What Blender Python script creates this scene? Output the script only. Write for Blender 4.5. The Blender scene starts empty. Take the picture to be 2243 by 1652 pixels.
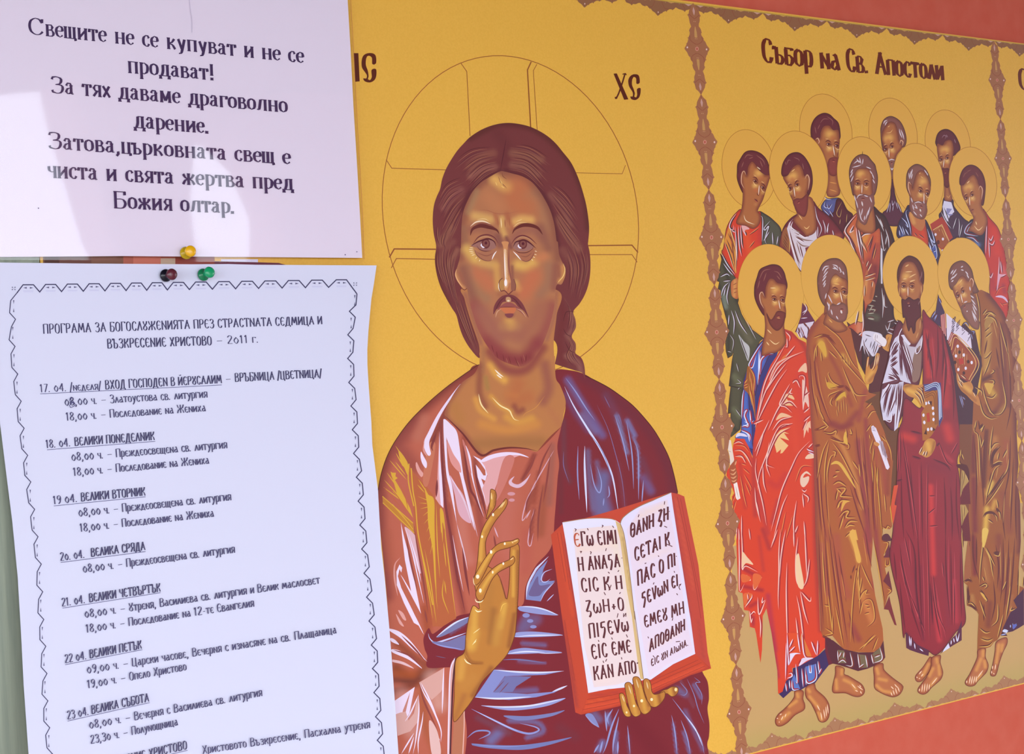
import bpy, math
import numpy as np
from mathutils import Vector, Matrix
from mathutils.geometry import tessellate_polygon, delaunay_2d_cdt

# ------------------------------------------------------------------ camera
W, H, F = 2243, 1652, 3500.0
_ex = np.array([4773.5, 269.0, -3500.0]); _ex /= np.linalg.norm(_ex)
_ez = np.array([-.0635, 1.0, -.0097]); _ez -= _ex * (_ez @ _ex); _ez /= np.linalg.norm(_ez)
_ey = np.cross(_ez, _ex)
ROT = np.array([_ex, _ey, _ez])            # camera vector -> world vector (wall is the plane Y = 0)
ZC = 1.5                                   # height of the picture centre above the paving


def ray(px, py):
    px = np.asarray(px, float); py = np.asarray(py, float)
    d = np.stack([(px - W / 2) / F, -(py - H / 2) / F, -np.ones_like(px)], -1)
    return d @ ROT.T


def _pl(px, py):
    d = ray(px, py); return d / d[..., 1:2]
_w = np.linalg.norm(_pl(825, 582) - _pl(-23, 577))
DIST = .21 / _w                            # the programme sheet is A4, 210 mm wide
_c = _pl(W / 2, H / 2) * DIST
CAM = np.array([-_c[0], -DIST, ZC - _c[2]])


def at(px, py, h=0.0):
    """point seen at pixel (px,py) on the plane that stands h metres in front of the wall"""
    d = ray(px, py)
    t = (-np.asarray(h, float) - CAM[1]) / d[..., 1]
    return CAM + d * t[..., None]


scene = bpy.context.scene
cd = bpy.data.cameras.new('camera'); cam = bpy.data.objects.new('camera', cd)
scene.collection.objects.link(cam)
cd.sensor_fit = 'HORIZONTAL'; cd.sensor_width = 36.0; cd.lens = F * 36.0 / W
cd.clip_start = .01
m4 = Matrix.Identity(4)
for r in range(3):
    for c in range(3):
        m4[r][c] = ROT[r][c]
    m4[r][3] = CAM[r]
cam.matrix_world = m4
scene.camera = cam

# ------------------------------------------------------------------ daylight
wd = bpy.data.worlds.new('sky'); scene.world = wd; wd.use_nodes = True
nt = wd.node_tree
bg = nt.nodes['Background']
bg.inputs['Color'].default_value = (.86, .92, 1.0, 1)
SKY = 6.0
bg.inputs['Strength'].default_value = SKY
vs = scene.view_settings
vs.view_transform = 'Standard'; vs.look = 'None'; vs.gamma = 1.0; vs.use_curve_mapping = False
vs.exposure = 0.0
ILL = np.array([1.0, 1.0, 1.0])            # light a white sheet on the wall sends back (used to turn seen colours into pigments)


# ------------------------------------------------------------------ helpers
def lin(c):
    if isinstance(c, str):
        c = [int(c[i:i + 2], 16) / 255 for i in (0, 2, 4)]
    c = np.asarray(c, float)
    return np.where(c <= .04045, c / 12.92, ((c + .055) / 1.055) ** 2.4)


def pig(c):
    return np.clip((lin(c) - VEIL) / ILL, .004, .96)
VEIL = np.array([.012, .010, .012])

CROPS = dict(px=(0, 0, 1), c1=(930, 250, 5.6), c2=(930, 530, 5.6), c3=(760, 80, 2.8), c4=(820, 780, 5.084), c5=(820, 1050, 5.084),
             c6=(820, 1327, 5.084), c7=(1150, 800, 5.084), c8=(1180, 1060, 5.6), d1=(1180, 1340, 5.295), d2=(1560, 200, 6.23),
             d3=(1880, 200, 6.23), d4=(1560, 440, 6.23), d5=(1880, 440, 6.23), d6=(1560, 680, 6.23), d7=(1880, 680, 6.23),
             d8=(1560, 920, 6.23), e1=(1880, 920, 6.179), e2=(1560, 1160, 6.23), e3=(1880, 1160, 6.179), e4=(1560, 1387, 6.23),
             e5=(1880, 1387, 6.179), e6=(1440, 0, 5.6), e7=(1843, 0, 5.6),
             p1=(0, 0, 2.6646), p2=(0, 540, 4.859), p3=(420, 540, 4.859), p4=(0, 800, 4.858), p5=(430, 800, 4.858), p6=(0, 1100, 4.858),
             p7=(430, 1100, 4.858), p8=(0, 1352, 2.549))


def pp(s):
    """'c1 10,20 30,40' -> pixel points; a frame name says which enlarged view the numbers were measured in"""
    if not isinstance(s, str):
        return np.asarray(s, float)
    out = []; cx, cy, k = CROPS['px']
    for t in s.split():
        if t in CROPS:
            cx, cy, k = CROPS[t]
        else:
            a, b = t.split(','); out.append((cx + float(a) / k, cy + float(b) / k))
    return np.array(out)


def spl(p, closed=False, step=3.0):
    """Catmull-Rom through the points"""
    p = np.asarray(p, float); n = len(p)
    if n < 3:
        return p
    out = []
    rng = range(n) if closed else range(n - 1)
    for i in rng:
        a, b = p[i], p[(i + 1) % n]
        p0 = p[(i - 1) % n] if (closed or i > 0) else a * 2 - b
        p3 = p[(i + 2) % n] if (closed or i < n - 2) else b * 2 - a
        k = int(np.clip(np.hypot(*(b - a)) / step, 1, 10))
        t = np.linspace(0, 1, k, endpoint=False)[:, None]
        out.append(.5 * ((2 * a) + (b - p0) * t + (2 * p0 - 5 * a + 4 * b - p3) * t * t + (3 * a - p0 - 3 * b + p3) * t ** 3))
    if not closed:
        out.append(p[-1:])
    return np.concatenate(out)


def inside(pts, poly):
    x, y = pts[:, 0], pts[:, 1]; r = np.zeros(len(pts), bool)
    a = poly; b = np.roll(poly, -1, 0)
    for (x0, y0), (x1, y1) in zip(a, b):
        if y0 == y1:
            continue
        c = ((y0 > y) != (y1 > y)) & (x < (x1 - x0) * (y - y0) / (y1 - y0) + x0)
        r ^= c
    return r


def seg_dist(pts, line):
    line = np.asarray(line, float)
    if len(line) == 1:
        return np.hypot(*(pts - line[0]).T)
    best = np.full(len(pts), 1e9)
    for a, b in zip(line[:-1], line[1:]):
        ab = b - a; L = ab @ ab + 1e-9
        t = np.clip(((pts - a) @ ab) / L, 0, 1)
        best = np.minimum(best, np.hypot(*(pts - a - t[:, None] * ab).T))
    return best


DZ = 8.0e-7                                # one coat of ink lies this much above the last


BB = np.zeros((12000, 5)); NB = [0]; PANEL = [-9.0, 9.0, -9.0]


class Ink:
    """flat printed shapes on one surface, gathered into one mesh"""
    def __init__(s, h0, surf=None, lay=False):
        s.h0 = h0; s.surf = surf; s.lay = lay; s.n = 0; s.V = []; s.Hh = []; s.C = []; s.T = []; s.k = 0

    def _add(s, v, t, c, ramp=0.0):
        v = np.asarray(v, float); t = np.asarray(t, int).reshape(-1, 3)
        if not len(t):
            return
        lo, hi = v.min(0), v.max(0); n = NB[0]; b = BB[:n]
        m = (b[:, 0] < hi[0] + 1) & (b[:, 1] > lo[0] - 1) & (b[:, 2] < hi[1] + 1) & (b[:, 3] > lo[1] - 1) & (s.lay is not None)
        k = (b[m, 4].max() + 1 if m.any() else 0) if s.lay else s.k
        if s.lay:
            BB[n] = (lo[0], hi[0], lo[1], hi[1], k); NB[0] += 1
        s.V.append(v); s.Hh.append(s.h0 + (k + .55 * ramp) * DZ + np.zeros(len(v))); s.k += 1
        c = np.asarray(c, float)
        s.C.append(np.broadcast_to(c, (len(v), 3)) if c.ndim == 1 else c)
        s.T.append(t + s.n); s.n += len(v)

    def fill(s, pts, col, sm=True):
        p = pp(pts)
        if sm:
            p = spl(p, True)
        t = tessellate_polygon([[Vector((x, y, 0)) for x, y in p]])
        s._add(p, t, pig(col), np.arange(len(p)) / len(p))

    def soft(s, pts, col, strokes=(), step=5.0, sm=True):
        """a shape whose colour melts between brushed strokes (points, radius, colour, strength)"""
        p = pp(pts)
        if sm:
            p = spl(p, True)
        lo, hi = p.min(0), p.max(0)
        gx, gy = np.meshgrid(np.arange(lo[0], hi[0], step), np.arange(lo[1], hi[1], step * .88))
        gx = gx + (np.arange(gx.shape[0]) % 2)[:, None] * step * .5
        g = np.stack([gx.ravel(), gy.ravel()], 1)
        g = g[inside(g, p)]
        if len(g):
            g = g[seg_dist(g, np.vstack([p, p[:1]])) > step * .4]
        al = np.vstack([p, g]); n = len(p)
        r = delaunay_2d_cdt([Vector(q) for q in al], [(i, (i + 1) % n) for i in range(n)], [], 1, 1e-4)
        v = np.array([(q[0], q[1]) for q in r[0]])
        cen = np.array([v[list(f)].mean(0) for f in r[2]])
        ok = inside(cen, p)
        t = [f for f, o in zip(r[2], ok) if o]
        c = np.tile(lin(col) , (len(v), 1))
        for st in strokes:
            q = pp(st[0]); q = spl(q) if len(q) > 2 else q
            d = seg_dist(v, q) / st[1]
            a = np.clip(1 - d, 0, 1); a = a * a * (3 - 2 * a) * (st[3] if len(st) > 3 else 1)
            c = c + (lin(st[2]) - c) * a[:, None]
        s._add(v, t, np.clip((c - VEIL) / ILL, .004, .96))

    def line(s, pts, w, col, tp='', sm=True, nib=None):
        """brush line; tp: t tapers both ends, s the start, e the end; nib = (angle, thin) makes a broad pen"""
        p = pp(pts)
        if sm and len(p) > 2:
            p = spl(p, False, 2.5)
        elif len(p) == 2 and tp:
            p = p[0] + (p[1] - p[0]) * np.linspace(0, 1, 9)[:, None]
        s._rib(p, w, pig(col), tp, nib)

    def _rib(s, p, w, c, tp='', nib=None):
        keep = np.r_[True, np.hypot(*np.diff(p, axis=0).T) > 1e-6]; p = p[keep]
        if len(p) < 2:
            return
        d = np.diff(p, axis=0); d /= np.hypot(*d.T)[:, None]
        t = np.vstack([d[:1], d[:-1] + d[1:], d[-1:]]); ln = np.hypot(*t.T)
        ln[ln < .2] = .2; t = t / ln[:, None]
        nrm = np.stack([-t[:, 1], t[:, 0]], 1)
        L = np.r_[0, np.cumsum(np.hypot(*np.diff(p, axis=0).T))]; u = L / L[-1]
        ww = np.full(len(p), float(w))
        if nib:
            ang, thin = nib
            ww = w * np.maximum(np.abs(t[:, 0] * math.sin(ang) - t[:, 1] * math.cos(ang)), thin)
        else:
            mit = np.r_[1, 2 / np.maximum(np.hypot(*(d[:-1] + d[1:]).T), 1.0), 1] if len(d) > 1 else 1
            ww = ww * mit
        if tp == 't':
            ww = ww * np.maximum(np.sin(np.pi * u) ** .75, .06)
        elif tp == 'e':
            ww = ww * np.maximum((1 - u) ** .7, .06)
        elif tp == 's':
            ww = ww * np.maximum(u ** .7, .06)
        a = p + nrm * ww[:, None] / 2; b = p - nrm * ww[:, None] / 2
        n = len(p); i = np.arange(n - 1)
        tr = np.concatenate([np.stack([i, i + 1, i + n], 1), np.stack([i + 1, i + n + 1, i + n], 1)])
        s._add(np.vstack([a, b]), tr, c, np.r_[u, u])          # a stroke that crosses itself climbs a hair's breadth

    def lines(s, lst, w, col, tp='t'):
        for l in lst.split('|'):
            l = l.strip()
            if l:
                s.line(l, w, col, tp)

    def strands(s, guides, n, w, cols, tp='t'):
        """hair: fine lines flowing between neighbouring guide strokes"""
        gs = []
        for q in guides.split('|'):
            p = spl(pp(q), False, 4); L = np.r_[0, np.cumsum(np.hypot(*np.diff(p, axis=0).T))]
            u = np.linspace(0, L[-1], 14); gs.append(np.stack([np.interp(u, L, p[:, 0]), np.interp(u, L, p[:, 1])], 1))
        k = 0
        for a, b in zip(gs[:-1], gs[1:]):
            for i in range(n):
                f = (i + .5 * ((k % 3) / 2)) / n; k += 1
                c0 = (k * 7) % 4; c1 = 14 - (k * 5) % 4
                s.line((a * (1 - f) + b * f)[c0:c1], w * (.7 + .3 * ((k * 3) % 5) / 2), cols[k % len(cols)], tp, sm=False)

    def dot(s, x, y, rx, col, ry=None, rot=0.0):
        a = np.linspace(0, 2 * np.pi, 15)[:-1]; ry = ry or rx
        q = np.stack([rx * np.cos(a), ry * np.sin(a)], 1)
        cr, sr = math.cos(rot), math.sin(rot)
        q = q @ np.array([[cr, sr], [-sr, cr]]) + (x, y)
        s._add(q, [(0, i, i + 1) for i in range(1, 13)], pig(col))

    def dots(s, pts, rx, col, ry=None, rot=0.0):
        for x, y in pp(pts):
            s.dot(x, y, rx, col, ry, rot)

    def oval(s, x, y, rx, ry, w, col, a0=0, a1=360, fill=None):
        """a circle on the wall: conjugate half-axes along the wall's level and plumb directions"""
        a = np.radians(np.linspace(a0, a1, 90))
        sl = (557.6 - y) / (5895 - x)
        q = np.cos(a)[:, None] * np.array([rx, rx * sl]) + np.sin(a)[:, None] * np.array([-.0635 * ry, -ry]) + (x, y)
        if fill:
            s._add(q[:-1], [(0, i, i + 1) for i in range(1, 88)], pig(fill))
        if w:
            s._rib(q, w, pig(col))

    def build(s, name, mat, parent=None, label=None):
        v = np.concatenate(s.V); h = np.concatenate(s.Hh)
        if s.surf:
            h = h + s.surf(v[:, 0], v[:, 1])
        w = at(v[:, 0], v[:, 1], h)
        if s.lay:                          # prints end at the panel's own edges
            w[:, 2] = np.clip(w[:, 2], PANEL[0], PANEL[1]); w[:, 0] = np.maximum(w[:, 0], PANEL[2])
        t = np.concatenate(s.T)
        # all faces look out from the wall
        a, b, c = w[t[:, 0]], w[t[:, 1]], w[t[:, 2]]
        ny = np.cross(b - a, c - a)[:, 1]
        f = ny > 0; t[f] = t[f][:, ::-1]
        me = bpy.data.meshes.new(name)
        me.from_pydata(w.tolist(), [], t.tolist())
        ca = me.color_attributes.new('ink', 'FLOAT_COLOR', 'POINT')
        col = np.ones((len(w), 4), np.float32); col[:, :3] = np.concatenate(s.C)
        ca.data.foreach_set('color', col.ravel())
        me.materials.append(mat)
        o = bpy.data.objects.new(name, me); scene.collection.objects.link(o)
        if parent is not None:
            o.parent = parent
            o.matrix_parent_inverse = parent.matrix_world.inverted() if False else Matrix.Identity(4)
        if label:
            o['label'] = label
        return o


def tag(o, label=None, cat=None, group=None, kind=None):
    if label: o['label'] = label
    if cat: o['category'] = cat
    if group: o['group'] = group
    if kind: o['kind'] = kind
    return o


def mesh(name, v, f, mat, parent=None, smooth=False):
    me = bpy.data.meshes.new(name); me.from_pydata([tuple(map(float, q)) for q in v], [], f)
    me.materials.append(mat)
    if smooth:
        for p in me.polygons: p.use_smooth = True
    o = bpy.data.objects.new(name, me); scene.collection.objects.link(o)
    if parent is not None: o.parent = parent
    return o


def box(name, x0, x1, y0, y1, z0, z1, mat, parent=None):
    v = [(x, y, z) for x in (x0, x1) for y in (y0, y1) for z in (z0, z1)]
    f = [(0, 1, 3, 2), (4, 6, 7, 5), (0, 4, 5, 1), (2, 3, 7, 6), (0, 2, 6, 4), (1, 5, 7, 3)]
    return mesh(name, v, f, mat, parent)


# ------------------------------------------------------------------ materials
def mat(name, col=None, rough=.5, spec=.5, **kw):
    m = bpy.data.materials.new(name); m.use_nodes = True
    b = m.node_tree.nodes['Principled BSDF']
    if col is not None:
        b.inputs['Base Color'].default_value = (*pig(col), 1)
    b.inputs['Roughness'].default_value = rough
    b.inputs['Specular IOR Level'].default_value = spec
    for k, v in kw.items():
        b.inputs[k].default_value = v
    return m, b


def noise_into(m, b, col, col2, scale, detail=4, lo=.35, hi=.65, stretch=(1, 1, 1), bump=0.0):
    t = m.node_tree
    tc = t.nodes.new('ShaderNodeTexCoord'); mp = t.nodes.new('ShaderNodeMapping')
    mp.inputs['Scale'].default_value = stretch
    n = t.nodes.new('ShaderNodeTexNoise'); n.inputs['Scale'].default_value = scale; n.inputs['Detail'].default_value = detail
    r = t.nodes.new('ShaderNodeValToRGB')
    r.color_ramp.elements[0].position = lo; r.color_ramp.elements[1].position = hi
    r.color_ramp.elements[0].color = (*pig(col), 1); r.color_ramp.elements[1].color = (*pig(col2), 1)
    t.links.new(tc.outputs['Object'], mp.inputs['Vector']); t.links.new(mp.outputs['Vector'], n.inputs['Vector'])
    t.links.new(n.outputs['Fac'], r.inputs['Fac']); t.links.new(r.outputs['Color'], b.inputs['Base Color'])
    if bump:
        bu = t.nodes.new('ShaderNodeBump'); bu.inputs['Strength'].default_value = bump; bu.inputs['Distance'].default_value = .001
        t.links.new(n.outputs['Fac'], bu.inputs['Height']); t.links.new(bu.outputs['Normal'], b.inputs['Normal'])


def ink_mat(name, rough, spec):
    m, b = mat(name, None, rough, spec)
    a = m.node_tree.nodes.new('ShaderNodeVertexColor'); a.layer_name = 'ink'
    m.node_tree.links.new(a.outputs['Color'], b.inputs['Base Color'])
    return m
M_print = ink_mat('printed_vinyl', .42, .25)
M_page = ink_mat('printed_paper', .75, .15)
# ------------------------------------------------------------------ lettering: pen strokes on a 10-unit cap height
GL = {
'А': '5.6|.3,0 3.1,10;2.6,10 5.2,0;1.2,3.4 4.4,3.4', 'Б': '4.6|.6,0 .6,10 4.2,10 4.2,8.8;~.6,5.6 2.8,5.8 4.1,4.2 4.1,1.8 3,0 .6,0',
'В': '4.8|.6,0 .6,10;~.6,10 3,10 3.9,8.2 3.2,6 .8,5.4;~.8,5.4 3.4,5.2 4.4,3.2 3.8,.6 .6,0', 'Г': '4.2|.6,0 .6,10 4,10 4,8.4',
'Д': '5.8|.2,-1.6 .4,0 5.4,0 5.6,-1.6;1,0 2.6,10;2.6,10 4.4,10;4.4,10 4.4,0',
'Е': '4.6|~4.2,8.2 3.4,9.8 2,9.8 .8,8 .6,5 .9,2 2,.2 3.4,.3 4.3,1.8;.8,5.2 3.6,5.2',
'Ж': '7.6|3.8,0 3.8,10;~.4,10 1.6,6.4 3.8,5;~3.8,5 1.6,3.6 .4,0;~7.2,10 6,6.4 3.8,5;~3.8,5 6,3.6 7.2,0',
'З': '4.6|~.5,8.4 1.6,9.9 3.4,9.6 3.9,7.6 3,5.8 1.6,5.4;~1.6,5.4 3.8,5 4.3,2.8 3.4,.4 1.6,0 .4,1.6',
'И': '5.2|.6,10 .6,0;.6,1 4.6,9;4.6,10 4.6,0', 'Й': '5.2|.6,10 .6,0;.6,1 4.6,9;4.6,10 4.6,0;~1.4,12.4 2.6,11.4 3.8,12.4',
'К': '5|.6,0 .6,10;~4.4,10 3,6.4 .8,5;~.8,5 3.2,4 4.6,0', 'Л': '5|~.2,0 1.4,4 2.8,10;2.6,10 4.8,0',
'М': '6.8|.5,0 1.4,10;1.4,10 3.4,2.5;3.4,2.5 5.4,10;5.4,10 6.3,0', 'Н': '5.2|.6,10 .6,0;.6,9 4.6,1;4.6,10 4.6,0',
'О': '5|~2.5,10 .9,8.6 .5,5 .9,1.4 2.5,0 4.1,1.4 4.5,5 4.1,8.6 2.5,10', 'П': '5.2|.6,0 .6,10;.6,10 4.6,10;4.6,10 4.6,0',
'Р': '4.6|.6,0 .6,10;~.6,10 3.2,10 4.1,7.6 3.2,5 .8,4.6', 'С': '4.6|~4.2,7.6 3.6,9.7 2.2,9.9 .9,8 .6,5 .9,2 2.2,.1 3.5,.3 4.2,2.4',
'Т': '5|2.5,0 2.5,10;.2,8.6 .4,10 4.6,10 4.8,8.6', 'У': '4.6|.4,10 2.4,4.4;~4.3,10 2.2,2 .6,0',
'Ѹ': '4.6|~.5,10 1.2,7 3.6,4 4,1.6 2.3,0 .6,1.6 1.1,4 3.4,7 4.1,10', 'Х': '5|.4,10 4.6,0;4.4,10 .6,0',
'Ц': '5.4|.6,10 .6,0;.6,0 5,0 5.1,-2;4.2,10 4.2,0', 'Ч': '4.8|~.6,10 .8,6.4 2,5 4,5.4;4.2,10 4.2,0',
'Ш': '7|.6,10 .6,0;.6,0 6.4,0;6.4,0 6.4,10;3.5,10 3.5,0', 'Щ': '7.4|.6,10 .6,0;.6,0 6.8,0 7,-2;6.2,10 6.2,0;3.4,10 3.4,0',
'Ъ': '5.6|.1,8.4 .2,10 1.6,10;1.6,10 1.6,0;~1.6,5.4 4,5.2 5.1,2.8 4,.2 1.6,0',
'Я': '5|4.4,0 4.4,10;~4.4,10 1.6,10 .7,7.6 1.6,5.2 4.4,5;2.6,5 .4,0',
'0': '5|~2.5,7.6 .6,3.8 2.5,0 4.4,3.8 2.5,7.6', '1': '3.4|.4,8 1.7,10;1.7,10 1.7,0', '2': '4.8|~.4,8 1.6,9.9 3.6,9.6 4,7.4 2.4,4 .4,.4;.4,.2 4.6,.2',
'3': '4.6|~.5,8.4 1.6,9.9 3.4,9.6 3.9,7.6 3,5.8 1.6,5.4;~1.6,5.4 3.8,5 4.3,2.8 3.4,.4 1.6,0 .4,1.6', '4': '5.4|3.6,0 3.6,10;3.6,10 .4,3;.4,3 5,3',
'7': '4.6|.4,10 4.2,10;4.2,10 1.4,0', '8': '5|~2.4,10 1,8.6 1.4,6.4 3.6,4.2 4.2,2 2.4,0 .6,2 1.2,4.2 3.4,6.4 3.9,8.6 2.4,10',
'9': '4.8|~4.1,7 2.4,4.6 .7,6.6 1.2,9.2 2.6,10 4,8.6 4.1,5.6 3.2,1.6 1.6,0',
'.': '1.9|.5,-.1 .5,1.1', ',': '2|~.8,.9 .9,-.6 .2,-2', '!': '2.4|1.2,3 1.2,10;1.2,0 1.2,1.2', '-': '3|.4,3.6 2.6,3.6', '–': '6|.6,4 5.4,4', '/': '2.6|0,-1.5 2.4,11',
' ': '3.2|', 'ω': '6.4|~.9,7.4 .3,3 1.6,0 3.2,2.4 3.2,4.8;~3.2,2.4 4.8,0 6.1,3 5.4,7.4',
'Θ': '5|~2.5,10 .9,8.6 .5,5 .9,1.4 2.5,0 4.1,1.4 4.5,5 4.1,8.6 2.5,10;.6,5.2 4.4,5.2', 'Ϛ': '4.8|4.4,9.8 1,9.6;1,9.8 .7,6;~.7,6 3.4,6 3.5,3 1.8,-1.6',
'V': '5|.4,10 2.4,0;~2.4,0 4,6 4.6,10', 'Z': '5|.6,9.8 4.4,10;4.4,10 .8,2;~.8,2 3.8,1.8 3.8,-1 2.6,-2.4', 'H': '5.4|.6,0 .6,10;4.8,0 4.8,10;.6,5 4.8,5',
'I': '1.9|.9,0 .9,10', '+': '4|.4,3.4 3.6,3.4;2,1.4 2,5.6',
}
LOW = {'р': '4.6|.6,-4.4 .6,10;~.6,10 3.4,9.6 4.1,5 3.2,.6 .8,.6', 'у': '4.8|.4,10 2.5,2.6;~4.4,10 2.2,-1 .4,-4.4',
       'а': '5.2|~1.9,8.6 2.9,10 4.7,0;~3.6,5.8 1.2,4.8 .6,1.4 2,.2 4.2,2.6', 'д': '5.8|.2,-1.2 .4,.2 5.4,.2 5.6,-1.2;.9,.2 2.9,10;2.9,10 5,.2'}
TIM = {'е': '5|.8,5.4 4.5,5.4;~4.5,5.4 4.1,9 2.5,10 .9,8 .5,5 1.2,1.4 2.8,0 4.5,1.8',
       'а': '5.6|~.8,7.4 1.6,9.8 3.4,9.6 3.8,7.4;3.8,7.8 3.8,1.2;~3.8,1.4 4.4,.1 5.4,.5;~3.8,5.8 1.4,4.6 .6,2.2 1.5,.2 3,.8 3.8,2.4',
       'н': '6.6|1.2,0 1.2,10;5.4,0 5.4,10;1.2,5 5.4,5', 'л': '6.8|~.2,.9 .8,.2 1.5,1 2.6,10;2.6,10 5.6,10;5.6,10 5.6,0',
       'у': '5.8|.9,10 3.1,.8;~5,10 2.6,-2.8 .9,-3.6', 'д': '6.6|.5,-2.6 .5,0;.5,0 6.1,0;6.1,0 6.1,-2.6;~1.3,0 2.2,4 2.3,10;2.3,10 5.2,10;5.2,10 5.2,0',
       'р': '5.8|1.2,-4.4 1.2,10;~1.2,8.8 3.2,10 4.9,8 5.2,5 4.6,1.6 2.8,0 1.2,1.4', 'о': '5.6|~2.8,10 1.1,8.6 .6,5 1.1,1.4 2.8,0 4.5,1.4 5,5 4.5,8.6 2.8,10',
       'и': '6.6|1.2,10 1.2,0;1.2,1.4 5.4,8.6;5.4,10 5.4,0', 'п': '6.6|1.2,0 1.2,10;1.2,10 5.4,10;5.4,10 5.4,0', 'в': '5.6|1.2,0 1.2,10;~1.2,10 3.8,10 4.5,8 3.8,5.6 1.2,5.2;~1.2,5.2 4.2,5.2 5.1,2.8 4.2,.2 1.2,0',
       'т': '5.6|2.8,0 2.8,10;.3,7.4 .5,10 5.1,10 5.3,7.4', 'м': '7.6|1.1,0 1.3,10;1.3,10 3.7,1.4;3.7,1.4 6.2,10;6.2,10 6.4,0', 'к': '6|1.2,0 1.2,10;~5,9.6 3.4,6.2 1.4,5;~1.4,5 3.6,4 5.4,0',
       'З': '5.6|~.6,8.2 .9,9.6 2.4,10 4.3,9.2 4.5,7.2 3.6,5.6 2,5.2;~2,5.2 4.6,5 5.1,2.8 4.2,.5 2.4,0 .8,.6 .6,1.8', 'С': '7|~6.2,9.8 6.1,7.4;~6.1,7.4 4.8,9.6 3.4,10 1.4,8.4 .7,5 1.4,1.6 3.4,0 5.2,.6 6.3,2.2',
       'Б': '6|1.2,0 1.2,10;1.2,10 5.2,10 5.2,8;~1.2,5.4 4.2,5.4 5.4,2.8 4.2,.2 1.2,0', 'г': '5|1.2,0 1.2,10;1.2,10 4.8,10 4.8,7.4', 'я': '5.6|4.6,0 4.6,10;~4.6,10 1.8,10 .9,7.6 1.8,5.2 4.6,5;3,5 .6,0',
       'ж': '8|4,0 4,10;~.7,9.6 2,6.2 4,5;~4,5 2,4 .4,0;~7.3,9.6 6,6.2 4,5;~4,5 6,4 7.6,0'}
UPR = {c.lower(): c for c in GL if c.lower() != c and c not in 'ωΘIHVZϚ'}


def glyph(ch, tim):
    """strokes, advance and scale of one character"""
    if tim and ch in TIM:
        g, k = TIM[ch], (.68 if ch.islower() else 1)
    elif not tim and ch in LOW:
        g, k = LOW[ch], .7
    elif ch in UPR and ch not in GL:
        g, k = GL[UPR[ch]], (.68 if tim else .7)
    else:
        g, k = GL[ch], 1
    wd, st = g.split('|')
    out = []
    for q in st.split(';'):
        if not q: continue
        sm = q[0] == '~'
        out.append((sm, np.array([[float(z) for z in t.split(',')] for t in q.strip('~').split()])))
    kx = k * (1.12 if (k < 1 and not tim) else 1)
    return float(wd) * kx, [(sm, p * (kx, k)) for sm, p in out]


def write(ink, txt, x0, y0, x1, y1, h0, h1, col, thick=1.3, tim=False, lean=.06, track=.75, nib=(.35, .42)):
    """set one line of text between two baseline ends; h0, h1 = cap height at either end"""
    adv = 0; lay = []
    for ch in txt:
        w, st = glyph(ch, tim); lay.append((adv, st)); adv += w + (track if ch != ' ' else 0)
    adv -= track
    for o, st in lay:
        for sm, p in st:
            if sm: p = spl(p, False, .9)
            elif len(p) > 2:
                p = np.vstack([p[:1]] + [p[i] + (p[i + 1] - p[i]) * np.array([[.08], [.92], [1]]) for i in range(len(p) - 1)])
            u = (o + p[:, 0]) / adv
            # even letter widths in perspective: the far end is set smaller
            r = h1 / h0; uu = u if abs(r - 1) < .01 else (1 - (1 + (r - 1) * u) ** 0 + u * (1 + (1 - r) * .5 * (1 - u)))
            hh = (h0 + (h1 - h0) * uu) / 10
            X = x0 + (x1 - x0) * uu - p[:, 1] * hh * lean; Y = y0 + (y1 - y0) * uu - p[:, 1] * hh
            q = np.stack([X, Y], 1); w = thick * (h0 + h1) / 20
            ink._rib(q, w, pig(col), '', nib)
            if tim and not sm and len(p) == 2 and abs(p[0, 0] - p[1, 0]) < .4:
                for e in (0, 1):
                    hk = hh[0] * .55
                    d = np.array([x1 - x0, y1 - y0]); d = d / np.hypot(*d)
                    ink._rib(np.array([q[e] - d * hk * 2.0, q[e] + d * hk * 2.0]), hh[0] * .55, pig(col))
# ------------------------------------------------------------------ the setting: porch wall, post, paving, added unseen eave
HB = .004                                  # face of the printed panel stands 4 mm off the plaster
m, b = mat('red_plaster', 'c4614f', .85, .2); noise_into(m, b, 'c15a4a', 'c56151', 60, 6, bump=.12); M_wall = m
m, b = mat('grey_green_paint', '8a9083', .6, .3); noise_into(m, b, '858b7e', '939888', 40, 5, stretch=(14, 14, .6), bump=.1); M_post = m
m, b = mat('porch_paving', '7d7871', .9, .2); noise_into(m, b, '77726b', '868079', 7, 6); M_floor = m
m, b = mat('added_eave_paint', '6a5c50', .8, .2); noise_into(m, b, '64574b', '70624f', 12, 5); M_added_eave = m
tag(mesh('wall_back', [(-3.5, 0, 0), (5, 0, 0), (5, 0, 2.6), (-3.5, 0, 2.6)], [(0, 1, 2, 3)], M_wall), kind='structure')
tag(mesh('floor', [(-14, 0, 0), (14, 0, 0), (14, -14, 0), (-14, -14, 0)], [(3, 2, 1, 0)], M_floor), kind='structure')
tag(box('added_eave', -3.5, 5, -1.62, .05, 1.5 + .48, 1.5 + .60, M_added_eave), kind='structure')  # unseen roof added to block sky and darken the wall's top
xl = float(at(88, 572, HB)[0])
tag(box('trim_1', xl - .35, xl - .0006, -.0045, .0, .9, 1.9, M_post), kind='structure')
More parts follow.
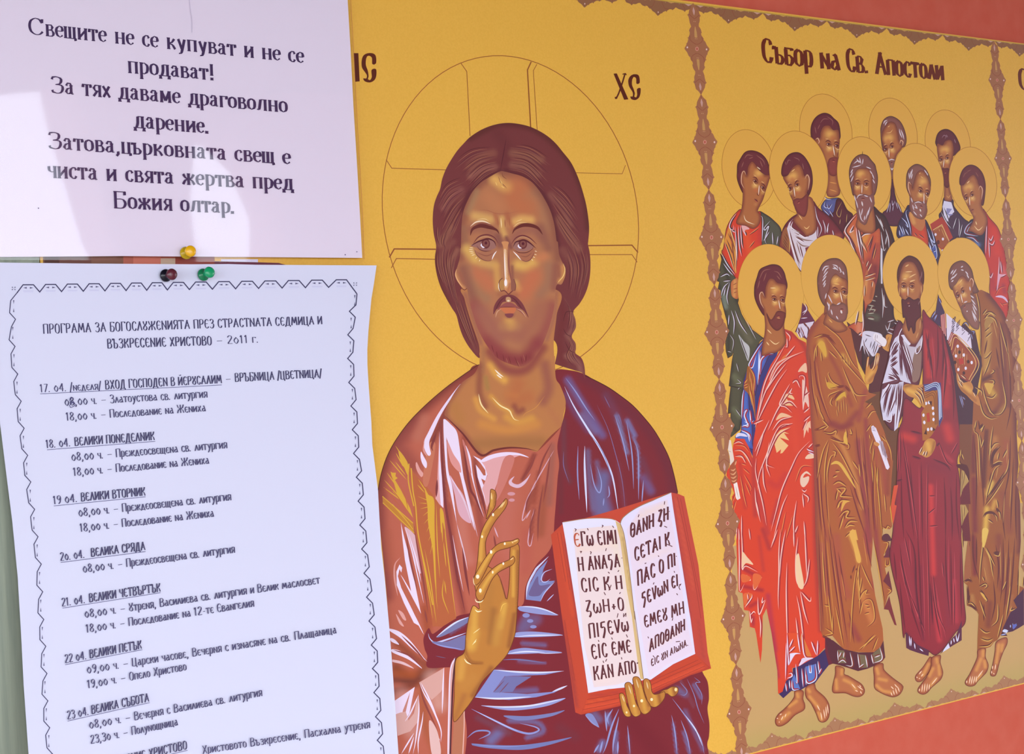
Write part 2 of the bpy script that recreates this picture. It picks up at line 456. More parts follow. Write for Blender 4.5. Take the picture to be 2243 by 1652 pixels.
# added unseen wall behind the camera, its gaps shaped to reflect sky in the laminate
m, b = mat('screen_pink', 'd9a0a0', .85, .2); noise_into(m, b, 'd69a9a', 'dfaaa8', 30, 5, bump=.2)
def slab(name, poly, y0, y1, mt):
    n = len(poly); v = [(x, y0, z) for x, z in poly] + [(x, y1, z) for x, z in poly]
    me = tessellate_polygon([[Vector((x, z, 0)) for x, z in poly]])
    f = [tuple(t) for t in me] + [tuple(i + n for i in t[::-1]) for t in me] + [(i, (i + 1) % n, (i + 1) % n + n, i + n) for i in range(n)]
    return mesh(name, v, f, mt)
tag(slab('reflection_screen', [(.43, 0), (.41, 1.5), (.39, 1.73), (.355, 1.87), (.33, 1.9799), (2.2, 1.9799), (2.2, 0), (.655, 0), (.64, 1.6), (.655, 1.80), (.635, 1.87), (.59, 1.912), (.52, 1.915), (.505, 1.8), (.52, 1.6), (.50, 0)], -1.5, -1.62, m), kind='structure')
# ------------------------------------------------------------------ loose programme sheet
HP = .0075


def sheet_surf(x, y):
    """the sheet hangs from its pins and bellies away from the wall lower down"""
    u = np.clip((y - 600) / 1050, 0, 1.3); v = np.clip((x - 420) / 420, -1.3, 1.3)
    return .0015 * np.sin(u * 5.2 + .4) * np.clip(v, 0, 1) + .011 * u * u * (1 - .5 * v) + .002 * v * v * u


def paper_grid(ink, poly, col, step=14):
    ink.soft(poly, col, (), step, sm=False)

SHEET = ('px 825,581.5 819,622 813.5,655 810,692 807,725 804.6,766 804.8,800 807.7,847 813.3,923.5 815.5,975 822,1026 828,1074 831.5,1140 '
         '835.5,1203 842.7,1265 852,1367 858,1440 873,1652 880,1740 64,1740 62.8,1652 52,1500 46.3,1388 39,1265 26.8,1140 12.4,1026 0,925 -11,800 -19,690 -24,575 '
         '200,577.5 420,579 500,578.5 560,580 640,580.5 720,581')
ink = Ink(HP, sheet_surf)
paper_grid(ink, SHEET, 'cdcde3')
sheet = ink.build('programme_sheet', M_page)
tag(sheet, 'white printed programme sheet with zigzag border hanging below the laminated notice', 'paper')
# faces seen from behind and a paper edge
sol = sheet.modifiers.new('thickness', 'SOLIDIFY'); sol.thickness = .00016; sol.offset = -1
DK = '4c4866'
ink = Ink(HP + .00012, sheet_surf)
B = lambda t, x0, y0, x1, y1, h0=18.5, h1=18.5, th=1.6: write(ink, t, x0, y0, x1, y1, h0, h1, DK, th, lean=.06, track=1.0)
T = lambda t, x0, y0, x1, y1, h0=18, h1=18, th=1.5: write(ink, t, x0, y0, x1, y1, h0, h1, '514d6d', th, lean=.08)
U = lambda x0, y0, x1, y1: ink.line(np.linspace((x0, y0), (x1, y1), 14), 1.1, '5c5880', sm=False)
B('ПРОГРАМА ЗА БОГОСЛѸЖЕНИЯТА ПРЕЗ СТРАСТНАТА СЕДМИЦА И', 95, 731.4, 706, 710.4, 21, 18)
B('ВЪЗКРЕСЕНИЕ ХРИСТОВО', 235.6, 763.3, 464, 756, 20.5, 19.5); T('– 2011 г.', 474, 754.5, 567, 750.5, 18, 17)
T('17. 04. /неделя/', 88, 859.6, 222, 853.6, 17.5, 17.5); B('ВХОД ГОСПОДЕН В ЙЕРѸСАЛИМ', 231, 853, 486, 839.5, 19.5, 18)
T('–', 494, 838.5, 507, 838, 18, 18); B('ВРЪБНИЦА /ЦВЕТНИЦА/', 515, 836.5, 705, 826.5, 18.5, 17.5); U(88, 863, 486, 843.5)
T('08,00 ч. – Златоустова св. литургия', 142, 889, 454.7, 871)
T('18,00 ч. – Последование на Жениха', 145, 922, 451, 901)
T('18. 04.', 101, 982, 155, 977.6); B('ВЕЛИКИ ПОНЕДЕЛНИК', 164, 977, 339, 964); U(103, 985.5, 340, 967)
T('08,00 ч. – Преждеосвещена св. литургия', 157, 1010, 498, 982)
T('18,00 ч. – Последование на Жениха', 161, 1043, 458.5, 1016)
T('19 04.', 117, 1105, 170, 1099.5); B('ВЕЛИКИ ВТОРНИК', 178, 1098.6, 318.7, 1085.7); U(118, 1108.5, 319, 1088.5)
T('08,00 ч. – Преждеосвещена св. литургия', 172.5, 1132, 506.8, 1096)
T('18,00 ч. – Последование на Жениха', 175.6, 1165.5, 469, 1132)
T('20. 04.', 132.8, 1229, 186, 1222); B('ВЕЛИКА СРЯДА', 200, 1220, 318.5, 1205); U(133, 1232.5, 319, 1208.5)
T('08,00 ч. – Преждеосвещена св. литургия', 182, 1255, 515, 1211)
T('21. 04.', 136, 1329, 187, 1321); B('ВЕЛИКИ ЧЕТВЪРТЪК', 196, 1319.5, 352, 1296); U(137, 1332.5, 352, 1298.5)
T('08,00 ч. – Ѹтреня, Василиева св. литургия и Велик маслосвет', 186, 1354, 701, 1278.5)
T('18,00 ч. – Последование на 12-те Евангелия', 189, 1386.5, 557, 1329)
T('22 04.', 143, 1453, 190, 1444); B('ВЕЛИКИ ПЕТЪК', 197, 1442.5, 310.7, 1421); U(143, 1456.5, 312, 1423.5)
T('09,00 ч. – Царски часове, Вечерня с изнасяне на св. Плащаница', 191, 1476, 737.5, 1387.5)
T('19,00 ч. – Опело Христово', 192, 1508.5, 409, 1468)
T('23 04.', 148, 1576.5, 195, 1566); B('ВЕЛИКА СЪБОТА', 201, 1564.5, 326.8, 1537); U(148, 1580, 328, 1539.5)
T('08,00 ч. – Вечерня с Василиева св. литургия', 196, 1597, 574.7, 1525)
T('23,30 ч. – Полунощница', 199, 1630, 390, 1589)
B('ВЪЗКРЕСЕНИЕ ХРИСТОВО', 205, 1688, 410, 1641); U(205, 1692, 411, 1644)
T('Христовото Възкресение, Пасхална утреня', 444, 1652, 811, 1595)
ink.lines('p4 780,350 745,355 750,390 790,400 795,430 750,450 740,430 785,385', 1.3, '3f3a70', '')
ink.build('lettering', M_page, sheet)
ink = Ink(HP + .00012, sheet_surf)
vx = [37 - 0, 87, 134.8, 182.5, 229.9, 276.2, 321.5, 366.7, 414.9, 465.3, 516.1, 566.5, 618, 669, 719.9, 782]
pts = []
for i, (a, c) in enumerate(zip(vx[:-1], vx[1:])):
    yb = 640.5 - 11 * (a - 37) / 683; yt = yb - 16.5; d = c - a
    pts += [(a, yb)] if i else [(37, 642)]
    e = a + .27 * d; g = c - (.27 * d if i < 14 else 23)
    pts += [(e, yt), (g, yt)]
    cx, cy = (e + g) / 2, yt + 6.6
    for sg in (-1, 1):
        ink._add([(cx + sg * 11, cy), (cx + sg * 3.4, cy - 2), (cx + sg * 3.4, cy + 2)], [(0, 1, 2)], pig('63607f'))
    ink.line([(e, yt + 13.5), (g, yt + 13.5)], .8, 'b4b1d2', sm=False); ink.line([(e + 1, yt + 15.5), (g - 1, yt + 15.5)], .7, 'c0bddc', sm=False)
pts += [(782, 644)]
ink.line(pts, 2.4, DK, sm=False)
rv = [(782, 644), (765.3, 682), (762, 733.5), (761.6, 785.5), (764, 838), (768.6, 889.5), (771.7, 941.6), (774.4, 993.5), (780.6, 1045.6), (784.5, 1098), (788.2, 1150.4), (792.3, 1203),
      (797.4, 1256), (803, 1308.5), (808.3, 1360.8), (813.3, 1413.3), (816, 1465), (819, 1517.5), (822.7, 1570.5), (826.6, 1622), (831, 1676)]
pts = [rv[0]]
for i, (a, c) in enumerate(zip(rv[:-1], rv[1:])):
    if i: pts.append((a[0] + 13, a[1] + 13))
    pts += [(c[0] + (11.5 if i else 14.5), c[1] - 14), c]
    x = (a[0] + c[0]) / 2 + (5.5 if i else 3.5); y = (a[1] + c[1]) / 2 + (0 if i else -5)
    for sg in (-1, 1):
        ink._add([(x, y + sg * 3.5), (x - 1.6, y + sg * 11.5), (x + 1.6, y + sg * 11.5)], [(0, 1, 2)], pig('63607f'))
ink.line(pts, 2.2, DK, sm=False)
lv = [(37, 642), (34, 699.5), (33, 759), (39, 819.5), (46.5, 879), (53, 938.3), (60.7, 997.6), (67.5, 1056), (76, 1116), (83.4, 1176), (90.6, 1236), (93.7, 1296.6), (96, 1357.3), (100.5, 1416), (103, 1475.6), (105, 1535.6), (109, 1594.4), (116, 1653)]
pts = [lv[0]]
for i, (a, c) in enumerate(zip(lv[:-1], lv[1:])):
    pts += [(a[0] - (9 if i else 13.5), a[1] + 16.5), (c[0] - 13, c[1] - 14.5), c]
    x = (a[0] + c[0]) / 2 - 5.5; y = (a[1] + c[1]) / 2
    for sg in (-1, 1):
        ink._add([(x, y + sg * 4), (x - 1.4, y + sg * 13), (x + 1.4, y + sg * 13)], [(0, 1, 2)], pig('63607f'))
ink.line(pts, 1.9, DK, sm=False)
for cx, cy in ((30, 632), (778, 622.5)):
    for sx in (-1, 1):
        for sy in (-1, 1):
            ink._add([(cx + sx * 1, cy + sy * 1), (cx + sx * 4.5, cy + sy * 1.8), (cx + sx * 3, cy + sy * 4.5)], [(0, 1, 2)], pig('63607f'))
ink.build('zigzag_border', M_page, sheet)

# ------------------------------------------------------------------ laminated notice
HL = .0078
PAGE = 'px -60,-60 758,-60 761.5,0 768,110 774,230 782,360 789,480 793.5,565 600,563.5 400,562 270,561 0,563 -60,563'
ink = Ink(HL)
ink.soft(PAGE, 'e4d8e9', (), 40, sm=False)
page = ink.build('laminated_notice', M_page)
tag(page, 'laminated white notice with bold grey lettering pinned above the programme sheet', 'notice')
page.modifiers.new('thickness', 'SOLIDIFY').thickness = .0002
ink = Ink(HL + .00008)
N = lambda t, x0, y0, x1, y1: write(ink, t, x0, y0, x1, y1, 36, 33.5, '4b3a5c', 1.75, True, .045, .55, (.1, .3))
N('Свещите не се купуват и не се', 62, 74, 666, 138)
N('продават!', 280.7, 159, 470, 175.6)
N('За тях даваме драговолно', 112, 203, 630, 246)
N('дарение.', 294.6, 279, 459.7, 292)
N('Затова,църковната свещ е', 106, 325, 637, 359.5)
N('чиста и свята жертва пред', 106, 388.4, 642.5, 416)
N('Божия олтар.', 247.7, 455.2, 516, 467.5)
ink.build('lettering', M_page, page)
m = bpy.data.materials.new('clear_laminate'); m.use_nodes = True; t = m.node_tree
for n in list(t.nodes):
    if n.type != 'OUTPUT_MATERIAL': t.nodes.remove(n)
tr = t.nodes.new('ShaderNodeBsdfTransparent'); gl = t.nodes.new('ShaderNodeBsdfGlossy'); fr = t.nodes.new('ShaderNodeLayerWeight'); pw = t.nodes.new('ShaderNodeMath'); ma = t.nodes.new('ShaderNodeMath'); mx = t.nodes.new('ShaderNodeMixShader')
gl.inputs['Roughness'].default_value = .03; fr.inputs['Blend'].default_value = .5; pw.operation = 'POWER'; pw.inputs[1].default_value = 5; ma.operation = 'MULTIPLY_ADD'; ma.inputs[1].default_value = .95; ma.inputs[2].default_value = .045
tr.inputs['Color'].default_value = (.97, .97, .98, 1)
t.links.new(fr.outputs['Facing'], pw.inputs[0]); t.links.new(pw.outputs[0], ma.inputs[0]); t.links.new(ma.outputs[0], mx.inputs[0]); t.links.new(tr.outputs[0], mx.inputs[1]); t.links.new(gl.outputs[0], mx.inputs[2])
t.links.new(mx.outputs[0], [n for n in t.nodes if n.type == 'OUTPUT_MATERIAL'][0].inputs[0])
M_film = m
ink = Ink(HL + .0006, lambda x, y: .00006 * np.sin(x * .011) * np.sin(y * .013 + 1))
ink.soft('px -62,-62 763,-62 767,0 773.5,110 779.5,230 787,360 793.5,480 797,572 793,577 600,575 400,573.5 270,570.5 0,569 -62,569', 'ffffff', (), 25, sm=False)
film = ink.build('laminate_film', M_film, page, 'clear plastic film')
for p in film.data.polygons: p.use_smooth = True
for fn in (lambda k: k.line('p1 1105,0 1112,60 1120,120 1121,190', .7, 'a79fba'), lambda k: k.dots('p1 2015,1487', 1.4, '6a5f80'), lambda k: k.dots('p1 2083,1470', 1.2, '6a5f80'), lambda k: k.dots('p1 225,1215', 1.3, '6a5f80')):
    ink = Ink(HL + .0007); fn(ink); ink.build('scuff_mark', M_page, page)
ink = Ink(HL + .0007)
ink.line('px 768,0 774.5,110 780.5,230 788,360 794.5,480 797.5,568', .9, 'b5704a')
ink.build('film_edge', M_page, page)

# ------------------------------------------------------------------ push pins
def lathe(name, prof, loc, mt, parent=None, seg=28):
    v = []; f = []
    n = len(prof)
    for i in range(seg):
        a = 2 * math.pi * i / seg
        for r, d in prof:
            v.append((r * math.cos(a), -d, r * math.sin(a)))
    for i in range(seg):
        for j in range(n - 1):
            p = i * n + j; q = ((i + 1) % seg) * n + j
            f.append((p, p + 1, q + 1, q))
    o = mesh(name, v, f, mt, parent, True); o.location = loc
    return o


def pin(px, py, h, c1, c2, label, tilt):
    b_ = at(px, py, h)
    root = bpy.data.objects.new('push_pin', None); scene.collection.objects.link(root)
    root.location = b_; root.rotation_euler = (tilt[0], 0, tilt[1])
    tag(root, label, 'push pin', 'push pins holding the papers')
    mA, _ = mat('pin_plastic', c1, .25, .5); mB, _ = mat('pin_plastic', c2, .25, .5)
    for m_ in (mA, mB):
        m_.node_tree.nodes['Principled BSDF'].inputs['Subsurface Weight'].default_value = .0
    k = .001
    lathe('flange', [(0, .2 * k), (2.6 * k, .25 * k), (3.1 * k, .7 * k), (3.15 * k, 1.3 * k), (2.7 * k, 1.9 * k), (1.6 * k, 2.4 * k), (1.35 * k, 3.2 * k)], (0, 0, 0), mA, root)
    lathe('grip', [(1.35 * k, 3.1 * k), (1.5 * k, 4.4 * k), (2.2 * k, 5.6 * k), (2.75 * k, 6.2 * k), (2.85 * k, 6.9 * k), (2.55 * k, 7.6 * k), (1.4 * k, 8.0 * k), (0, 8.05 * k)], (0, 0, 0), mB, root)
    mN, _ = mat('pin_steel', 'b8b8bc', .25, .5, Metallic=1.0)
    lathe('needle', [(0, -5.0 * k), (.5 * k, -3.5 * k), (.5 * k, .4 * k)], (0, 0, 0), mN, root, 10)
pin(406, 555, HL + .0004, 'b99a17', 'dca51c', 'yellow push pin at the bottom edge of the laminated notice', (-.05, -.05))
pin(361, 604, HP + .0003, '22202c', '5d2c38', 'black push pin with dark red tip in the programme sheet', (0, .1))
pin(443, 603, HP + .0003, '0b7a52', '159463', 'green push pin in the top edge of the programme sheet', (-.12, .12))
# ------------------------------------------------------------------ the printed panel on the wall
YEL = 'deab4a'
zt = float(at(1470, 0, HB)[2] + at(2243, 93.7, HB)[2]) / 2
zb = float(at(1654.7, 1650, HB)[2] + at(2243, 1498.5, HB)[2]) / 2
xr = float(at(2243, 800, HB)[0]) + .35
M_face, b = mat('yellow_printed_vinyl', YEL, .42, .25)
noise_into(M_face, b, 'dca948', 'e0ad4c', 900, 2, bump=.05)
banner = tag(box('icon_panel', xl, xr, -HB, -.0002, zb, zt, M_face), 'yellow printed icon panel of haloed figures with brown scroll borders on the red wall', 'icon panel')
GO = HB + .00002
PANEL[:] = [zb + .0008, zt - .0004, xl + .0008]


def vp(x, y):
    return (557.6 - y) / (5895 - x)


def yl(x, x0, y0):
    """follow a level line of the wall from (x0,y0) to column x"""
    return y0 + vp(x0, y0) * (x - x0)

# tan ground of the right-hand scene
ink = Ink(GO, None, True)
ink.soft([(1601, yl(1601, 1605, 1196)), (2262, yl(2262, 1605, 1196)), (2282, yl(2282, 1654.7, 1649)), (1620, yl(1620, 1654.7, 1649))], 'c09a66',
         [('px 1640,1640 2280,1475', 60, 'b29a5e', .8)], 22, sm=False)
ink.build('printed_ground', M_print, banner, 'tan ground under the standing figures')
# part of a scene that shows only as a strip between the two papers
ink = Ink(GO, None, True)
ink.fill('px 88,420 300,440 300,700 88,720', '6b4036', False); ink.fill('px 96,420 130,420 130,700 96,700', '4f2b22', False); ink.fill('px 200,430 285,430 285,700 200,700', '7a5040', False)
ink.fill('px 270,430 470,440 470,700 270,700', 'a85a4a', False); ink.fill('px 292,560 352,560 352,600 292,600', 'c06a58', False); ink.fill('px 352,566 384,566 384,600 352,600', 'b59a84', False)
ink.fill('px 384,560 470,560 470,600 384,600', '8f4038', False); ink.fill('px 484,568 565,568 565,600 484,600', 'cfc9e0', False); ink.fill('px 470,572 610,576 640,584 470,586', '6b3346', False)
ink.build('printed_robe', M_print, banner, 'brown and red robe print showing between the papers')

# borders ---------------------------------------------------------------
PROF = [(0, 3), (.035, 30), (.055, 58), (.09, 64), (.11, 68), (.13, 82), (.15, 66), (.18, 66), (.2, 60), (.22, 50), (.25, 46), (.265, 60), (.285, 70), (.32, 76), (.325, 66), (.35, 70), (.365, 84), (.385, 96), (.39, 88), (.415, 112), (.45, 126), (.485, 155), (.50, 150), (.53, 128), (.55, 124), (.56, 112), (.60, 96), (.612, 106), (.62, 92), (.65, 76),
        (.68, 72), (.69, 80), (.715, 68), (.74, 48), (.78, 62), (.82, 66), (.85, 72), (.865, 84), (.88, 66), (.92, 55), (.96, 30), (1, 3)]
BR, BRD, BRP, BRT, BRW = 'a0694c', '8a4a3c', 'c59a90', 'c2935a', 'e3c6c0'


def motif(ink, p0, p1, k, col, sides=(-1, 1), lat=None, ti=1.0):
    p0 = np.array(p0, float); p1 = np.array(p1, float); ax = p1 - p0; Lx = np.hypot(*ax)
    c = (p0 + p1) / 2
    l = np.array(lat, float) if lat is not None else np.array([1, vp(*c)])
    P = lambda t, w: p0 + ax * t + l * (w * k)
    if len(sides) == 2:
        poly = [P(t, w) for t, w in PROF] + [P(1 - t, -w) for t, w in PROF]
    else:
        poly = [P(t, 0) for t in (0, 1)][::-1] + [P(t, w * sides[0]) for t, w in PROF]
    ink.fill(np.array(poly), col, False)
    sw = Lx / 112 * .5
    # lobes outlined in a darker brown
    for sg in sides:
        for t, tt in ((.36, .45), (.64, .55)):
            ink.line(np.array([P(tt, 2 * sg), P(tt - (tt - t) * .1, 30 * sg), P(t + (tt - t) * .55, 72 * sg), P(t, 74 * sg)]), sw, BRD)
        for t, tt in ((.17, .125), (.83, .875)):
            ink.line(np.array([P(t, 2 * sg), P((t + tt) / 2, 34 * sg), P(tt, 62 * sg)]), sw, BRD)
        ink.line(np.array([P(.03, 18 * sg), P(.08, 52 * sg), P(.125, 60 * sg)]), sw * .7, BRD, 't')
    pt = ([1, -1] if len(sides) == 2 else [sides[0]])
    for t in (.085, .915):
        s_ = np.array([P(t - .045, 0), P(t - .02, 9), P(t, 15), P(t + .03, 8), P(t + .05, 0), P(t + .03, -8), P(t, -15), P(t - .02, -9)] if len(sides) == 2 else [P(t - .05, 0), P(t, 20 * pt[0]), P(t + .05, 0)])
        ink.fill(s_, BRP, False)
    for t, dr in ((.315, 1), (.675, -1)):
        h = .058 * dr
        s_ = np.array([P(t - h, 4), P(t, 15), P(t + h, 17), P(t + h * 1.1, 0), P(t + h, -17), P(t, -15), P(t - h, -4)] if len(sides) == 2 else [P(t - .05, 0), P(t, 14 * pt[0]), P(t + .05, 0)])
        ink.fill(s_, BRT, False)
    for t in (.2, .39, .6, .79):
        for sg in sides:
            q = P(t, 9 * sg); ink.dot(q[0], q[1], sw * .75, 'dcb98a')
    for sg in sides:
        q = P(.495, 118 * sg); ink.dot(q[0], q[1], sw * 1.8 * ti, BRW, sw * 2.4)
    if len(sides) == 2:
        q = P(.5, 0); ink.dot(q[0], q[1], 20 * k, 'd9a090', 26 * k); ink.dot(q[0], q[1], 14 * k, 'b3604f', 20 * k)

LC = [(1518, 7), (1535.5, 207), (1552.5, 415.7), (1564.8, 624.6), (1575.2, 831), (1588, 1041), (1599.3, 1252), (1612.2, 1456), (1625.5, 1664)]
RC = [(2177, 90), (2191.4, 261), (2202.6, 434), (2214.7, 615), (2226.7, 789), (2238.4, 966), (2249.5, 1146), (2261, 1324), (2272, 1500)]
ink = Ink(GO, None, True)
tp = [340, 555, 757, 944, 1118, 1281, 1444, 1598, 1743.6, 1879, 2005.5, 2124, 2235, 2340]
yt0 = lambda x: (x - 1470) * .1212 + 4.5
for i, x in enumerate(tp):
    a = (x + tp[i - 1]) / 2 if i else x - 80
    c = (x + tp[i + 1]) / 2 if i + 1 < len(tp) else x + 50
    dep = (yl(x, 1598, 51.8) + 1.2) - yt0(x)
    dep = 32.5 - (x - 1598) * .0085
    motif(ink, (a, yt0(a)), (c, yt0(c)), dep / 155, '8f6248', (1,), (.03, 1), .8)
ink.line([(100, yt0(100) - 2.2), (2260, yt0(2260) - 2.2)], 3.6, 'b49a45', sm=False)
ink.build('printed_border', M_print, banner, 'brown scalloped scroll border along the top edge')
ink = Ink(GO, None, True)
bt = [1553, 1693, 1833.7, 1964, 2088, 2203.7, 2312]
yb0 = lambda x: yl(x, 1654.7, 1648)
for i, x in enumerate(bt):
    a = (x + bt[i - 1]) / 2 if i else x - 70
    c = (x + bt[i + 1]) / 2 if i + 1 < len(bt) else x + 50
    motif(ink, (a, yb0(a)), (c, yb0(c)), -(33 - (x - 1693) * .01) / 155, 'a57556', (1,), (.06, 1), .8)
ink.line([(1540, yb0(1540) + .2), (2300, yb0(2300) + .2)], 1.4, '86703a', sm=False)
ink.build('printed_border', M_print, banner, 'brown scalloped scroll border along the bottom edge')

# lettering on the panel -------------------------------------------------
ink = Ink(GO, None, True); TC = '6a2c1f'
write(ink, 'Събор на', 1671, 135.5, 1840, 154.5, 52, 49.5, TC, 1.75, nib=(.3, .42), lean=.075)
write(ink, 'Св. Апостоли', 1856, 156, 2067, 176, 50, 45.5, TC, 1.75, nib=(.3, .42), lean=.075)
ink.build('lettering', M_print, banner, 'dark brown title over the standing figures'); ink = Ink(GO, None, True)
write(ink, 'С', 2233, 195, 2252, 197, 45.5, 45, TC, 1.75, nib=(.3, .42), lean=.075)
ink.build('lettering', M_print, banner, 'dark brown letter cut by the edge of the picture'); ink = Ink(GO, None, True)
ink.fill('c3 40,102 70,102 78,275 50,278', '5c2a20', False)
for ox, oy in ((0, 0),):
    ink.fill('c3 92,190 90,150 100,118 125,103 158,103 177,120 178,165 156,170 152,128 130,118 118,135 116,175 128,210 133,245 128,262 140,268 152,250 151,205 178,200 180,240 168,268 140,282 108,274 100,256 118,258 122,238 108,215', '5c2a20')
ink.build('lettering', M_print, banner, 'dark brown letters half hidden by the notice'); ink = Ink(GO, None, True)
ink.fill('c3 1635,228 1655,226 1726,385 1700,388', '5c2a20', False)
ink.line('c3 1706,226 1690,280 1668,345 1650,382', 3.4, '5c2a20'); ink.line('c3 1690,232 1708,227 1714,236', 2.2, '5c2a20'); ink.line('c3 1648,370 1652,382', 5, '5c2a20')
ink.fill('c3 1730,305 1725,270 1736,245 1756,232 1784,234 1794,252 1795,285 1776,290 1773,256 1758,248 1750,262 1748,295 1758,322 1766,350 1762,368 1772,374 1780,358 1779,322 1800,316 1800,350 1790,376 1768,390 1744,384 1738,368 1752,368 1753,345 1742,325', '5c2a20')
ink.build('lettering', M_print, banner, 'dark brown letters to the right of the large halo')
# ------------------------------------------------------------------ large haloed figure
HA = '8f5230'
SH, SM, SL = '7d3b3c', 'b5614d', 'd9a6a4'
WHT = 'e2d0e6'
# halo ------------------------------------------------------------------
ink = Ink(GO, None, True)
ink.oval(1118, 472, 280, 350, 1.6, HA)
for l, w in (('c3 700,165 735,215 755,610', 1.5), ('c3 1130,155 1107,205 1127,560', 2.6), ('c3 1165,170 1143,210 1167,580', 1.3), ('c3 240,755 275,808 610,818', 1.5), ('c3 1708,790 1688,842 1400,836', 1.2),
             ('c3 260,1355 290,1303 545,1305', 3.0), ('c3 272,1420 303,1362 545,1367', 1.7), ('c3 1785,1325 1748,1280 1480,1283', 2.6), ('c3 1780,1385 1748,1338 1488,1338', 1.5)):
    ink.line(l, w, HA, sm=False)
halo_ink = ink

ink = Ink(GO, None, True)
g = ink
# red tunic
TUN = ('c4 1165,95 1050,170 950,240 800,350 600,520 400,720 250,920 150,1100 80,1300 40,1500 45,1640 c5 70,600 110,1000 150,1500 px 845,1400 850,1740 1240,1740 1240,1200 '
       'c4 2050,1640 2060,1200 2090,780 2060,300 1700,100')
g.soft(TUN, 'b4604e', [
    ('c4 1165,95 800,350 400,720 200,980 80,1300 40,1560', 26, '7c3a36', .95), ('c4 420,760 330,900 280,1000 420,1220', 34, '8a4440', .7), ('c4 560,700 480,900', 22, 'b46a58', .8),
    ('c4 1165,130 900,430 760,700 640,930', 12, '813c38', .7), ('c4 850,480 760,700 620,1000', 16, '783834', .5), ('c4 740,740 760,1000 800,1640', 8, '843f40', .9),
    ('c4 1000,900 1010,1300 1080,1640', 10, '8a4238', .8), ('c4 1120,1150 1160,1400 1200,1640', 8, '87403c', .9), ('c5 60,200 80,700 150,1300', 24, '8f4640', .9), ('c5 150,600 200,1000', 18, 'a85845', .6),
    ('c5 820,300 880,900 1000,1500', 14, '8d423c', .8), ('c5 1150,300 1200,600', 14, '8a3f3c', .7), ('c5 960,300 1000,700 1060,900', 22, 'c07466', .7), ('c4 1400,1350 1350,1640', 40, 'd8959a', .0),
    ('c5 1500,200 1450,600 1560,900', 40, 'b9685a', .8), ('c5 1700,600 1680,1000', 24, 'b0594c', .8), ('c5 1900,100 1850,600', 18, '96503c', .8), ('c4 1980,1000 1950,1640', 14, '965a50', .8),
    ('c4 1780,1100 1650,1380', 8, '7d3634', .9), ('c5 1780,100 1700,350', 10, '90483c', .9), ('c5 1780,330 1740,680', 7, '8d443c', .9), ('c4 1830,1300 1780,1640', 9, '8f4438', .8),
    ('c6 250,700 400,800 560,720', 22, '85432f', .95), ('c6 220,820 480,830 800,600', 14, '6e3a33', .9), ('c6 220,960 500,860', 14, '7a3c30', .9), ('c6 260,420 480,600 600,660', 14, '8a4534', .9), ('c6 200,760 420,760', 18, 'a5522f', .7),
    ('c6 540,900 560,1300 700,1652', 20, 'a3573c', .8), ('c6 300,1000 420,1400', 30, 'c48a80', .7), ('c6 640,800 720,1100', 30, 'cb9689', .75), ('c6 560,30 600,300', 16, '97482f', .8), ('c5 560,1100 640,1600', 14, 'a5523a', .8)], 6)
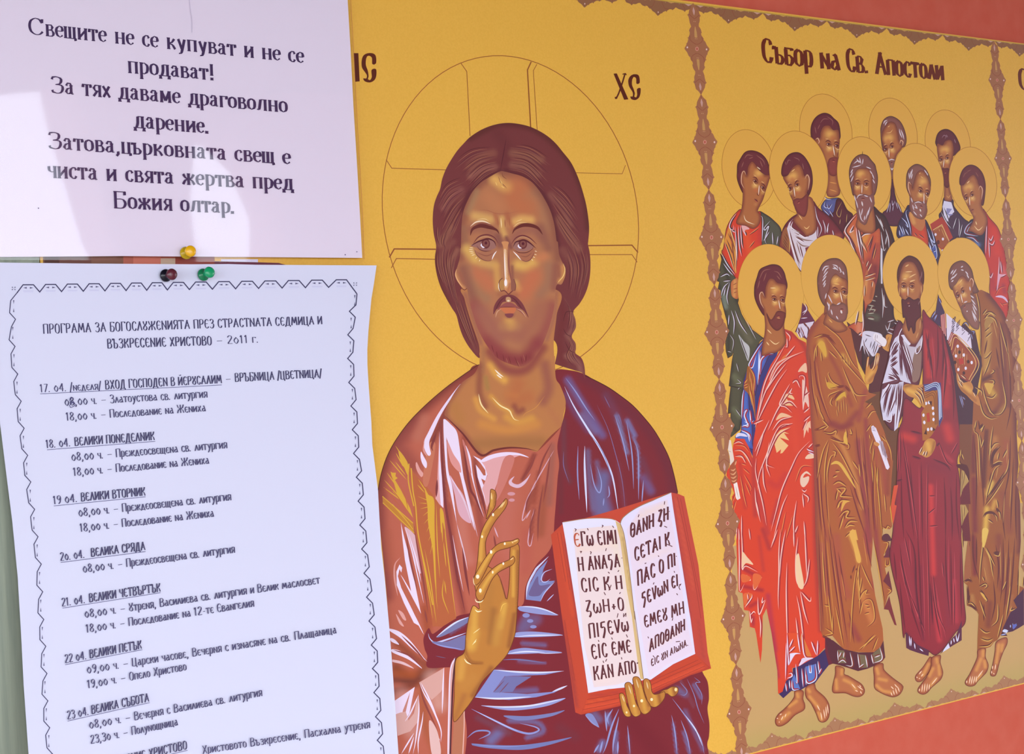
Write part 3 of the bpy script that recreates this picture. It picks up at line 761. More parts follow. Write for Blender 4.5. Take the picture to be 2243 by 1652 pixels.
# dark mantle behind the book and over the far shoulder
MAN = ('c7 660,100 780,170 930,250 1060,340 1200,450 1330,590 1440,730 1540,900 1610,1050 1660,1230 1700,1420 px 1500,1200 1530,1440 d1 1900,700 1960,820 1975,1000 1958,1130 1980,1300 1975,1450 1955,1540 1975,1700 px 1552,1740 1000,1740 '
       'c6 1010,1652 1020,1300 900,900 890,700 600,690 590,560 560,480 548,360 605,250 640,310 690,290 900,130 1060,85 1500,0 c5 1650,1400 1690,1180 1800,960 1970,750 2010,400 2040,0 c7 380,1100 360,900 400,700 450,430 340,240 335,60 520,60')
g.soft(MAN, '7a2d36', [
    ('c7 640,130 900,300 1200,540 1440,820 1600,1150 1660,1420', 22, '6e2f3b', .8), ('c7 460,330 560,520 700,720', 14, '6b4a72', .6), ('c7 480,170 620,400 760,620 860,780', 15, '6c6296', .75), ('c7 640,560 780,740', 14, '7377ac', .5),
    ('c7 900,340 1000,520 1080,720', 17, '6e4058', .6), ('c7 1020,560 1080,760 1140,980', 7, '787fae', .75), ('c7 1140,620 1220,780', 9, '737aad', .8), ('c7 1210,800 1260,960 1270,1250', 5, '787fae', .7), ('c7 1330,1260 1400,1400', 16, '6f5a88', .8), ('c7 1300,1050 1380,1250', 14, '6f3c50', .7),
    ('c7 430,620 440,1100 500,1300', 10, '6b3d48', .7), ('c7 700,960 720,1300 760,1600', 10, '6f688f', .7), ('c7 800,1080 840,1300', 9, '70678f', .6), ('c7 880,1240 860,1450 900,1620', 24, '6a6490', .95), ('c7 800,1400 820,1640', 22, '6c6894', .8), ('c7 1040,1100 1120,1640', 8, '7a3c4c', .7),
    ('c7 360,1000 400,1300 400,1640', 9, '6c333a', .7), ('c5 1850,1050 1760,1250', 12, '6f6390', .8), ('c5 1800,1560 1700,1640', 22, '6f5a80', .8), ('c6 1700,150 1640,260', 20, '6c5a82', .9), ('c6 1650,420 1900,440', 8, '70608a', .9), ('c6 1600,620 1900,640', 5, '70608a', .8),
    ('c6 1400,780 1300,950', 20, '7d80b4', .95), ('c6 1600,800 1500,950 1800,940', 11, '6d618e', .8), ('c6 850,300 1000,200', 7, '6f5c82', .9), ('c6 800,420 980,440', 8, '6f5f88', .9), ('c6 1400,1400 1300,1500', 20, '6d6a98', .9), ('c6 1500,1280 1800,1300 1880,1400 1700,1470', 9, '6c6490', .9),
    ('c6 1150,1250 1500,1420', 12, '704050', .8), ('d1 250,1350 420,1450', 20, '6c3a46', .4), ('d1 700,1250 650,1200', 14, '6d5f86', .9), ('d1 800,1200 820,1300', 10, '6a6592', .9), ('d1 700,1600 740,1520', 12, '6c6c9c', .9), ('d1 900,1400 890,1640', 8, '6d6490', .9), ('d1 1040,1450 1050,1640', 6, '6e4a64', .8),
    ('d1 1600,900 1700,960', 12, '6d5f86', .9), ('d1 1800,850 1880,1000', 7, '6d6490', .8), ('d1 1560,1300 1600,1640', 5, '6d6490', .9), ('d1 1680,1400 1750,1640', 6, '6d6490', .9), ('d1 1700,1150 1900,1600', 8, '6d6490', .6), ('d1 1640,800 1800,1100', 5, '7a4658', .8), ('d1 1100,1300 1400,1640', 40, '702832', .6)], 5.5)
# mantle highlights
LB, LW = '8f93c4', 'cfd2f2'
g.lines('c7 440,240 540,450 680,680 820,900 920,1100 985,1290 1040,1640|c7 665,900 665,1150 690,1640|c5 1690,1340 1710,1180 1790,1020 1810,990 1850,950 1940,860|c6 1610,12 1720,15 1900,50 2050,105|c6 1565,345 1750,325 2100,330|c6 1480,535 1650,505 1900,525 2090,525', 4.6, LW)
g.lines('c7 450,140 560,290 680,480 780,620|c7 700,740 860,960 980,1280|c7 1000,560 1090,850 1160,1180|c7 1130,620 1190,980 1210,1380|c7 1210,830 1260,1000 1265,1500|c7 1320,1280 1300,1540|c7 725,1100 770,1330 830,1420 850,1300 800,1120|c7 590,900 585,1200 605,1500|c7 930,1340 940,1440 915,1480|c7 880,1480 870,1570', 2.8, LB)
g.lines('c7 800,440 920,700 1000,960 1080,1280 1120,1640|c7 1040,540 1080,660|c7 430,960 430,1120 490,1310|c7 880,340 950,480', 1.5, '7a6c98')
g.fill('c5 1690,1340 1720,1190 1800,1040 1830,1000 1900,930 1930,900 1880,1010 1850,1140 2010,1130 1900,1250 1850,1360', '7b82b4', False); g.fill('c5 1720,1290 1760,1180 1820,1080 1840,1180 1960,1170 1880,1250 1830,1300', '6d5e88')
g.lines('c5 1690,1340 1715,1190 1790,1030 1930,870|c5 1850,1360 1900,1260 2010,1140|c5 1980,1000 1890,1040 1860,1120 1900,1150 1960,1110|c5 1920,1360 2000,1280', 2.2, 'b5b9e2')
g.fill('c6 1610,10 1760,15 1900,45 2040,105 1880,100 1700,75 1612,50', '8f93c4'); g.lines('c6 1610,10 1760,15 1900,45 2040,105', 3, LW)
g.dots('c6 1690,108', 8.0, '8689be', 5); g.dots('c6 1735,170', 7.0, '8689be', 4); g.dots('c6 1770,235', 7.2, '8689be', 3.6)
g.fill('c6 1580,300 1800,290 2090,325 1900,345 1565,350', '9296c8'); g.line('c6 1565,347 1750,332 2090,328', 2.8, LW, 't')
g.fill('c6 1500,505 1660,470 1850,490 2090,520 1850,530 1480,540', '8d90c2'); g.line('c6 1480,535 1680,512 1900,520', 3.4, LW, 't')
g.lines('c6 1420,605 1600,600 1900,635', 3, '71709e')
g.fill('c6 1330,715 1600,735 1850,745 2110,728 1900,770 1650,780 1450,785 1320,960 1700,985 1980,960 2150,890 2000,970 1800,1020 1500,1050 1120,1022', '8388bf', False)
g.fill('c6 1460,785 1750,790 1580,900 1540,960 1330,970', '716f9f', False); g.lines('c6 1450,830 1320,970|c6 1500,850 1390,975', 2, '7a4452')
g.lines('c6 1330,715 1600,738 1850,745 2110,728|c6 1120,1020 1400,1035 1750,1015|c6 1980,960 2080,920 2150,890', 4.2, LW)
g.fill('c6 1190,1112 1400,1125 1700,1110 1950,1060 2130,1030 1950,1110 1700,1155 1480,1165', '9196c8'); g.line('c6 1190,1112 1450,1128 1750,1112 2120,1035', 3.6, LW, 't')
g.fill('c6 1440,1225 1700,1230 1950,1200 2120,1165 1980,1230 1760,1270 1580,1275', '767aaa')
g.lines('c6 1080,1150 1300,1260 1550,1380 1720,1425 1830,1390 1790,1350 1620,1310', 4.6, '8a90c6'); g.lines('c6 1120,1170 1400,1310 1600,1400', 2, 'b4b9e6')
g.lines('c6 1030,1475 1130,1400 1260,1395 1280,1430 1160,1490', 3.6, '7f85b8')
g.fill('c6 1080,1535 1300,1550 1600,1555 1900,1520 2200,1465 1950,1550 1650,1605 1300,1590 1090,1555', '7076a8'); g.line('c6 1090,1540 1350,1570 1700,1560', 3, '8288bc', 't')
g.fill('c6 690,350 780,280 900,190 1055,130 1050,180 900,270 760,340', '77769f'); g.lines('c6 690,350 800,260 920,180 1055,125', 3.6, LW)
g.lines('c6 600,310 620,370 680,410 800,380 1030,300', 3.6, 'bcc0e6'); g.fill('c6 640,400 800,400 1020,330 1000,490 850,470 720,440', '75709c'); g.lines('c6 640,410 760,450 990,490', 3.2, '8f95cc')
g.lines('c6 680,560 800,585', 1.6, '6a5a78')
g.fill('d1 540,1200 620,1190 700,1340 620,1290', '8185b6'); g.lines('d1 540,1200 620,1290 705,1345', 2.6, LB)
g.lines('d1 930,1130 850,1320 780,1560 740,1652|d1 860,1130 800,1230 810,1310|d1 770,1150 790,1390|d1 700,1540 640,1640|d1 740,1500 710,1640|d1 930,1220 870,1500 860,1652|d1 920,1500 915,1652', 4.0, LB)
g.lines('d1 1550,1010 1650,1140 1780,1320 1880,1480 1920,1652|d1 1540,1200 1580,1400 1605,1652|d1 1650,1260 1720,1450 1760,1652|d1 1030,1320 1060,1652', 2.6, LB); g.lines('d1 1700,1200 1820,1370 1900,1560', 2.4, LW)
g.lines('d1 1640,820 1720,920 1690,970 1640,960|d1 1800,760 1870,820 1820,830 1890,960 1890,1080|d1 1720,780 1800,960 1850,1130 1920,1300', 1.8, '7d7fae')
# clavus: gold lines on the sleeve
GD = 'd0a03c'
g.fill('c4 385,1210 440,1300 600,1480 690,1600 c5 770,370 830,900 910,1550 760,1640 650,1640 580,1100 460,600 430,300 400,0', 'b0603f', False)
g.fill('c5 90,190 250,320 430,480 445,590 300,480 95,260', 'b87a38', False); g.lines('c5 90,190 430,490|c5 95,262 445,600|c5 200,280 340,440 430,560', 2.0, GD, '')
g.fill('c4 270,1050 370,1190 375,1330 330,1240 300,1200', GD); g.lines('c4 235,1000 360,1190|c4 170,1160 360,1380|c4 235,1180 350,1330|c4 240,1080 320,1230|c4 140,1300 270,1480|c4 110,1380 290,1580|c4 100,1460 340,1640', 2.2, GD)
g.fill('c4 180,1285 200,1300 240,1300 235,1340 260,1360 230,1380 300,1500 400,1700 c5 430,430 300,250 200,130 c4 250,1530 205,1370 190,1330', GD, False)
g.lines('c5 270,30 340,180 380,360|c5 130,40 250,180 400,400|c5 100,80 300,320', 1.8, 'b5623f'); g.lines('c4 385,1200 380,1400 c5 440,300|c4 410,1250 430,1500 c5 460,300 490,620 580,1050 650,1400', 2.6, GD, '')
g.fill('c5 560,100 600,170 665,230 670,500 680,900 690,1250 670,1100 650,800 600,500 590,300', GD); g.lines('c5 580,230 480,190|c5 580,270 500,265|c5 590,310 510,330|c5 600,360 540,410|c5 610,430 550,500|c5 620,500 580,590|c5 640,600 600,690|c5 650,700 620,840', 1.6, GD, 'e'); g.lines('c5 490,0 560,110 600,170|c5 480,60 560,150', 2, GD)
g.lines('c5 740,330 770,380 800,700 850,1100 910,1550|c5 690,280 700,700 730,1100|c5 750,450 760,700|c5 770,1110 760,1300 830,1500|c5 780,1130 800,1280|c5 560,780 620,1100 690,1600|c5 770,700 800,980|c5 640,400 660,700 690,1300 705,1450|c5 480,600 560,1000 650,1550', 2.2, GD)
g.fill('c5 730,330 770,370 780,560 760,480 745,600', GD)
# tunic lights
g.fill('c4 770,705 860,770 920,850 950,1020 980,1250 c5 1000,0 1060,260 1120,570 1040,300 980,60 c4 960,1350 900,1150 840,1000 800,900', WHT); g.fill('c4 770,705 800,900 820,1250 c5 870,100 920,500 975,760 890,360 835,100 c4 800,1300 775,950', WHT)
g.fill('c4 810,950 880,1090 950,1200 960,1300 850,1180', 'd58f8a'); g.fill('c4 840,1330 920,1450 c5 1000,200 1080,480 950,400 890,150', 'd3a2b0')
g.lines('c4 850,1350 940,1500 1020,1640', 2.2, WHT)
g.fill('c4 1010,1000 1070,1120 1100,1350 c5 1165,260 1215,430 1130,150 c4 1080,1330', WHT); g.fill('c4 980,940 1020,1010 1080,1300 1040,1250', 'c0746c')
g.fill('c4 1130,1210 1170,1260 1215,1330 1240,1330 1235,1270 1180,1190 1100,1110 1180,1150 1235,1215 1258,1320 1235,1390 1190,1365 1240,1500 c5 1255,180 1255,340 1215,180 c4 1150,1350', WHT, False)
g.fill('c4 1190,1175 1330,1110 1480,1095 1640,1100 1560,1130 1440,1150 1400,1330 1340,1490 1290,1610 c5 1250,330 1225,180 c4 1200,1480 1260,1330 1230,1230', 'd9a0a2', False)
g.fill('c4 1180,1170 1260,1115 1380,1080 1500,1070 1620,1085 1720,1130 1600,1105 1480,1110 1340,1135 1220,1180', WHT)
g.fill('c4 1440,1150 1560,1135 1480,1380 1370,1600 1340,1560', 'c4766c'); g.fill('c4 725,840 735,1200 c5 770,120 770,310 725,280 680,215 c4 680,1590 700,1400', 'd99fa0', False); g.fill('c4 725,830 735,1150 c5 765,150 768,320 740,290 728,150 c4 718,1300', WHT, False)
g.fill('c4 600,1000 680,980 640,1250 590,1450 540,1380', 'bd7058')
g.fill('c4 960,310 850,480 740,660 650,860 610,970 630,1090 600,1110 560,1040 550,960 600,850 700,660 830,470', WHT); g.fill('c4 560,930 555,1030 590,1120 540,1050', 'd28f88')
g.fill('c4 520,1065 545,1110 585,1190 575,1250 535,1200 515,1130', WHT); g.fill('c4 470,1180 510,1260 545,1310 525,1350 480,1290 460,1220', 'd69a94')
g.lines('c5 880,30 1000,250 1100,540|c5 1000,0 1060,260 1150,640|c5 1100,0 1160,250 1220,420|c5 920,500 1000,820 1040,1020|c5 870,620 920,900 990,1250', 2.4, 'd8bccb')
g.fill('c4 1560,1340 1530,1400 1600,1430 1690,1370 1740,1310 1680,1420 1600,1470 1510,1440 1500,1390', 'd6b2c4'); g.lines('c4 1700,1640 1740,1520 1800,1400 2000,1050|c5 1800,60 1720,180 1670,330 1650,460 1740,340|c5 1740,340 1690,440|c5 1780,330 1740,500 1710,700 1740,740 1770,600', 2.6, 'cfa0ac')
g.dots('c4 1525,1535', 8.5, 'c98f98', 4); g.dots('c4 1530,1605', 6.5, 'c98f98', 3.5); g.lines('c5 1335,530 1360,600 1380,650', 3, 'cfa4b4')
g.fill('c5 295,480 330,640 400,900 440,1100 520,1500 430,1330 290,1060 320,1100 410,1250 340,900 310,640', WHT, False)
g.fill('c5 340,530 455,630 480,780 520,1050 500,1050 430,850 370,650', 'd3a8b0'); g.lines('c5 345,535 430,850 550,1380|c5 380,600 470,900 520,1150', 2.6, WHT)
g.fill('c5 280,950 310,985 300,1040 280,1000 262,1080 300,1210 420,1450 510,1640 440,1600 330,1380 250,1180 245,1030', WHT, False); g.lines('c5 290,870 230,950 225,1100 260,1300', 4, 'cf9088')
g.fill('c5 265,1460 320,1490 355,1570 320,1560', 'd79d98'); g.fill('c5 240,1500 290,1570 330,1640 280,1610', 'd79d98')
# lower sleeve
g.fill('c6 165,255 280,290 400,390 550,580 585,620 420,480 290,360 170,280', WHT); g.lines('c6 400,20 480,180 550,320|c6 350,0 460,180', 3, WHT); g.fill('c6 180,360 230,380 275,435 190,400', WHT)
g.fill('c6 195,485 300,510 440,610 530,700 380,600 200,520', WHT); g.fill('c6 200,600 330,630 440,700 300,650 200,625', 'dcb6bc')
g.fill('c6 225,1060 450,905 430,1000 390,1200 340,1280 350,1180 400,960 320,1160 275,1360 290,1200 235,1210', WHT, False); g.fill('c6 235,1210 290,1190 350,1180 380,1280 440,1200 480,1010 495,1180 480,1300 400,1400 260,1450', 'cf9f98', False)
g.lines('c6 490,990 495,1200 460,1500 430,1652|c6 545,1180 530,1300 490,1500 490,1652|c6 490,1000 400,1200 340,1290|c6 440,1420 300,1652|c6 440,1460 380,1652', 3.2, WHT)
g.fill('c6 500,855 780,690 770,900 740,960 640,1050 560,960', 'cf9d94', False); g.lines('c6 500,855 560,990 650,1150 740,1380 740,1520|c6 520,860 620,1060 700,1250|c6 775,690 765,900 755,1200|c6 900,575 860,700 850,900 830,1300 820,1652|c6 610,1285 640,1460 640,1652|c6 620,1300 730,1500', 3.6, WHT)
g.fill('c6 610,1285 700,1400 740,1652 640,1652', 'd9b0ac'); g.fill('c6 890,600 840,720 820,1200 815,1652 850,1652 860,900 905,720', 'd0a09c'); g.line('c6 895,590 845,740 830,1200 820,1652', 2.6, WHT)
g.line('c6 905,590 880,800 860,1200 845,1652', 3.4, '4f2a35'); g.fill('c6 885,1300 1000,1160 1010,1250 985,1660 860,1660', 'b06f55', False); g.line('c6 1000,1170 1000,1350 985,1652', 2.4, 'd8a698')
g.lines('c4 748,760 752,1100 785,1600 c5 850,640 930,1200|c4 990,990 1030,1250 1070,1480 c5 1130,220 1210,430|c4 1105,1190 1150,1420 1180,1530 c5 1205,220 1245,420|c5 805,340 850,600 920,1050 1010,1480|c5 980,760 1010,1000 1060,1300|c5 700,0 690,200|c4 690,860 640,1000 650,1060', 5.5, '7d3a3c')
g.lines('c4 1800,1090 1740,1240 1640,1390|c4 1980,960 1880,1150 1800,1400|c4 1960,1100 1920,1400 1880,1640|c5 1760,120 1700,260 1690,380|c5 1790,340 1740,520 1730,680|c5 1880,60 1830,400 1820,700|c5 1560,900 1600,1050 1580,1200|c5 1330,620 1360,800|c5 440,500 470,700 540,1100 600,1500|c5 350,600 400,900 480,1250|c6 560,40 590,200|c6 300,330 440,470 570,620|c6 210,490 400,560 520,680|c6 500,870 560,1080 700,1380', 4.2, '8a4440')
g.line('c4 1165,95 1050,170 950,240 800,350 600,520 400,720 250,920 150,1100 80,1300 40,1500', 1.6, '56301f')
g.line('c7 665,115 780,170 930,250 1060,340 1200,450 1330,590 1440,730 1540,900 1610,1050 1660,1230 1700,1420', 1.8, '4c2424')
fig = ink.build('haloed_figure', M_print, banner, 'large haloed man in red tunic and dark blue mantle')
halo_ink.build('halo', M_print, fig, 'thin brown halo ring with cross lines')

# hair ------------------------------------------------------------------
ink = Ink(GO, None, True); g = ink
HAIR = ('c1 560,280 700,190 860,130 1020,108 1180,125 1320,165 1480,250 1600,350 1700,470 1800,600 1880,770 1940,950 1990,1150 2018,1380 2008,1560 c2 2005,30 2025,130 2035,250 2030,400 2005,540 1960,660 1900,760 1825,855 1850,950 1855,1050 1805,1160 1850,1240 1857,1310 1850,1365 1920,1420 '
        '1955,1500 1968,1600 1965,1690 c7 640,90 560,60 430,20 340,-10 c2 1600,1500 1580,1200 1000,1000 700,1300 672,1425 560,1310 480,1180 430,1050 390,900 340,820 270,700 200,560 155,420 130,280 128,180 140,90 c1 140,1600 110,1450 100,1280 115,1120 150,1010 190,920 215,800 260,680 320,570 400,450 480,360')
g.soft(HAIR, '733a3c', [
    ('c1 560,290 860,140 1020,118 1320,175 1600,370 1800,620 1960,1000 2010,1400', 14, '5a2f2e', .75), ('c1 900,250 1000,400 960,600', 24, '6a3538', .7), ('c1 560,650 700,530 840,480', 15, '8d5749', .65), ('c1 1080,480 1250,510 1420,560', 15, '8c5a4a', .8), ('c1 560,760 700,680 860,650', 12, '966055', .7),
    ('c1 1080,620 1250,650 1380,740', 14, '8f5d50', .7), ('c1 230,1150 340,1000 450,930', 12, '8d5650', .7), ('c1 300,1400 380,1150 470,1000', 10, '7c4742', .6), ('c1 200,1600 330,1400', 14, '93604e', .7), ('c1 1550,1000 1700,1150 1780,1350', 14, '8a564c', .7), ('c1 1650,1300 1780,1500 1880,1652', 16, '93604f', .7),
    ('c2 330,480 300,300 400,100', 10, '94604f', .8), ('c2 200,250 250,100 350,0', 12, '855047', .7), ('c2 1700,100 1800,250 1850,400', 14, '8a554a', .5), ('c2 1600,600 1700,900 1650,1200 1700,1500', 16, '6f3234', .8), ('c2 1800,900 1830,1040 1780,1120', 8, '8d5a52', .9), ('c2 1750,1150 1830,1280 1800,1350', 8, '8a564f', .9), ('c2 1740,1400 1880,1480 1920,1600', 10, '8d5a52', .9),
    ('c2 420,700 520,1000 650,1350', 12, '7d4440', .7), ('c2 500,640 560,950 640,1200', 7, '6a3230', .7), ('c2 140,150 160,450 300,750', 10, '5f2f2d', .6), ('c1 460,1180 560,960 700,820 920,700', 10, '5d2c33', .9), ('c1 1000,700 1250,790 1450,980 1560,1230 1630,1600', 11, '5d2c33', .9)], 5)
HC = ['8f5c4c', '5c2c30', 'a06a52', '64333a', '85524a']
for gd in ('c1 300,640 560,440 860,400|c1 420,700 640,540 870,480|c1 480,800 680,620 880,560|c1 520,900 720,700 890,640|c1 560,950 740,780 910,690', 'c1 1030,360 1300,400 1560,560|c1 1040,440 1290,490 1540,680|c1 1050,520 1280,580 1520,800|c1 1040,600 1260,650 1490,900|c1 1020,690 1240,750 1470,960',
           'c1 150,1060 270,860 480,760|c1 170,1200 310,980 500,880|c1 200,1380 340,1130 500,980|c1 230,1520 370,1250 480,1080|c1 330,1560 410,1380 465,1200', 'c1 1500,800 1720,960 1890,1200|c1 1530,920 1720,1120 1900,1380|c1 1560,1050 1720,1280 1920,1540|c1 1590,1200 1720,1420 1890,1650|c1 1620,1350 1710,1520 1810,1680',
           'c1 140,1300 150,1480 190,1640|c1 230,1440 200,1560 230,1652|c1 330,1460 270,1580 290,1652', 'c2 150,60 150,300 240,560|c2 220,20 210,300 330,680|c2 300,20 270,300 400,860|c2 380,30 320,300 440,900|c2 420,120 350,360 370,560', 'c2 1690,60 1780,320 1760,640|c2 1780,30 1870,320 1820,700|c2 1880,20 1960,320 1880,720|c2 1980,60 2010,320 1920,680',
           'c2 330,640 440,960 600,1330|c2 400,680 500,980 640,1360|c2 470,640 560,980 660,1300', 'c2 1690,640 1780,860 1740,1120|c2 1720,700 1830,920 1790,1130|c2 1750,760 1850,980 1810,1140', 'c2 1690,1080 1790,1260 1740,1400 1850,1560|c2 1740,1130 1830,1280 1790,1390 1900,1540|c2 1800,1180 1850,1290 1840,1370 1940,1520'):
    g.strands(gd, 5, 1.5, HC)
g.line('c1 930,690 955,560 980,420 1000,300', 2.2, '5a2a31', 't')
for q in ('c2 1850,860 1740,860 1700,980', 'c2 1805,1165 1740,1130 1700,1060', 'c2 1855,1362 1780,1330 1720,1220'):
    g.line(q, 1.6, '57292c', 't')
g.build('hair', M_print, fig, 'long brown hair parted in the middle')

# neck and face -----------------------------------------------------------
ink = Ink(GO, None, True); g = ink
NECK = ('c2 480,560 490,700 560,950 640,1180 672,1300 675,1500 c4 1165,95 1110,200 970,300 850,480 780,650 860,740 980,860 1080,1000 1180,1105 1320,1050 1500,1025 1700,1035 1820,1060 1960,900 2070,800 2110,640 2130,500 2070,330 2020,240 2010,0 c2 1590,1400 1585,1200 1620,900 1640,600 1000,500')
g.soft(NECK, 'b4764a', [
    ('c4 1165,100 950,320 790,650 980,860 1180,1105', 14, '915045', .8), ('c4 1180,120 1170,400 1230,560', 14, '8c5040', .85), ('c4 1300,100 1360,200 1450,270', 15, 'd9a04e', .95), ('c4 1240,240 1260,360', 10, '9c7a46', .7), ('c4 1600,320 1560,500 1700,460', 34, 'b26a44', .9), ('c4 1900,100 1940,350 1880,500', 22, '96584a', .9), ('c4 1130,480 1180,600 1330,700', 12, 'd2954a', .9),
    ('c4 1300,450 1400,560 1520,620', 10, 'cf9548', .9), ('c4 1560,560 1600,620 1650,600', 12, '8f4f40', .95), ('c4 1480,680 1600,740 1750,700', 16, 'cf9448', .9), ('c4 1200,760 1500,830 1800,760', 20, 'c98746', .8), ('c4 1150,980 1500,960 1850,960', 26, '9d6a42', .8), ('c4 900,560 950,700', 24, 'ad7442', .7),
    ('c2 500,640 600,950 690,1250', 9, '9a6050', .8), ('c2 1620,600 1590,900 1500,1200', 9, '9d6250', .8), ('c2 800,1350 1000,1560 1250,1560 1450,1300', 20, '8a4442', .9), ('c2 720,1300 720,1600', 8, 'a06a4a', .7), ('c4 1960,600 2060,760', 14, 'b0704a', .8), ('c4 1480,420 1580,440', 12, 'bd7444', .5)], 5)
g.lines('c4 1160,420 1190,540 1270,640|c4 1310,460 1400,550 1500,605 1530,660 1560,705 1610,720', 3.0, 'efd9a0'); g.lines('c4 1340,150 1390,200 1440,235|c4 1360,205 1420,250', 3.0, 'f0e2d2'); g.lines('c4 1640,700 1680,640 1800,570 1900,440', 1.4, 'c98a48')
g.lines('c4 780,660 980,860 1180,1100 1330,1050 1500,1022 1680,1030 1820,1060', 5, '6f3332'); g.lines('c4 1820,1060 1960,910 2080,790', 4.6, '8a4238')
KF = 1.3
FACE = ('c1 920,705 800,770 690,840 590,950 520,1080 475,1200 455,1350 445,1640 c2 440,80 430,200 400,310 375,390 400,480 440,550 490,592 520,570 540,700 590,880 650,1060 720,1200 800,1320 900,1430 1050,1500 1200,1530 1300,1470 1400,1350 1480,1180 1540,1010 1590,800 1615,540 1680,520 1725,420 1725,330 1690,250 1650,150 '
        '1635,0 c1 1620,1560 1590,1350 1540,1180 1470,1040 1400,930 1310,830 1200,765 1080,730 980,705')
g.soft(FACE, 'ad7150', [(q[0], q[1] * (KF if q[1] > 7 else 1), q[2], q[3] * .95) for q in [
    ('c1 920,710 690,850 530,1080 460,1350 445,1640 c2 430,200', 14, '8d5546', .9), ('c1 1000,710 1200,770 1400,940 1540,1190 1620,1560 c2 1640,200', 16, '8a5446', .9), ('c1 1350,950 1450,1150 1500,1400', 15, '97735c', .25), ('c1 640,950 540,1200', 10, 'a58a62', .4),
    ('c1 860,800 960,880 1020,900', 16, 'dda85e', .95), ('c1 1150,900 1100,1050 1220,1150', 36, 'bd6c48', .7), ('c1 800,1020 900,1120', 24, 'bd7a54', .7), ('c1 620,1250 720,1270 800,1290', 14, 'd5a562', .9), ('c1 1080,1340 1180,1290 1300,1300', 13, 'd9a560', .95), ('c1 950,1280 955,1400 980,1480', 9, 'd2a260', .9), ('c1 1010,1230 1040,1320 1080,1400', 8, 'ab6448', .9), ('c1 860,1230 900,1340', 7, 'ad6648', .8),
    ('c1 560,1420 680,1400 850,1470 920,1600', 14, '99604f', .9), ('c1 1060,1600 1160,1450 1320,1420 1440,1500', 16, '9a6051', .9), ('c1 900,1500 930,1600', 10, '85524a', .9), ('c1 1000,1510 1060,1640', 7, '7d4a46', .9), ('c1 1420,1400 1520,1640', 16, '8f5a4c', .9), ('c1 480,1400 520,1640', 10, '97664f', .8),
    ('c2 520,90 570,150 620,220', 15, 'd8aa5c', .9), ('c2 700,260 850,280', 14, 'd0a05c', .8), ('c2 600,380 720,440 800,520', 22, 'c06e4e', .75), ('c2 880,300 900,560', 10, 'cf9a56', .8), ('c2 1150,280 1250,300 1330,250', 16, 'd9a95a', .95), ('c2 1120,500 1160,580', 9, 'cda05c', .9), ('c2 1330,420 1280,520 1220,620', 26, 'c46c4c', .75), ('c2 1400,200 1460,180', 14, 'c77c54', .8),
    ('c2 1530,300 1520,500 1420,650', 16, '8f6a58', .5), ('c2 540,330 600,560 760,700', 14, '907058', .45), ('c2 470,330 540,560 640,800', 16, '8a564a', .85), ('c2 1610,300 1590,560', 12, '8f564a', .85),
    ('c2 600,800 650,1000 760,1180 900,1330', 22, '96504a', .95), ('c2 1560,800 1500,1020 1400,1220', 22, '96504a', .95), ('c2 700,850 820,1000 900,1150', 24, '9d6052', .9), ('c2 1420,800 1320,1000 1200,1150', 26, 'a2644f', .9), ('c2 760,1250 950,1390 1200,1430 1380,1260', 24, '8a3f42', .95), ('c2 900,1420 1150,1470 1280,1420', 16, '843a3e', .9), ('c2 1000,1120 1150,1130', 26, '9f6250', .8),
    ('c2 1040,970 1060,1010', 15, 'cf9a55', .95), ('c2 960,1040 1130,1040', 14, 'b47e54', .5), ('c2 1030,900 1060,900', 9, '84424c', .95), ('c2 920,640 1000,660 1120,660', 9, 'a06248', .7), ('c2 1075,300 1080,550', 6, '8a544a', .95), ('c2 960,200 960,420', 3.5, 'b9805a', .6), ('c2 380,400 420,500 490,570', 6, 'c98a58', .95), ('c2 430,380 480,500', 6, '9a5c4a', .8), ('c2 1700,300 1700,420 1650,480', 7, 'c58750', .95), ('c2 1640,300 1650,420', 6, '965a48', .8)]], 3.6)
# brows, eyes, nose, mouth
g.lines('c1 560,1490 590,1410 680,1370 780,1385 880,1420 915,1470', 8.6, '67302f'); g.lines('c1 1075,1470 1110,1410 1200,1365 1300,1365 1390,1400 1450,1480', 8.2, '67302f')
g.lines('c1 600,1380 680,1340 780,1350 860,1390', 3.6, '8a5044'); g.lines('c1 560,1380 630,1325 720,1315 810,1350', 3.2, 'ead0b6'); g.lines('c1 640,1295 730,1285 790,1310|c1 1085,1390 1160,1335 1260,1330|c1 1120,1320 1200,1290', 1.8, 'e2bd84')
g.lines('c1 935,1270 945,1400', 2.4, 'e8c99a'); g.line('c1 985,1290 990,1390', 2.2, 'a05f46', 't'); g.lines('c1 600,1180 760,1180 880,1220 1010,1220 1150,1190', 1.3, 'a4624c'); g.lines('c1 895,1260 905,1400|c1 1040,1260 1045,1380', 1.6, 'a06046')
for e in ('c1 590,1600 660,1510 760,1480 850,1510 910,1590', 'c1 1060,1600 1120,1520 1200,1490 1290,1520 1380,1600'):
    g.lines(e, 3.0, '70363a')
g.lines('c1 620,1570 700,1510 790,1510 870,1560|c1 1100,1570 1180,1510 1260,1520 1340,1580', 2.2, 'b98a66')
g.fill('c2 570,45 640,0 c1 700,1545 780,1530 850,1560 880,1620 c2 870,75 790,105 700,100 640,70', '9a6a62'); g.fill('c2 1085,60 1110,0 c1 1150,1555 1220,1545 1290,1580 1340,1640 c2 1330,75 1250,115 1160,115 1110,90', '9a6a62')
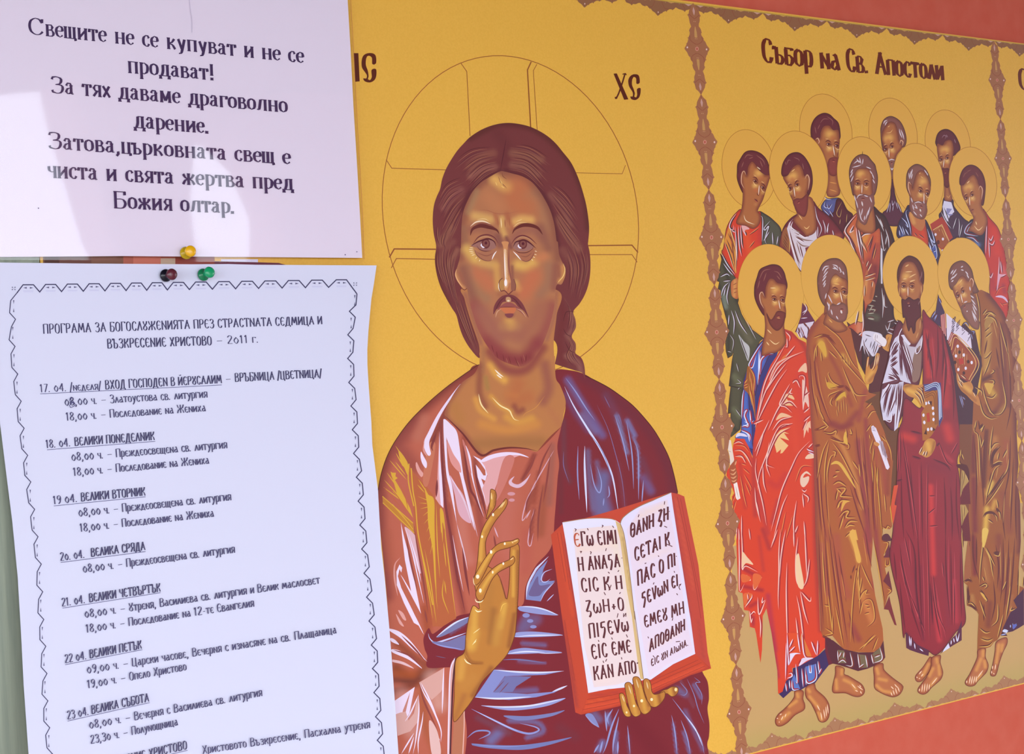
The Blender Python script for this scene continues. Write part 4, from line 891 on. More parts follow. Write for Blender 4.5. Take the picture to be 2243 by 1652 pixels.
g.dots('c1 750,1590', 9.6, '6b3436', 11); g.dots('c1 1205,1595', 9.6, '6b3436', 11); g.dots('c1 752,1588', 6.6, '84504a', 7.6); g.dots('c1 1207,1594', 6.6, '84504a', 7.6); g.dots('c1 752,1582', 3.0, '5a2430', 3.4); g.dots('c1 1208,1590', 3.0, '5a2430', 3.4)
g.fill('c2 685,40 700,15 705,45 740,70 715,75', 'e6dcea'); g.fill('c2 1140,50 1155,25 1162,55 1195,78 1165,80', 'e6dcea')
g.lines('c2 570,50 640,5 c1 700,1550 780,1530 850,1560 880,1625|c2 1085,65 1115,5 c1 1150,1560 1220,1545 1290,1580 1370,1650', 3.8, '5a2830'); g.lines('c2 635,40 680,95 760,115 870,100|c2 1090,95 1160,130 1250,130 1320,90 1335,50', 2.2, '6e3a3c')
g.fill('c2 610,90 650,120 760,120 870,105 825,225 760,235 680,200 630,150', 'a66c52'); g.fill('c2 1095,120 1180,140 1260,135 1340,85 1350,140 1310,210 1240,240 1180,220', 'a8694f')
g.lines('c2 610,90 640,160 700,210 770,235 825,225|c2 1190,215 1240,240 1300,215 1345,130', 1.8, '7f4a44'); g.lines('c2 640,130 760,170 860,130|c2 1170,170 1250,180 1320,130', 2.4, '905848')
g.lines('c2 885,110 850,160 825,220|c2 1085,115 1130,160 1185,225', 2.6, 'f0e4e0'); g.lines('c2 550,70 600,75|c2 540,95 600,95|c2 545,120 605,115|c2 560,140 610,135|c2 575,165 620,155|c2 1350,110 1380,120|c2 1345,150 1375,160|c2 1330,180 1355,195|c2 1310,210 1330,230|c2 640,185 625,205|c2 680,215 670,240', 1.4, 'f0ddba')
g.soft('c2 945,0 1030,0 1020,60 1015,200 1030,380 1060,480 1055,560 1030,630 990,600 970,520 980,440 968,200 965,60', 'c98a5c', [('c2 985,100 1000,300 1000,440', 4, 'e9c9a2', .9), ('c2 1000,480 1000,540', 7, 'e2bb92', .9), ('c2 1045,520 1020,620', 6, 'b06a4a', .9), ('c2 1020,100 1030,400', 3, 'a5674a', .7)], 3)
g.line('c2 978,120 985,300 990,440 995,520', 2.6, 'f0e0dc', 't'); g.dots('c2 995,500', 3.2, 'f2e6e6', 8); g.line('c2 1035,60 1035,300 1060,450 1065,560', 3.0, '8a5048', 't'); g.line('c2 962,60 966,250 975,440', 1.3, '9c6a4c', 't')
g.fill('c2 920,480 945,455 975,480 975,560 960,600 920,590 912,540', 'b4814e'); g.line('c2 955,445 918,480 912,550 935,605', 1.8, '74423c'); g.line('c2 908,500 908,560 925,610', 1.6, 'efe0cc', 't'); g.line('c2 935,605 985,600 1030,640 1080,600 1115,590', 2.2, '74383a'); g.fill('c2 1060,470 1095,460 1118,540 1108,590 1065,595', '8f5a4c'); g.line('c2 1095,455 1118,530 1112,590', 1.6, '7a443e')
g.fill('c2 845,890 850,800 890,720 950,665 1030,645 1110,665 1190,740 1240,830 1275,930 1220,850 1150,800 1100,740 1030,735 960,740 920,800 880,830', '773c40'); g.lines('c2 1040,660 1120,720 1200,830|c2 1000,660 920,740 860,860', 2.6, '632f36')
g.fill('c2 1000,680 1050,680 1060,730 1030,742 1000,730', 'bf9068'); g.dots('c2 1028,722', 3, 'e6cfae', 1.8)
g.fill('c2 890,830 930,790 1000,745 1060,745 1120,780 1200,850 1240,920 1130,830 1000,820', '94504e')
g.fill('c2 915,815 970,802 1030,800 1120,805 1100,870 1050,885 990,875 950,840', 'c4704c'); g.line('c2 915,812 980,800 1100,802 1130,815', 1.6, '713636', 't'); g.lines('c2 870,930 890,860 940,820|c2 1120,815 1190,850 1250,930', 2.2, 'c99878'); g.fill('c2 985,885 1090,880 1070,925 1020,930', '80434a')
g.lines('c2 960,1380 980,1480|c2 1030,1400 1060,1500|c2 1100,1400 1160,1540|c2 1180,1400 1200,1500|c2 1250,1380 1240,1480|c2 880,1340 900,1430|c2 820,1260 850,1360', 1.4, '70302f'); g.lines('c2 1130,1450 1170,1530|c2 1000,1420 1020,1490|c2 1210,1380 1230,1460', 1.2, 'a06452')
g.lines('c1 905,760 930,830 990,890 1010,915|c1 950,710 960,760 1010,800', 1.8, '85503e'); g.lines('c1 870,830 890,880|c1 940,880 980,910|c1 920,800 960,870', 1.4, 'e8c47a')
g.line('c2 375,400 400,480 450,560 490,590 520,570', 1.6, '6f3632'); g.line('c2 395,330 380,400 410,480 470,560', 2.6, 'e0a878', 't'); g.lines('c2 1700,260 1722,340 1700,420 1650,480 1630,510', 2.4, 'e8c07a'); g.line('c2 1735,330 1730,420 1690,520', 1.4, '6b3230', 't')
g.build('face', M_print, fig, 'bearded brown face and neck')

# open book ---------------------------------------------------------------
ink = Ink(GO, None, True); g = ink
g.fill('c8 150,625 295,500 1000,300 1620,105 1715,125 1785,155 1850,520 1960,1000 2020,1560 d1 1960,480 2000,660 1760,740 1300,960 930,1100 490,1195 425,1170 350,620 260,0', 'bf4a38', False)
g.soft('c8 150,625 295,490 330,640 470,1652 d1 440,0 575,945 490,1190 425,1150 340,560 260,0 c8 200,1000', 'bd4a37', [('d1 270,100 380,700 440,1100', 8, '9c3f3c', .8), ('c8 250,620 420,1600', 8, 'cc5138', .7), ('c8 320,700 470,1652', 4, '993f40', .8)], 6, False)
g.soft('d1 575,945 940,880 1300,780 1560,610 1815,490 1990,650 1760,740 1300,960 930,1100 490,1190', 'bf4834', [('d1 540,1120 900,1050 1400,850 1900,640', 7, 'd2533a', .9), ('d1 600,980 950,920 1400,740', 5, 'ab403a', .8), ('d1 500,1190 930,1100 1760,740 1990,655', 4, 'a03c34', .8), ('d1 560,1060 800,1000', 4, 'd65a38', .7)], 6, False)
g.soft('c8 1620,105 1715,125 1785,155 1960,1000 2020,1560 d1 1960,480 1995,650 1815,490 1750,0 c8 1850,1652', 'bb4a3e', [('c8 1680,200 1900,1300', 5, 'cb5744', .7), ('c8 1640,200 1860,1640', 4, '9c4248', .8), ('d1 1850,100 1920,600', 5, 'a8443c', .7)], 6, False)
g.lines('d1 560,1020 1000,930 1500,720 1850,560|d1 540,1080 1000,980 1500,760 1890,590|d1 510,1140 1000,1030 1500,820 1930,630|c8 1700,160 1880,1000 1990,1652|c8 1740,180 1900,1000 2000,1500|c8 230,600 330,1200|c8 270,600 380,1300|d1 300,100 420,800', 1.0, '963a34', '')
g.fill('c8 290,475 340,460 600,425 850,425 940,445 1000,485 1050,640 1110,1050 1180,1652 d1 1110,0 1220,790 1000,880 800,900 575,945 440,0 c8 330,700', 'ddd8f0', False)
g.fill('c8 1000,485 1040,410 1130,340 1220,285 1400,210 1600,115 1625,110 1650,300 1860,1652 d1 1750,0 1815,490 1560,610 1300,790 1220,790 1110,0 c8 1180,1652', 'dcd4ee', False)
g.soft('c8 420,560 900,510 980,560 1040,900 1140,1652 d1 1090,100 1190,760 900,850 640,880 530,400 c8 500,1400', 'e3cfd0', [('c8 900,620 1060,1200 1120,1652', 9, 'e4d2bc', .8), ('c8 500,800 900,760', 12, 'e8cfc4', .8), ('d1 700,800 1000,700', 20, 'e6cfcb', .7)], 10, False)
g.soft('c8 1080,560 1250,300 1580,190 1680,700 1800,1600 d1 1790,470 1500,610 1280,760 c8 1200,1500', 'e0cfe0', [('c8 1180,420 1550,260', 12, 'e6cdc6', .8), ('c8 1250,950 1600,800', 12, 'e5cfd2', .7), ('d1 1300,400 1600,250', 14, 'e6cfcc', .7)], 10, False)
g.soft('c8 940,450 1000,490 1050,640 1110,1050 1180,1652 d1 1100,0 1220,790 1180,780 1150,600 1080,60 c8 1080,1300 1000,700', 'd2b27c', [('c8 1010,500 1190,1652', 4, '9f7848', .6)], 6, False)
g.line('c8 1000,485 1050,640 1110,1050 1180,1652 d1 1110,0 1165,400 1215,780', 1.6, '9a7a58', sm=True)
g.line('c8 300,470 600,425 850,425 940,445', 1.6, 'a87858'); g.line('c8 1000,490 1040,410 1220,285 1620,108', 1.6, '8a7a60')
GT = '5f3238'
K = lambda t, a, h0, h1, th=1.6, col=GT, ln=.1, tr=1.5: write(ink, t, *pp(a)[0], *pp(a)[1], h0, h1, col, th, lean=ln, track=tr, nib=(.5, .45))
K('Е', 'c8 440,775 515,765', 29, 29, 1.5, 'b5573f'); K('Гω ЕIМI', 'c8 530,765 965,738', 31, 31); K('Н АНАϚА'.replace('Н А', 'H А', 1), 'c8 490,1075 1000,1020', 31, 29)
K('СIС К H', 'c8 530,1330 1030,1290', 30, 30); K('ZωH+О', 'c8 580,1600 1050,1550', 29, 28); K('ПIϚЕVω', 'd1 590,315 1045,220', 32, 28); K('ЕIС ЕМЕ', 'd1 620,555 1075,470', 32, 27); K('КАН АПО', 'd1 645,800 1135,710', 31, 27); K('-', 'd1 1138,640 1160,630', 20, 20)
K('ΘАНH ZH', 'c8 1125,665 1590,440', 31, 29, ln=.0); K('СЕТАI К', 'c8 1180,955 1610,745', 30, 28, ln=.05); K('ПАС О ПI', 'c8 1215,1255 1680,1000', 32, 28, ln=.05); K('ϚЕVωН ЕI', 'c8 1270,1505 1710,1250', 29, 26, ln=.05); K('ЕМЕѸ МH', 'd1 1230,190 1690,20', 26, 27, ln=.08); K('АПОΘАНH', 'd1 1285,470 1695,215', 27, 25, ln=.02); K('ЕIС ѸН АIωНА.', 'd1 1305,640 1735,390', 16, 15, 1.7, ln=.02)
g.lines('c8 440,550 460,560 445,585|c8 595,545 610,570|c8 775,505 790,515 775,535|c8 905,515 920,540|c8 505,830 525,830 515,850|c8 630,830 645,840 635,865|c8 830,790 820,825|c8 850,1080 870,1100|c8 985,1060 970,1080|c8 800,1330 820,1365|c8 1005,1330 990,1350|c8 1230,375 1220,410|c8 1545,215 1540,255|c8 1540,520 1575,535|c8 1300,980 1320,970|c8 1465,880 1475,895|c8 1415,1210 1405,1235|c8 1660,1070 1668,1090|c8 1690,1345 1705,1365|c8 1570,740 1640,770|c8 860,1310 890,1240|d1 920,20 910,70|d1 985,20 985,60 1010,20 1010,60|d1 690,330 700,350|d1 845,300 855,325|d1 1015,265 1030,300|d1 745,570 755,595|d1 790,550 775,580|d1 960,530 965,555|d1 1265,290 1275,310|d1 1555,75 1548,105|d1 1325,510 1340,530|d1 1590,350 1640,345|c8 1600,335 1605,342|c8 1015,910 1025,912|c8 1685,885 1690,895|c8 1720,1240 1745,1230 1720,1265 1735,1300', 1.8, GT, '')
g.build('open_book', M_print, fig, 'open red edged book with lettered pages')

# hands -------------------------------------------------------------------
def hand_soft(ink, pts, st, step=3.5, base='b87a3c', ol='6e3c28'):
    ink.soft(pts, base, st, step)
    p = spl(pp(pts), True); ink._rib(np.vstack([p, p[:1]]), 1.5, pig(ol))
ink = Ink(GO, None, True); g = ink
SKL, SKD = 'd8a44c', '8f5634'
hand_soft(g, 'c5 1300,110 1345,130 1360,180 1355,230 1340,310 1280,400 1245,440 1270,330 1285,260 1290,160', [('c5 1310,180 1300,300', 6, SKL, .7), ('c5 1350,150 1340,300', 4, SKD, .8)])
g.lines('c5 1305,150 1300,230|c5 1300,150 1312,230', 2, 'e8c890')
hand_soft(g, 'c6 1100,0 1170,30 c5 1120,1200 1105,1100 1125,1050 1150,900 1165,720 1195,580 1260,450 1340,350 1420,270 1465,215 1485,250 1460,320 1400,400 1340,480 1280,590 1240,700 1245,850 1262,960 1330,1010 1395,1095 1440,1230 1468,1330 1485,1300 1505,1100 1510,800 1530,740 1610,740 1610,1000 1600,1300 1580,1600 c6 1560,340 1480,540 1340,700 1200,850 1110,1020 1010,1160 885,1290 890,1000 895,800 910,600 1000,520 1020,330 1050,150',
          [('c5 1200,600 1180,900', 8, SKL, .8), ('c5 1300,430 1220,560', 7, SKL, .7), ('c5 1245,700 1250,900 1200,1000', 5, SKD, .8), ('c5 1380,420 1290,570', 4, SKD, .7), ('c5 1550,800 1545,1300', 6, SKL, .8), ('c5 1600,800 1590,1500', 5, SKD, .8), ('c5 1450,1400 1430,1500 1400,1640', 12, 'd6a44c', .8), ('c5 1130,1300 1110,1640', 14, SKL, .75), ('c5 1300,1200 1250,1640', 16, 'b0763c', .8), ('c6 1330,50 1290,400', 14, '9c6638', .8),
           ('c6 1110,300 1080,450', 20, SKL, .85), ('c6 1400,150 1350,400', 18, 'c08a44', .7), ('c6 1560,100 1500,450', 10, SKD, .8), ('c6 1010,400 1020,520 1080,620 1200,640', 6, '9a5f34', .9), ('c6 980,600 960,800', 16, 'd0984a', .8), ('c6 1300,700 1100,1000', 12, SKD, .8), ('c6 1000,1000 900,1250', 12, 'a86a3c', .8), ('c6 1100,800 1000,900', 20, 'bd8040', .8)])
g.lines('c5 1440,250 1400,310 1380,330|c5 1460,240 1410,320', 2.2, 'ecca8e'); g.dots('c5 1322,395', 2.4, 'f5e6d0', 3.6); g.dots('c5 1200,640', 2.2, 'f3e0c0', 3.2)
hand_soft(g, 'c5 1600,660 1610,700 1560,740 1480,770 1400,790 1340,830 1280,940 1220,1060 1170,1150 1120,1180 1105,1120 1130,1050 1180,960 1240,870 1310,780 1380,720 1450,695 1530,685', [('c5 1150,1080 1250,900 1320,800', 7, SKL, .9), ('c5 1540,750 1350,840 1200,1120', 4, SKD, .8), ('c5 1450,720 1580,690', 4, SKL, .6)])
g.lines('c5 1540,700 1600,675|c5 1530,690 1545,715', 2, 'ecca8e'); g.dots('c5 1150,1085', 3.6, 'f4e4c8', 4.6); g.dots('c5 1300,810', 2.6, 'f7ead8', 4); g.dots('c5 1452,718', 2, 'f7ead8', 3); g.line('c5 1100,1090 1108,1160 1130,1190', 1.6, 'f0dcb0', 't')
hand_soft(g, 'c5 1545,855 1565,900 1540,950 1470,990 1380,1040 1310,1120 1250,1250 1210,1340 1160,1350 1130,1290 1145,1220 1210,1120 1290,1020 1380,950 1450,920 1510,890', [('c5 1180,1260 1290,1080 1420,950', 7, SKL, .9), ('c5 1520,960 1350,1080 1220,1340', 4, SKD, .8)])
g.lines('c5 1510,900 1550,875', 2.4, 'ecca8e'); g.dots('c5 1180,1240', 3, 'f4e4c8', 4.6); g.dots('c5 1318,1035', 2.0, 'f3e0c0', 3.2); g.dots('c5 1436,940', 2, 'f7ead8', 3)
g.lines('c5 1120,1330 1140,1365 1190,1365 1215,1340|c5 1120,1450 1150,1475 1200,1465|c6 1000,590 1030,630 1080,655', 2.6, 'f4e6bc'); g.lines('c6 1140,370 1090,440|c6 1135,390 1110,420|c6 1180,250 1100,310', 1.6, 'f0dca0'); g.line('c6 1000,530 1020,580 1080,640 1200,650', 2, '8a5632', 't'); g.line('c5 1395,1100 1460,1330', 1.2, '9a5a40'); g.lines('c5 1480,1380 1430,1400 1400,1480', 1.6, 'e6bb5c')
g.build('raised_hand', M_print, fig, 'right hand raised in blessing')
ink = Ink(GO, None, True); g = ink
for q, nail in (('d1 1490,900 1550,870 1610,880 1620,920 1590,970 1540,985 1480,950 1420,1000 1400,950 1450,910', None), ('d1 1220,790 1270,785 1300,840 1310,920 1340,960 1400,950 1460,930 1460,1000 1400,1080 1340,1110 1280,1080 1250,1000 1220,900', 'd1 1250,810 1270,900'),
                ('d1 1090,780 1140,755 1180,790 1200,860 1240,1000 1290,1080 1300,1140 1240,1190 1190,1170 1150,1080 1120,940', 'd1 1130,780 1160,890'), ('d1 1000,840 1050,820 1085,860 1100,940 1130,1060 1170,1130 1180,1190 1120,1220 1075,1180 1040,1080 1010,940', 'd1 1040,850 1075,960'), ('d1 935,960 975,950 1005,1000 1020,1080 1060,1160 1065,1215 1010,1215 975,1160 950,1060', 'd1 965,970 995,1050')):
    c = pp(q).mean(0)
    hand_soft(g, q, [(np.array([c + (-3, -22), c + (6, 26)]), 8, 'd29c48', .8), (np.array([c + (10, -10), c + (16, 20)]), 6, '8a5030', .7), (np.array([c + (8, 34), c + (12, 38)]), 8, 'd8a850', .6)], 3)
    if nail:
        g.line(nail, 4.2, 'c08f58', 't'); g.line(nail, 1.6, 'e8cfa0', 't')
g.dots('d1 1310,1020', 3, 'f3e2b4', 3.4); g.dots('d1 1195,1035', 3, 'f3e2b4', 3.4); g.dots('d1 1105,1095', 2.4, 'f0dca8', 2.8); g.dots('d1 1020,1170', 2, 'f0dca8', 2.4); g.dots('d1 1590,905', 3, 'ecd69a', 4)
g.build('holding_hand', M_print, fig, 'left hand gripping the book from below')
# ------------------------------------------------------------------ twelve robed figures
WY = 'dca64a'


def fresh():
    return Ink(GO, None, True)


def keep(ink, *a):
    return ink.build(*a)


def head(g, hair, face, e1, e2, nz, mo, chin, hc='6b3036', ear=None, beard=None, bc=None, hl=(), fc='ab683f', step=2.6, brow=None, side=1):
    """a small painted head; eyes, nose tip, mouth and chin are picture points"""
    e1, e2, nz, mo, chin = (pp(q)[0] for q in (e1, e2, nz, mo, chin))
    mid = (e1 + e2) / 2; dn = nz - mid; L = np.hypot(*dn); dn = dn / L; sx = e2 - e1; S = np.hypot(*sx)
    hp = spl(pp(hair), True); c = hp.mean(0)
    dark = [int(hc[i:i + 2], 16) for i in (0, 2, 4)]
    lt = ''.join('%02x' % min(255, int(v * 1.35 + 14)) for v in dark)
    g.soft(hair, hc, [(hp[::4], L * .28, ''.join('%02x' % int(v * .78) for v in dark), .8)], step)
    g._rib(np.vstack([hp, hp[:1]]), 1.1, pig('4c2426'))
    fp = spl(pp(face), True)
    g._rib(np.vstack([fp, fp[:1]]), 1.2, pig('5a2c28'))
    wide = e1 if np.hypot(*(e1 - nz)) > np.hypot(*(e2 - nz)) else e2          # the cheek turned towards us
    fo = mid - dn * L * 1.0
    g.soft(face, fc, [(np.vstack([fp[::3], fp[:1]]), L * .34, '7a3b34', .85), (np.array([fo - sx * .2, fo + (wide - mid) * .3]), L * .66, 'dda557', .95), (np.array([fo + dn * L * .25 + (mid - wide) * .2]), L * .4, 'b9643f', .6),
                      (np.array([wide + dn * L * .4]), L * .46, 'e0ac60', .95), (np.array([wide + dn * L * .75 + (mid - wide) * .2]), L * .34, 'c0653f', .7), (np.array([mid * 2 - wide + dn * L * .45]), L * .3, 'd0954f', .8),
                      (np.array([e1 - sx * .12, e1 + sx * .2]), L * .25, '7d4036', .95), (np.array([e2 - sx * .2, e2 + sx * .12]), L * .22, '7d4036', .95), (np.array([mo]), L * .22, '7b3b38', .7), (np.array([chin * .75 + mo * .25]), L * .26, 'bd7c4c', .7)], step)
    if beard is not None:
        bp = spl(pp(beard), True)
        g.soft(beard, bc, [(np.vstack([bp[::3], bp[:1]]), L * .25, ''.join('%02x' % int(int(bc[i:i + 2], 16) * .78) for i in (0, 2, 4)), .8)], step)
    u = sx / S; n = dn
    for e, k in ((e1, 1), (e2, 1)):
        r = S * .13
        q = [e - u * S * .33 + n * r * .2, e - n * r * 1.15, e + u * S * .30 + n * r * .1]
        g.line(np.array(q), L * .075, '5f2a2c', 't')
        g.line(np.array([e - u * S * .28 + n * r * .6, e + n * r * 1.5, e + u * S * .28 + n * r * .5]), L * .05, '6f3832', 't')
        g.dot(e[0], e[1], L * .085, '4e2226'); d = e - u * S * .16
        g.dot(d[0], d[1], L * .04, 'd9c4bc')
        g.line(np.array([e - u * S * .4 - n * L * .14, e - n * L * .36, e + u * S * .36 - n * L * .2]), L * .12, '6a2f2e', 't')
        g.line(np.array([e - u * S * .34 + n * L * .16, e + n * L * .36, e + u * S * .3 + n * L * .22]), L * .05, 'e8c48c', 't')
        g.line(np.array([e - u * S * .3 - n * L * .47, e + u * S * .1 - n * L * .52]), L * .05, 'e0b478', 't')
    g.line(np.array([mid + dn * L * .15 + u * S * .09 * side, nz - dn * L * .3 + u * S * .1 * side, nz + u * S * .1 * side]), L * .06, '7c4034', 't')
    g.line(np.array([mid + dn * L * .02, nz - dn * L * .3, nz]), L * .085, 'f0dcc8', 't')
    g.line(np.array([nz - u * S * .22 - n * L * .1, nz - u * S * .12 + n * L * .06, nz + u * S * .12 + n * L * .04]), L * .07, '6f3430', 't')
    g.line(np.array([mo - u * S * .26, mo - n * L * .03, mo + u * S * .24]), L * .11, '6b2c2e', 't')
    g.line(np.array([mo - u * S * .15 + n * L * .1, mo + u * S * .15 + n * L * .1]), L * .09, 'b5604a', 't')
    if ear is not None:
        g.line(ear, L * .16, 'a4643f', 't'); g.line(ear, L * .065, 'dcb49a', 't')
    for w, col, ls in hl:
        g.lines(ls, w, col)


def robe(g, base, pts, dark=None, st=(), step=4.2, sm=True, edge=7):
    p = spl(pp(pts), True) if sm else pp(pts)
    if dark is None:
        dark = ''.join('%02x' % int(int(base[i:i + 2], 16) * .74) for i in (0, 2, 4))
    g.soft(p, base, [(np.vstack([p[::3], p[:1]]), edge, dark, .85)] + list(st), step, False)
    g._rib(np.vstack([p, p[:1]]), 1.2, pig('4c2428'))


FD = ['6a2a34']


def folds(g, w, col, ls, tp='t'):
    """light fold lines, each with the dark valley beside it"""
    if FD[0]:
        for l in ls.split('|'):
            p = spl(pp(l), False, 3); d = np.gradient(p, axis=0); d /= np.maximum(np.hypot(*d.T), 1e-6)[:, None]
            g.line(p + np.stack([d[:, 1], -d[:, 0]], 1) * w * .9, w * 1.25, FD[0], 't', sm=False)
    g.lines(ls, w * .85, col, tp)


def halo(x, y, rx, ry, ring, fig, lab=None):
    g = fresh(); g.oval(x, y, rx, ry, 1.0 if ring else .7, 'a56a2c' if ring else 'b98434', fill=WY)
    return g


LAST = ['']


def figure(hspec, body, hd, label, extra=()):
    """ring first, then robe, then head, then what the hands carry"""
    hg = halo(*hspec, None)
    g = fresh(); body(g); o = keep(g, 'robed_figure', M_print, banner, label)
    hg.build('halo', M_print, o)
    g = fresh(); hd(g); keep(g, 'head', M_print, o)
    LAST[0] = o.name
    for nm, fn in extra:
        g = fresh(); sp = fn(g)
        if sp:
            for one in sp:
                g = fresh(); foot(g, [one]); keep(g, 'foot', M_print, o)
        else:
            keep(g, nm, M_print, o)
    return o
W1 = 'dcd2dc'
GR, GRL = '8d5c55', 'd2c4cb'

# back row -----------------------------------------------------------------
def b(g):
    FD[0] = '4a2436'
    robe(g, '5a5a8e', 'd4 1560,-20 1530,0 1490,110 1640,250 1750,260 1760,-20')
    robe(g, '5d2630', 'd4 1700,-20 1770,-10 1840,120 1920,200 1830,330 1800,460 1600,220 1660,150')
    folds(g, 1.6, 'c4c8e8', 'd4 1540,10 1530,80 1590,100|d4 1570,40 1590,110 1640,40|d4 1520,120 1600,200|d4 1600,130 1650,220|d2 1530,1440 1560,1470 1630,1480|d2 1520,1560 1560,1600')
    folds(g, 1.5, 'c79a5a', 'd4 1770,10 1700,160 1740,220 1770,110|d4 1750,250 1740,320|d4 1840,180 1830,300')
def h(g):
    head(g, 'd2 1355,650 1345,520 1370,420 1430,340 1520,298 1600,315 1660,370 1720,430 1745,540 1735,660 1600,700 1480,740 1400,700', 'd2 1470,640 1480,560 1520,480 1600,470 1650,530 1720,530 1738,660 1730,760 1720,900 1715,1020 1700,1130 1740,1400 1570,1420 1580,1150 1560,1050 1480,800 1400,700 1410,650', 'd2 1590,725', 'd2 1705,745', 'd2 1672,880', 'd2 1655,945', 'd2 1650,1060', '6a2f38', 'd2 1410,660 1440,640 1462,690 1440,720',
         'd2 1570,1030 1590,930 1640,900 1700,900 1715,940 1705,1130 1640,1160 1590,1120', '8a3f3a', [(1.8, '8c5550', 'd2 1470,440 1520,380 1600,380|d2 1440,520 1470,450|d2 1560,340 1640,400 1640,470|d2 1400,480 1420,580'), (2, 'd8944e', 'd2 1600,1240 1700,1260|d2 1600,1340 1700,1370')])
figure((1809, 288, 57.5, 82, 1), b, h, 'small man with short beard in blue and dark robe, top left of the group')
def b(g):
    FD[0] = '3a1c2c'
    robe(g, '5b2a3e', 'd3 450,1180 475,1180 500,1400 d5 560,100 640,220 600,330 400,330 330,180 400,100 d3 440,1420', edge=4)
    folds(g, 1.6, 'cdb9d2', 'd5 430,20 400,130|d5 460,-10 470,60 500,0|d5 510,10 540,110|d5 440,30 430,160|d5 530,20 590,160|d5 410,90 390,160|d5 480,60 470,140')
def h(g):
    head(g, 'd3 305,560 310,480 340,400 400,350 470,345 560,400 620,500 655,640 640,740 580,780 400,900 330,780', 'd3 320,640 330,560 370,480 430,420 500,440 540,560 560,680 600,760 520,880 480,1050 470,1200 440,1190 410,980 360,860 340,740', 'd3 375,790', 'd3 460,755', 'd3 420,905', 'd3 455,975', 'd3 455,1060', '85524c', 'd3 565,720 580,670 610,690 600,750',
         'd3 400,960 440,925 500,930 490,1020 470,1190 445,1190 430,1040', '8d5a50', [(2.4, GRL, 'd3 345,450 360,410 400,390|d3 365,470 380,430 400,410|d3 560,510 570,570 600,640|d3 580,520 610,600 625,660|d3 410,950 450,930 500,940|d3 440,1040 460,1070 480,1040'), (1.8, 'd8a868', 'd3 380,570 440,560 470,520|d3 400,490 430,470')], step=2.4)
figure((1956, 293, 53.2, 78, 1), b, h, 'small balding grey man in purple robe, top middle of the group')
def b(g):
    FD[0] = '2c1a2c'
    robe(g, '4b2c44', 'd3 1170,1450 1290,1480 d5 1310,80 1440,240 1540,330 1500,520 1350,500 1250,560 1150,350 1100,200 1140,130', edge=5)
    g.fill('d5 1170,0 1270,20 1310,150 1250,210 1210,300 1170,200 1150,80', 'd5cfe6', False); g.fill('d5 1205,100 1280,110 1230,180 1300,180 1250,210 1200,170', '8a86b4', False)
    folds(g, 1.7, W1, 'd5 1130,150 1200,290 1270,380|d5 1160,90 1240,300|d5 1340,230 1290,390|d5 1370,240 1380,330 1370,480|d5 1420,320 1380,500')
    g.fill('d5 980,320 1140,215 1200,300 1290,500 1230,560 1150,680 1060,600', 'a93a30', False); g.fill('d5 1020,400 1140,320 1240,560 1140,660 1060,560', '9c5030', False)
    g.line('d5 1020,400 1140,325 1240,550', 1.8, 'd3a76a', '', False); g.lines('d5 1050,410 1140,350 1220,540|d5 1130,370 1190,520|d5 1100,380 1110,420', 1.2, 'cf9a58')
    g.dots('d5 1055,460 1155,522', 2.4, 'ded0e0', 3.2); g.dots('d5 1150,675', 2.2, 'ded0e0'); g.dots('d5 1090,565', 3.4, '5a2228', 5)
def h(g):
    head(g, 'd3 1065,740 1060,650 1090,570 1150,525 1220,520 1300,570 1360,670 1390,790 1300,880 1200,900', 'd3 1075,760 1090,715 1150,740 1190,680 1270,670 1300,780 1290,900 1250,1060 1240,1300 1280,1480 1180,1480 1175,1300 1140,1080 1100,950', 'd3 1130,930', 'd3 1215,910', 'd3 1160,1040', 'd3 1190,1105', 'd3 1200,1180', '642d38', None,
         'd3 1130,1060 1180,1050 1245,1070 1240,1300 1180,1300 1150,1150', '6d2c2e', [(1.8, '8f6a76', 'd3 1140,640 1170,600 1200,620 1180,650|d3 1200,590 1220,630|d3 1310,650 1330,710'), (2, 'c88a50', 'd3 1200,1420 1230,1450 1260,1410')], step=2.4)
figure((2076, 314, 49.6, 73, 1), b, h, 'small dark haired man holding a red book, top right of the group')

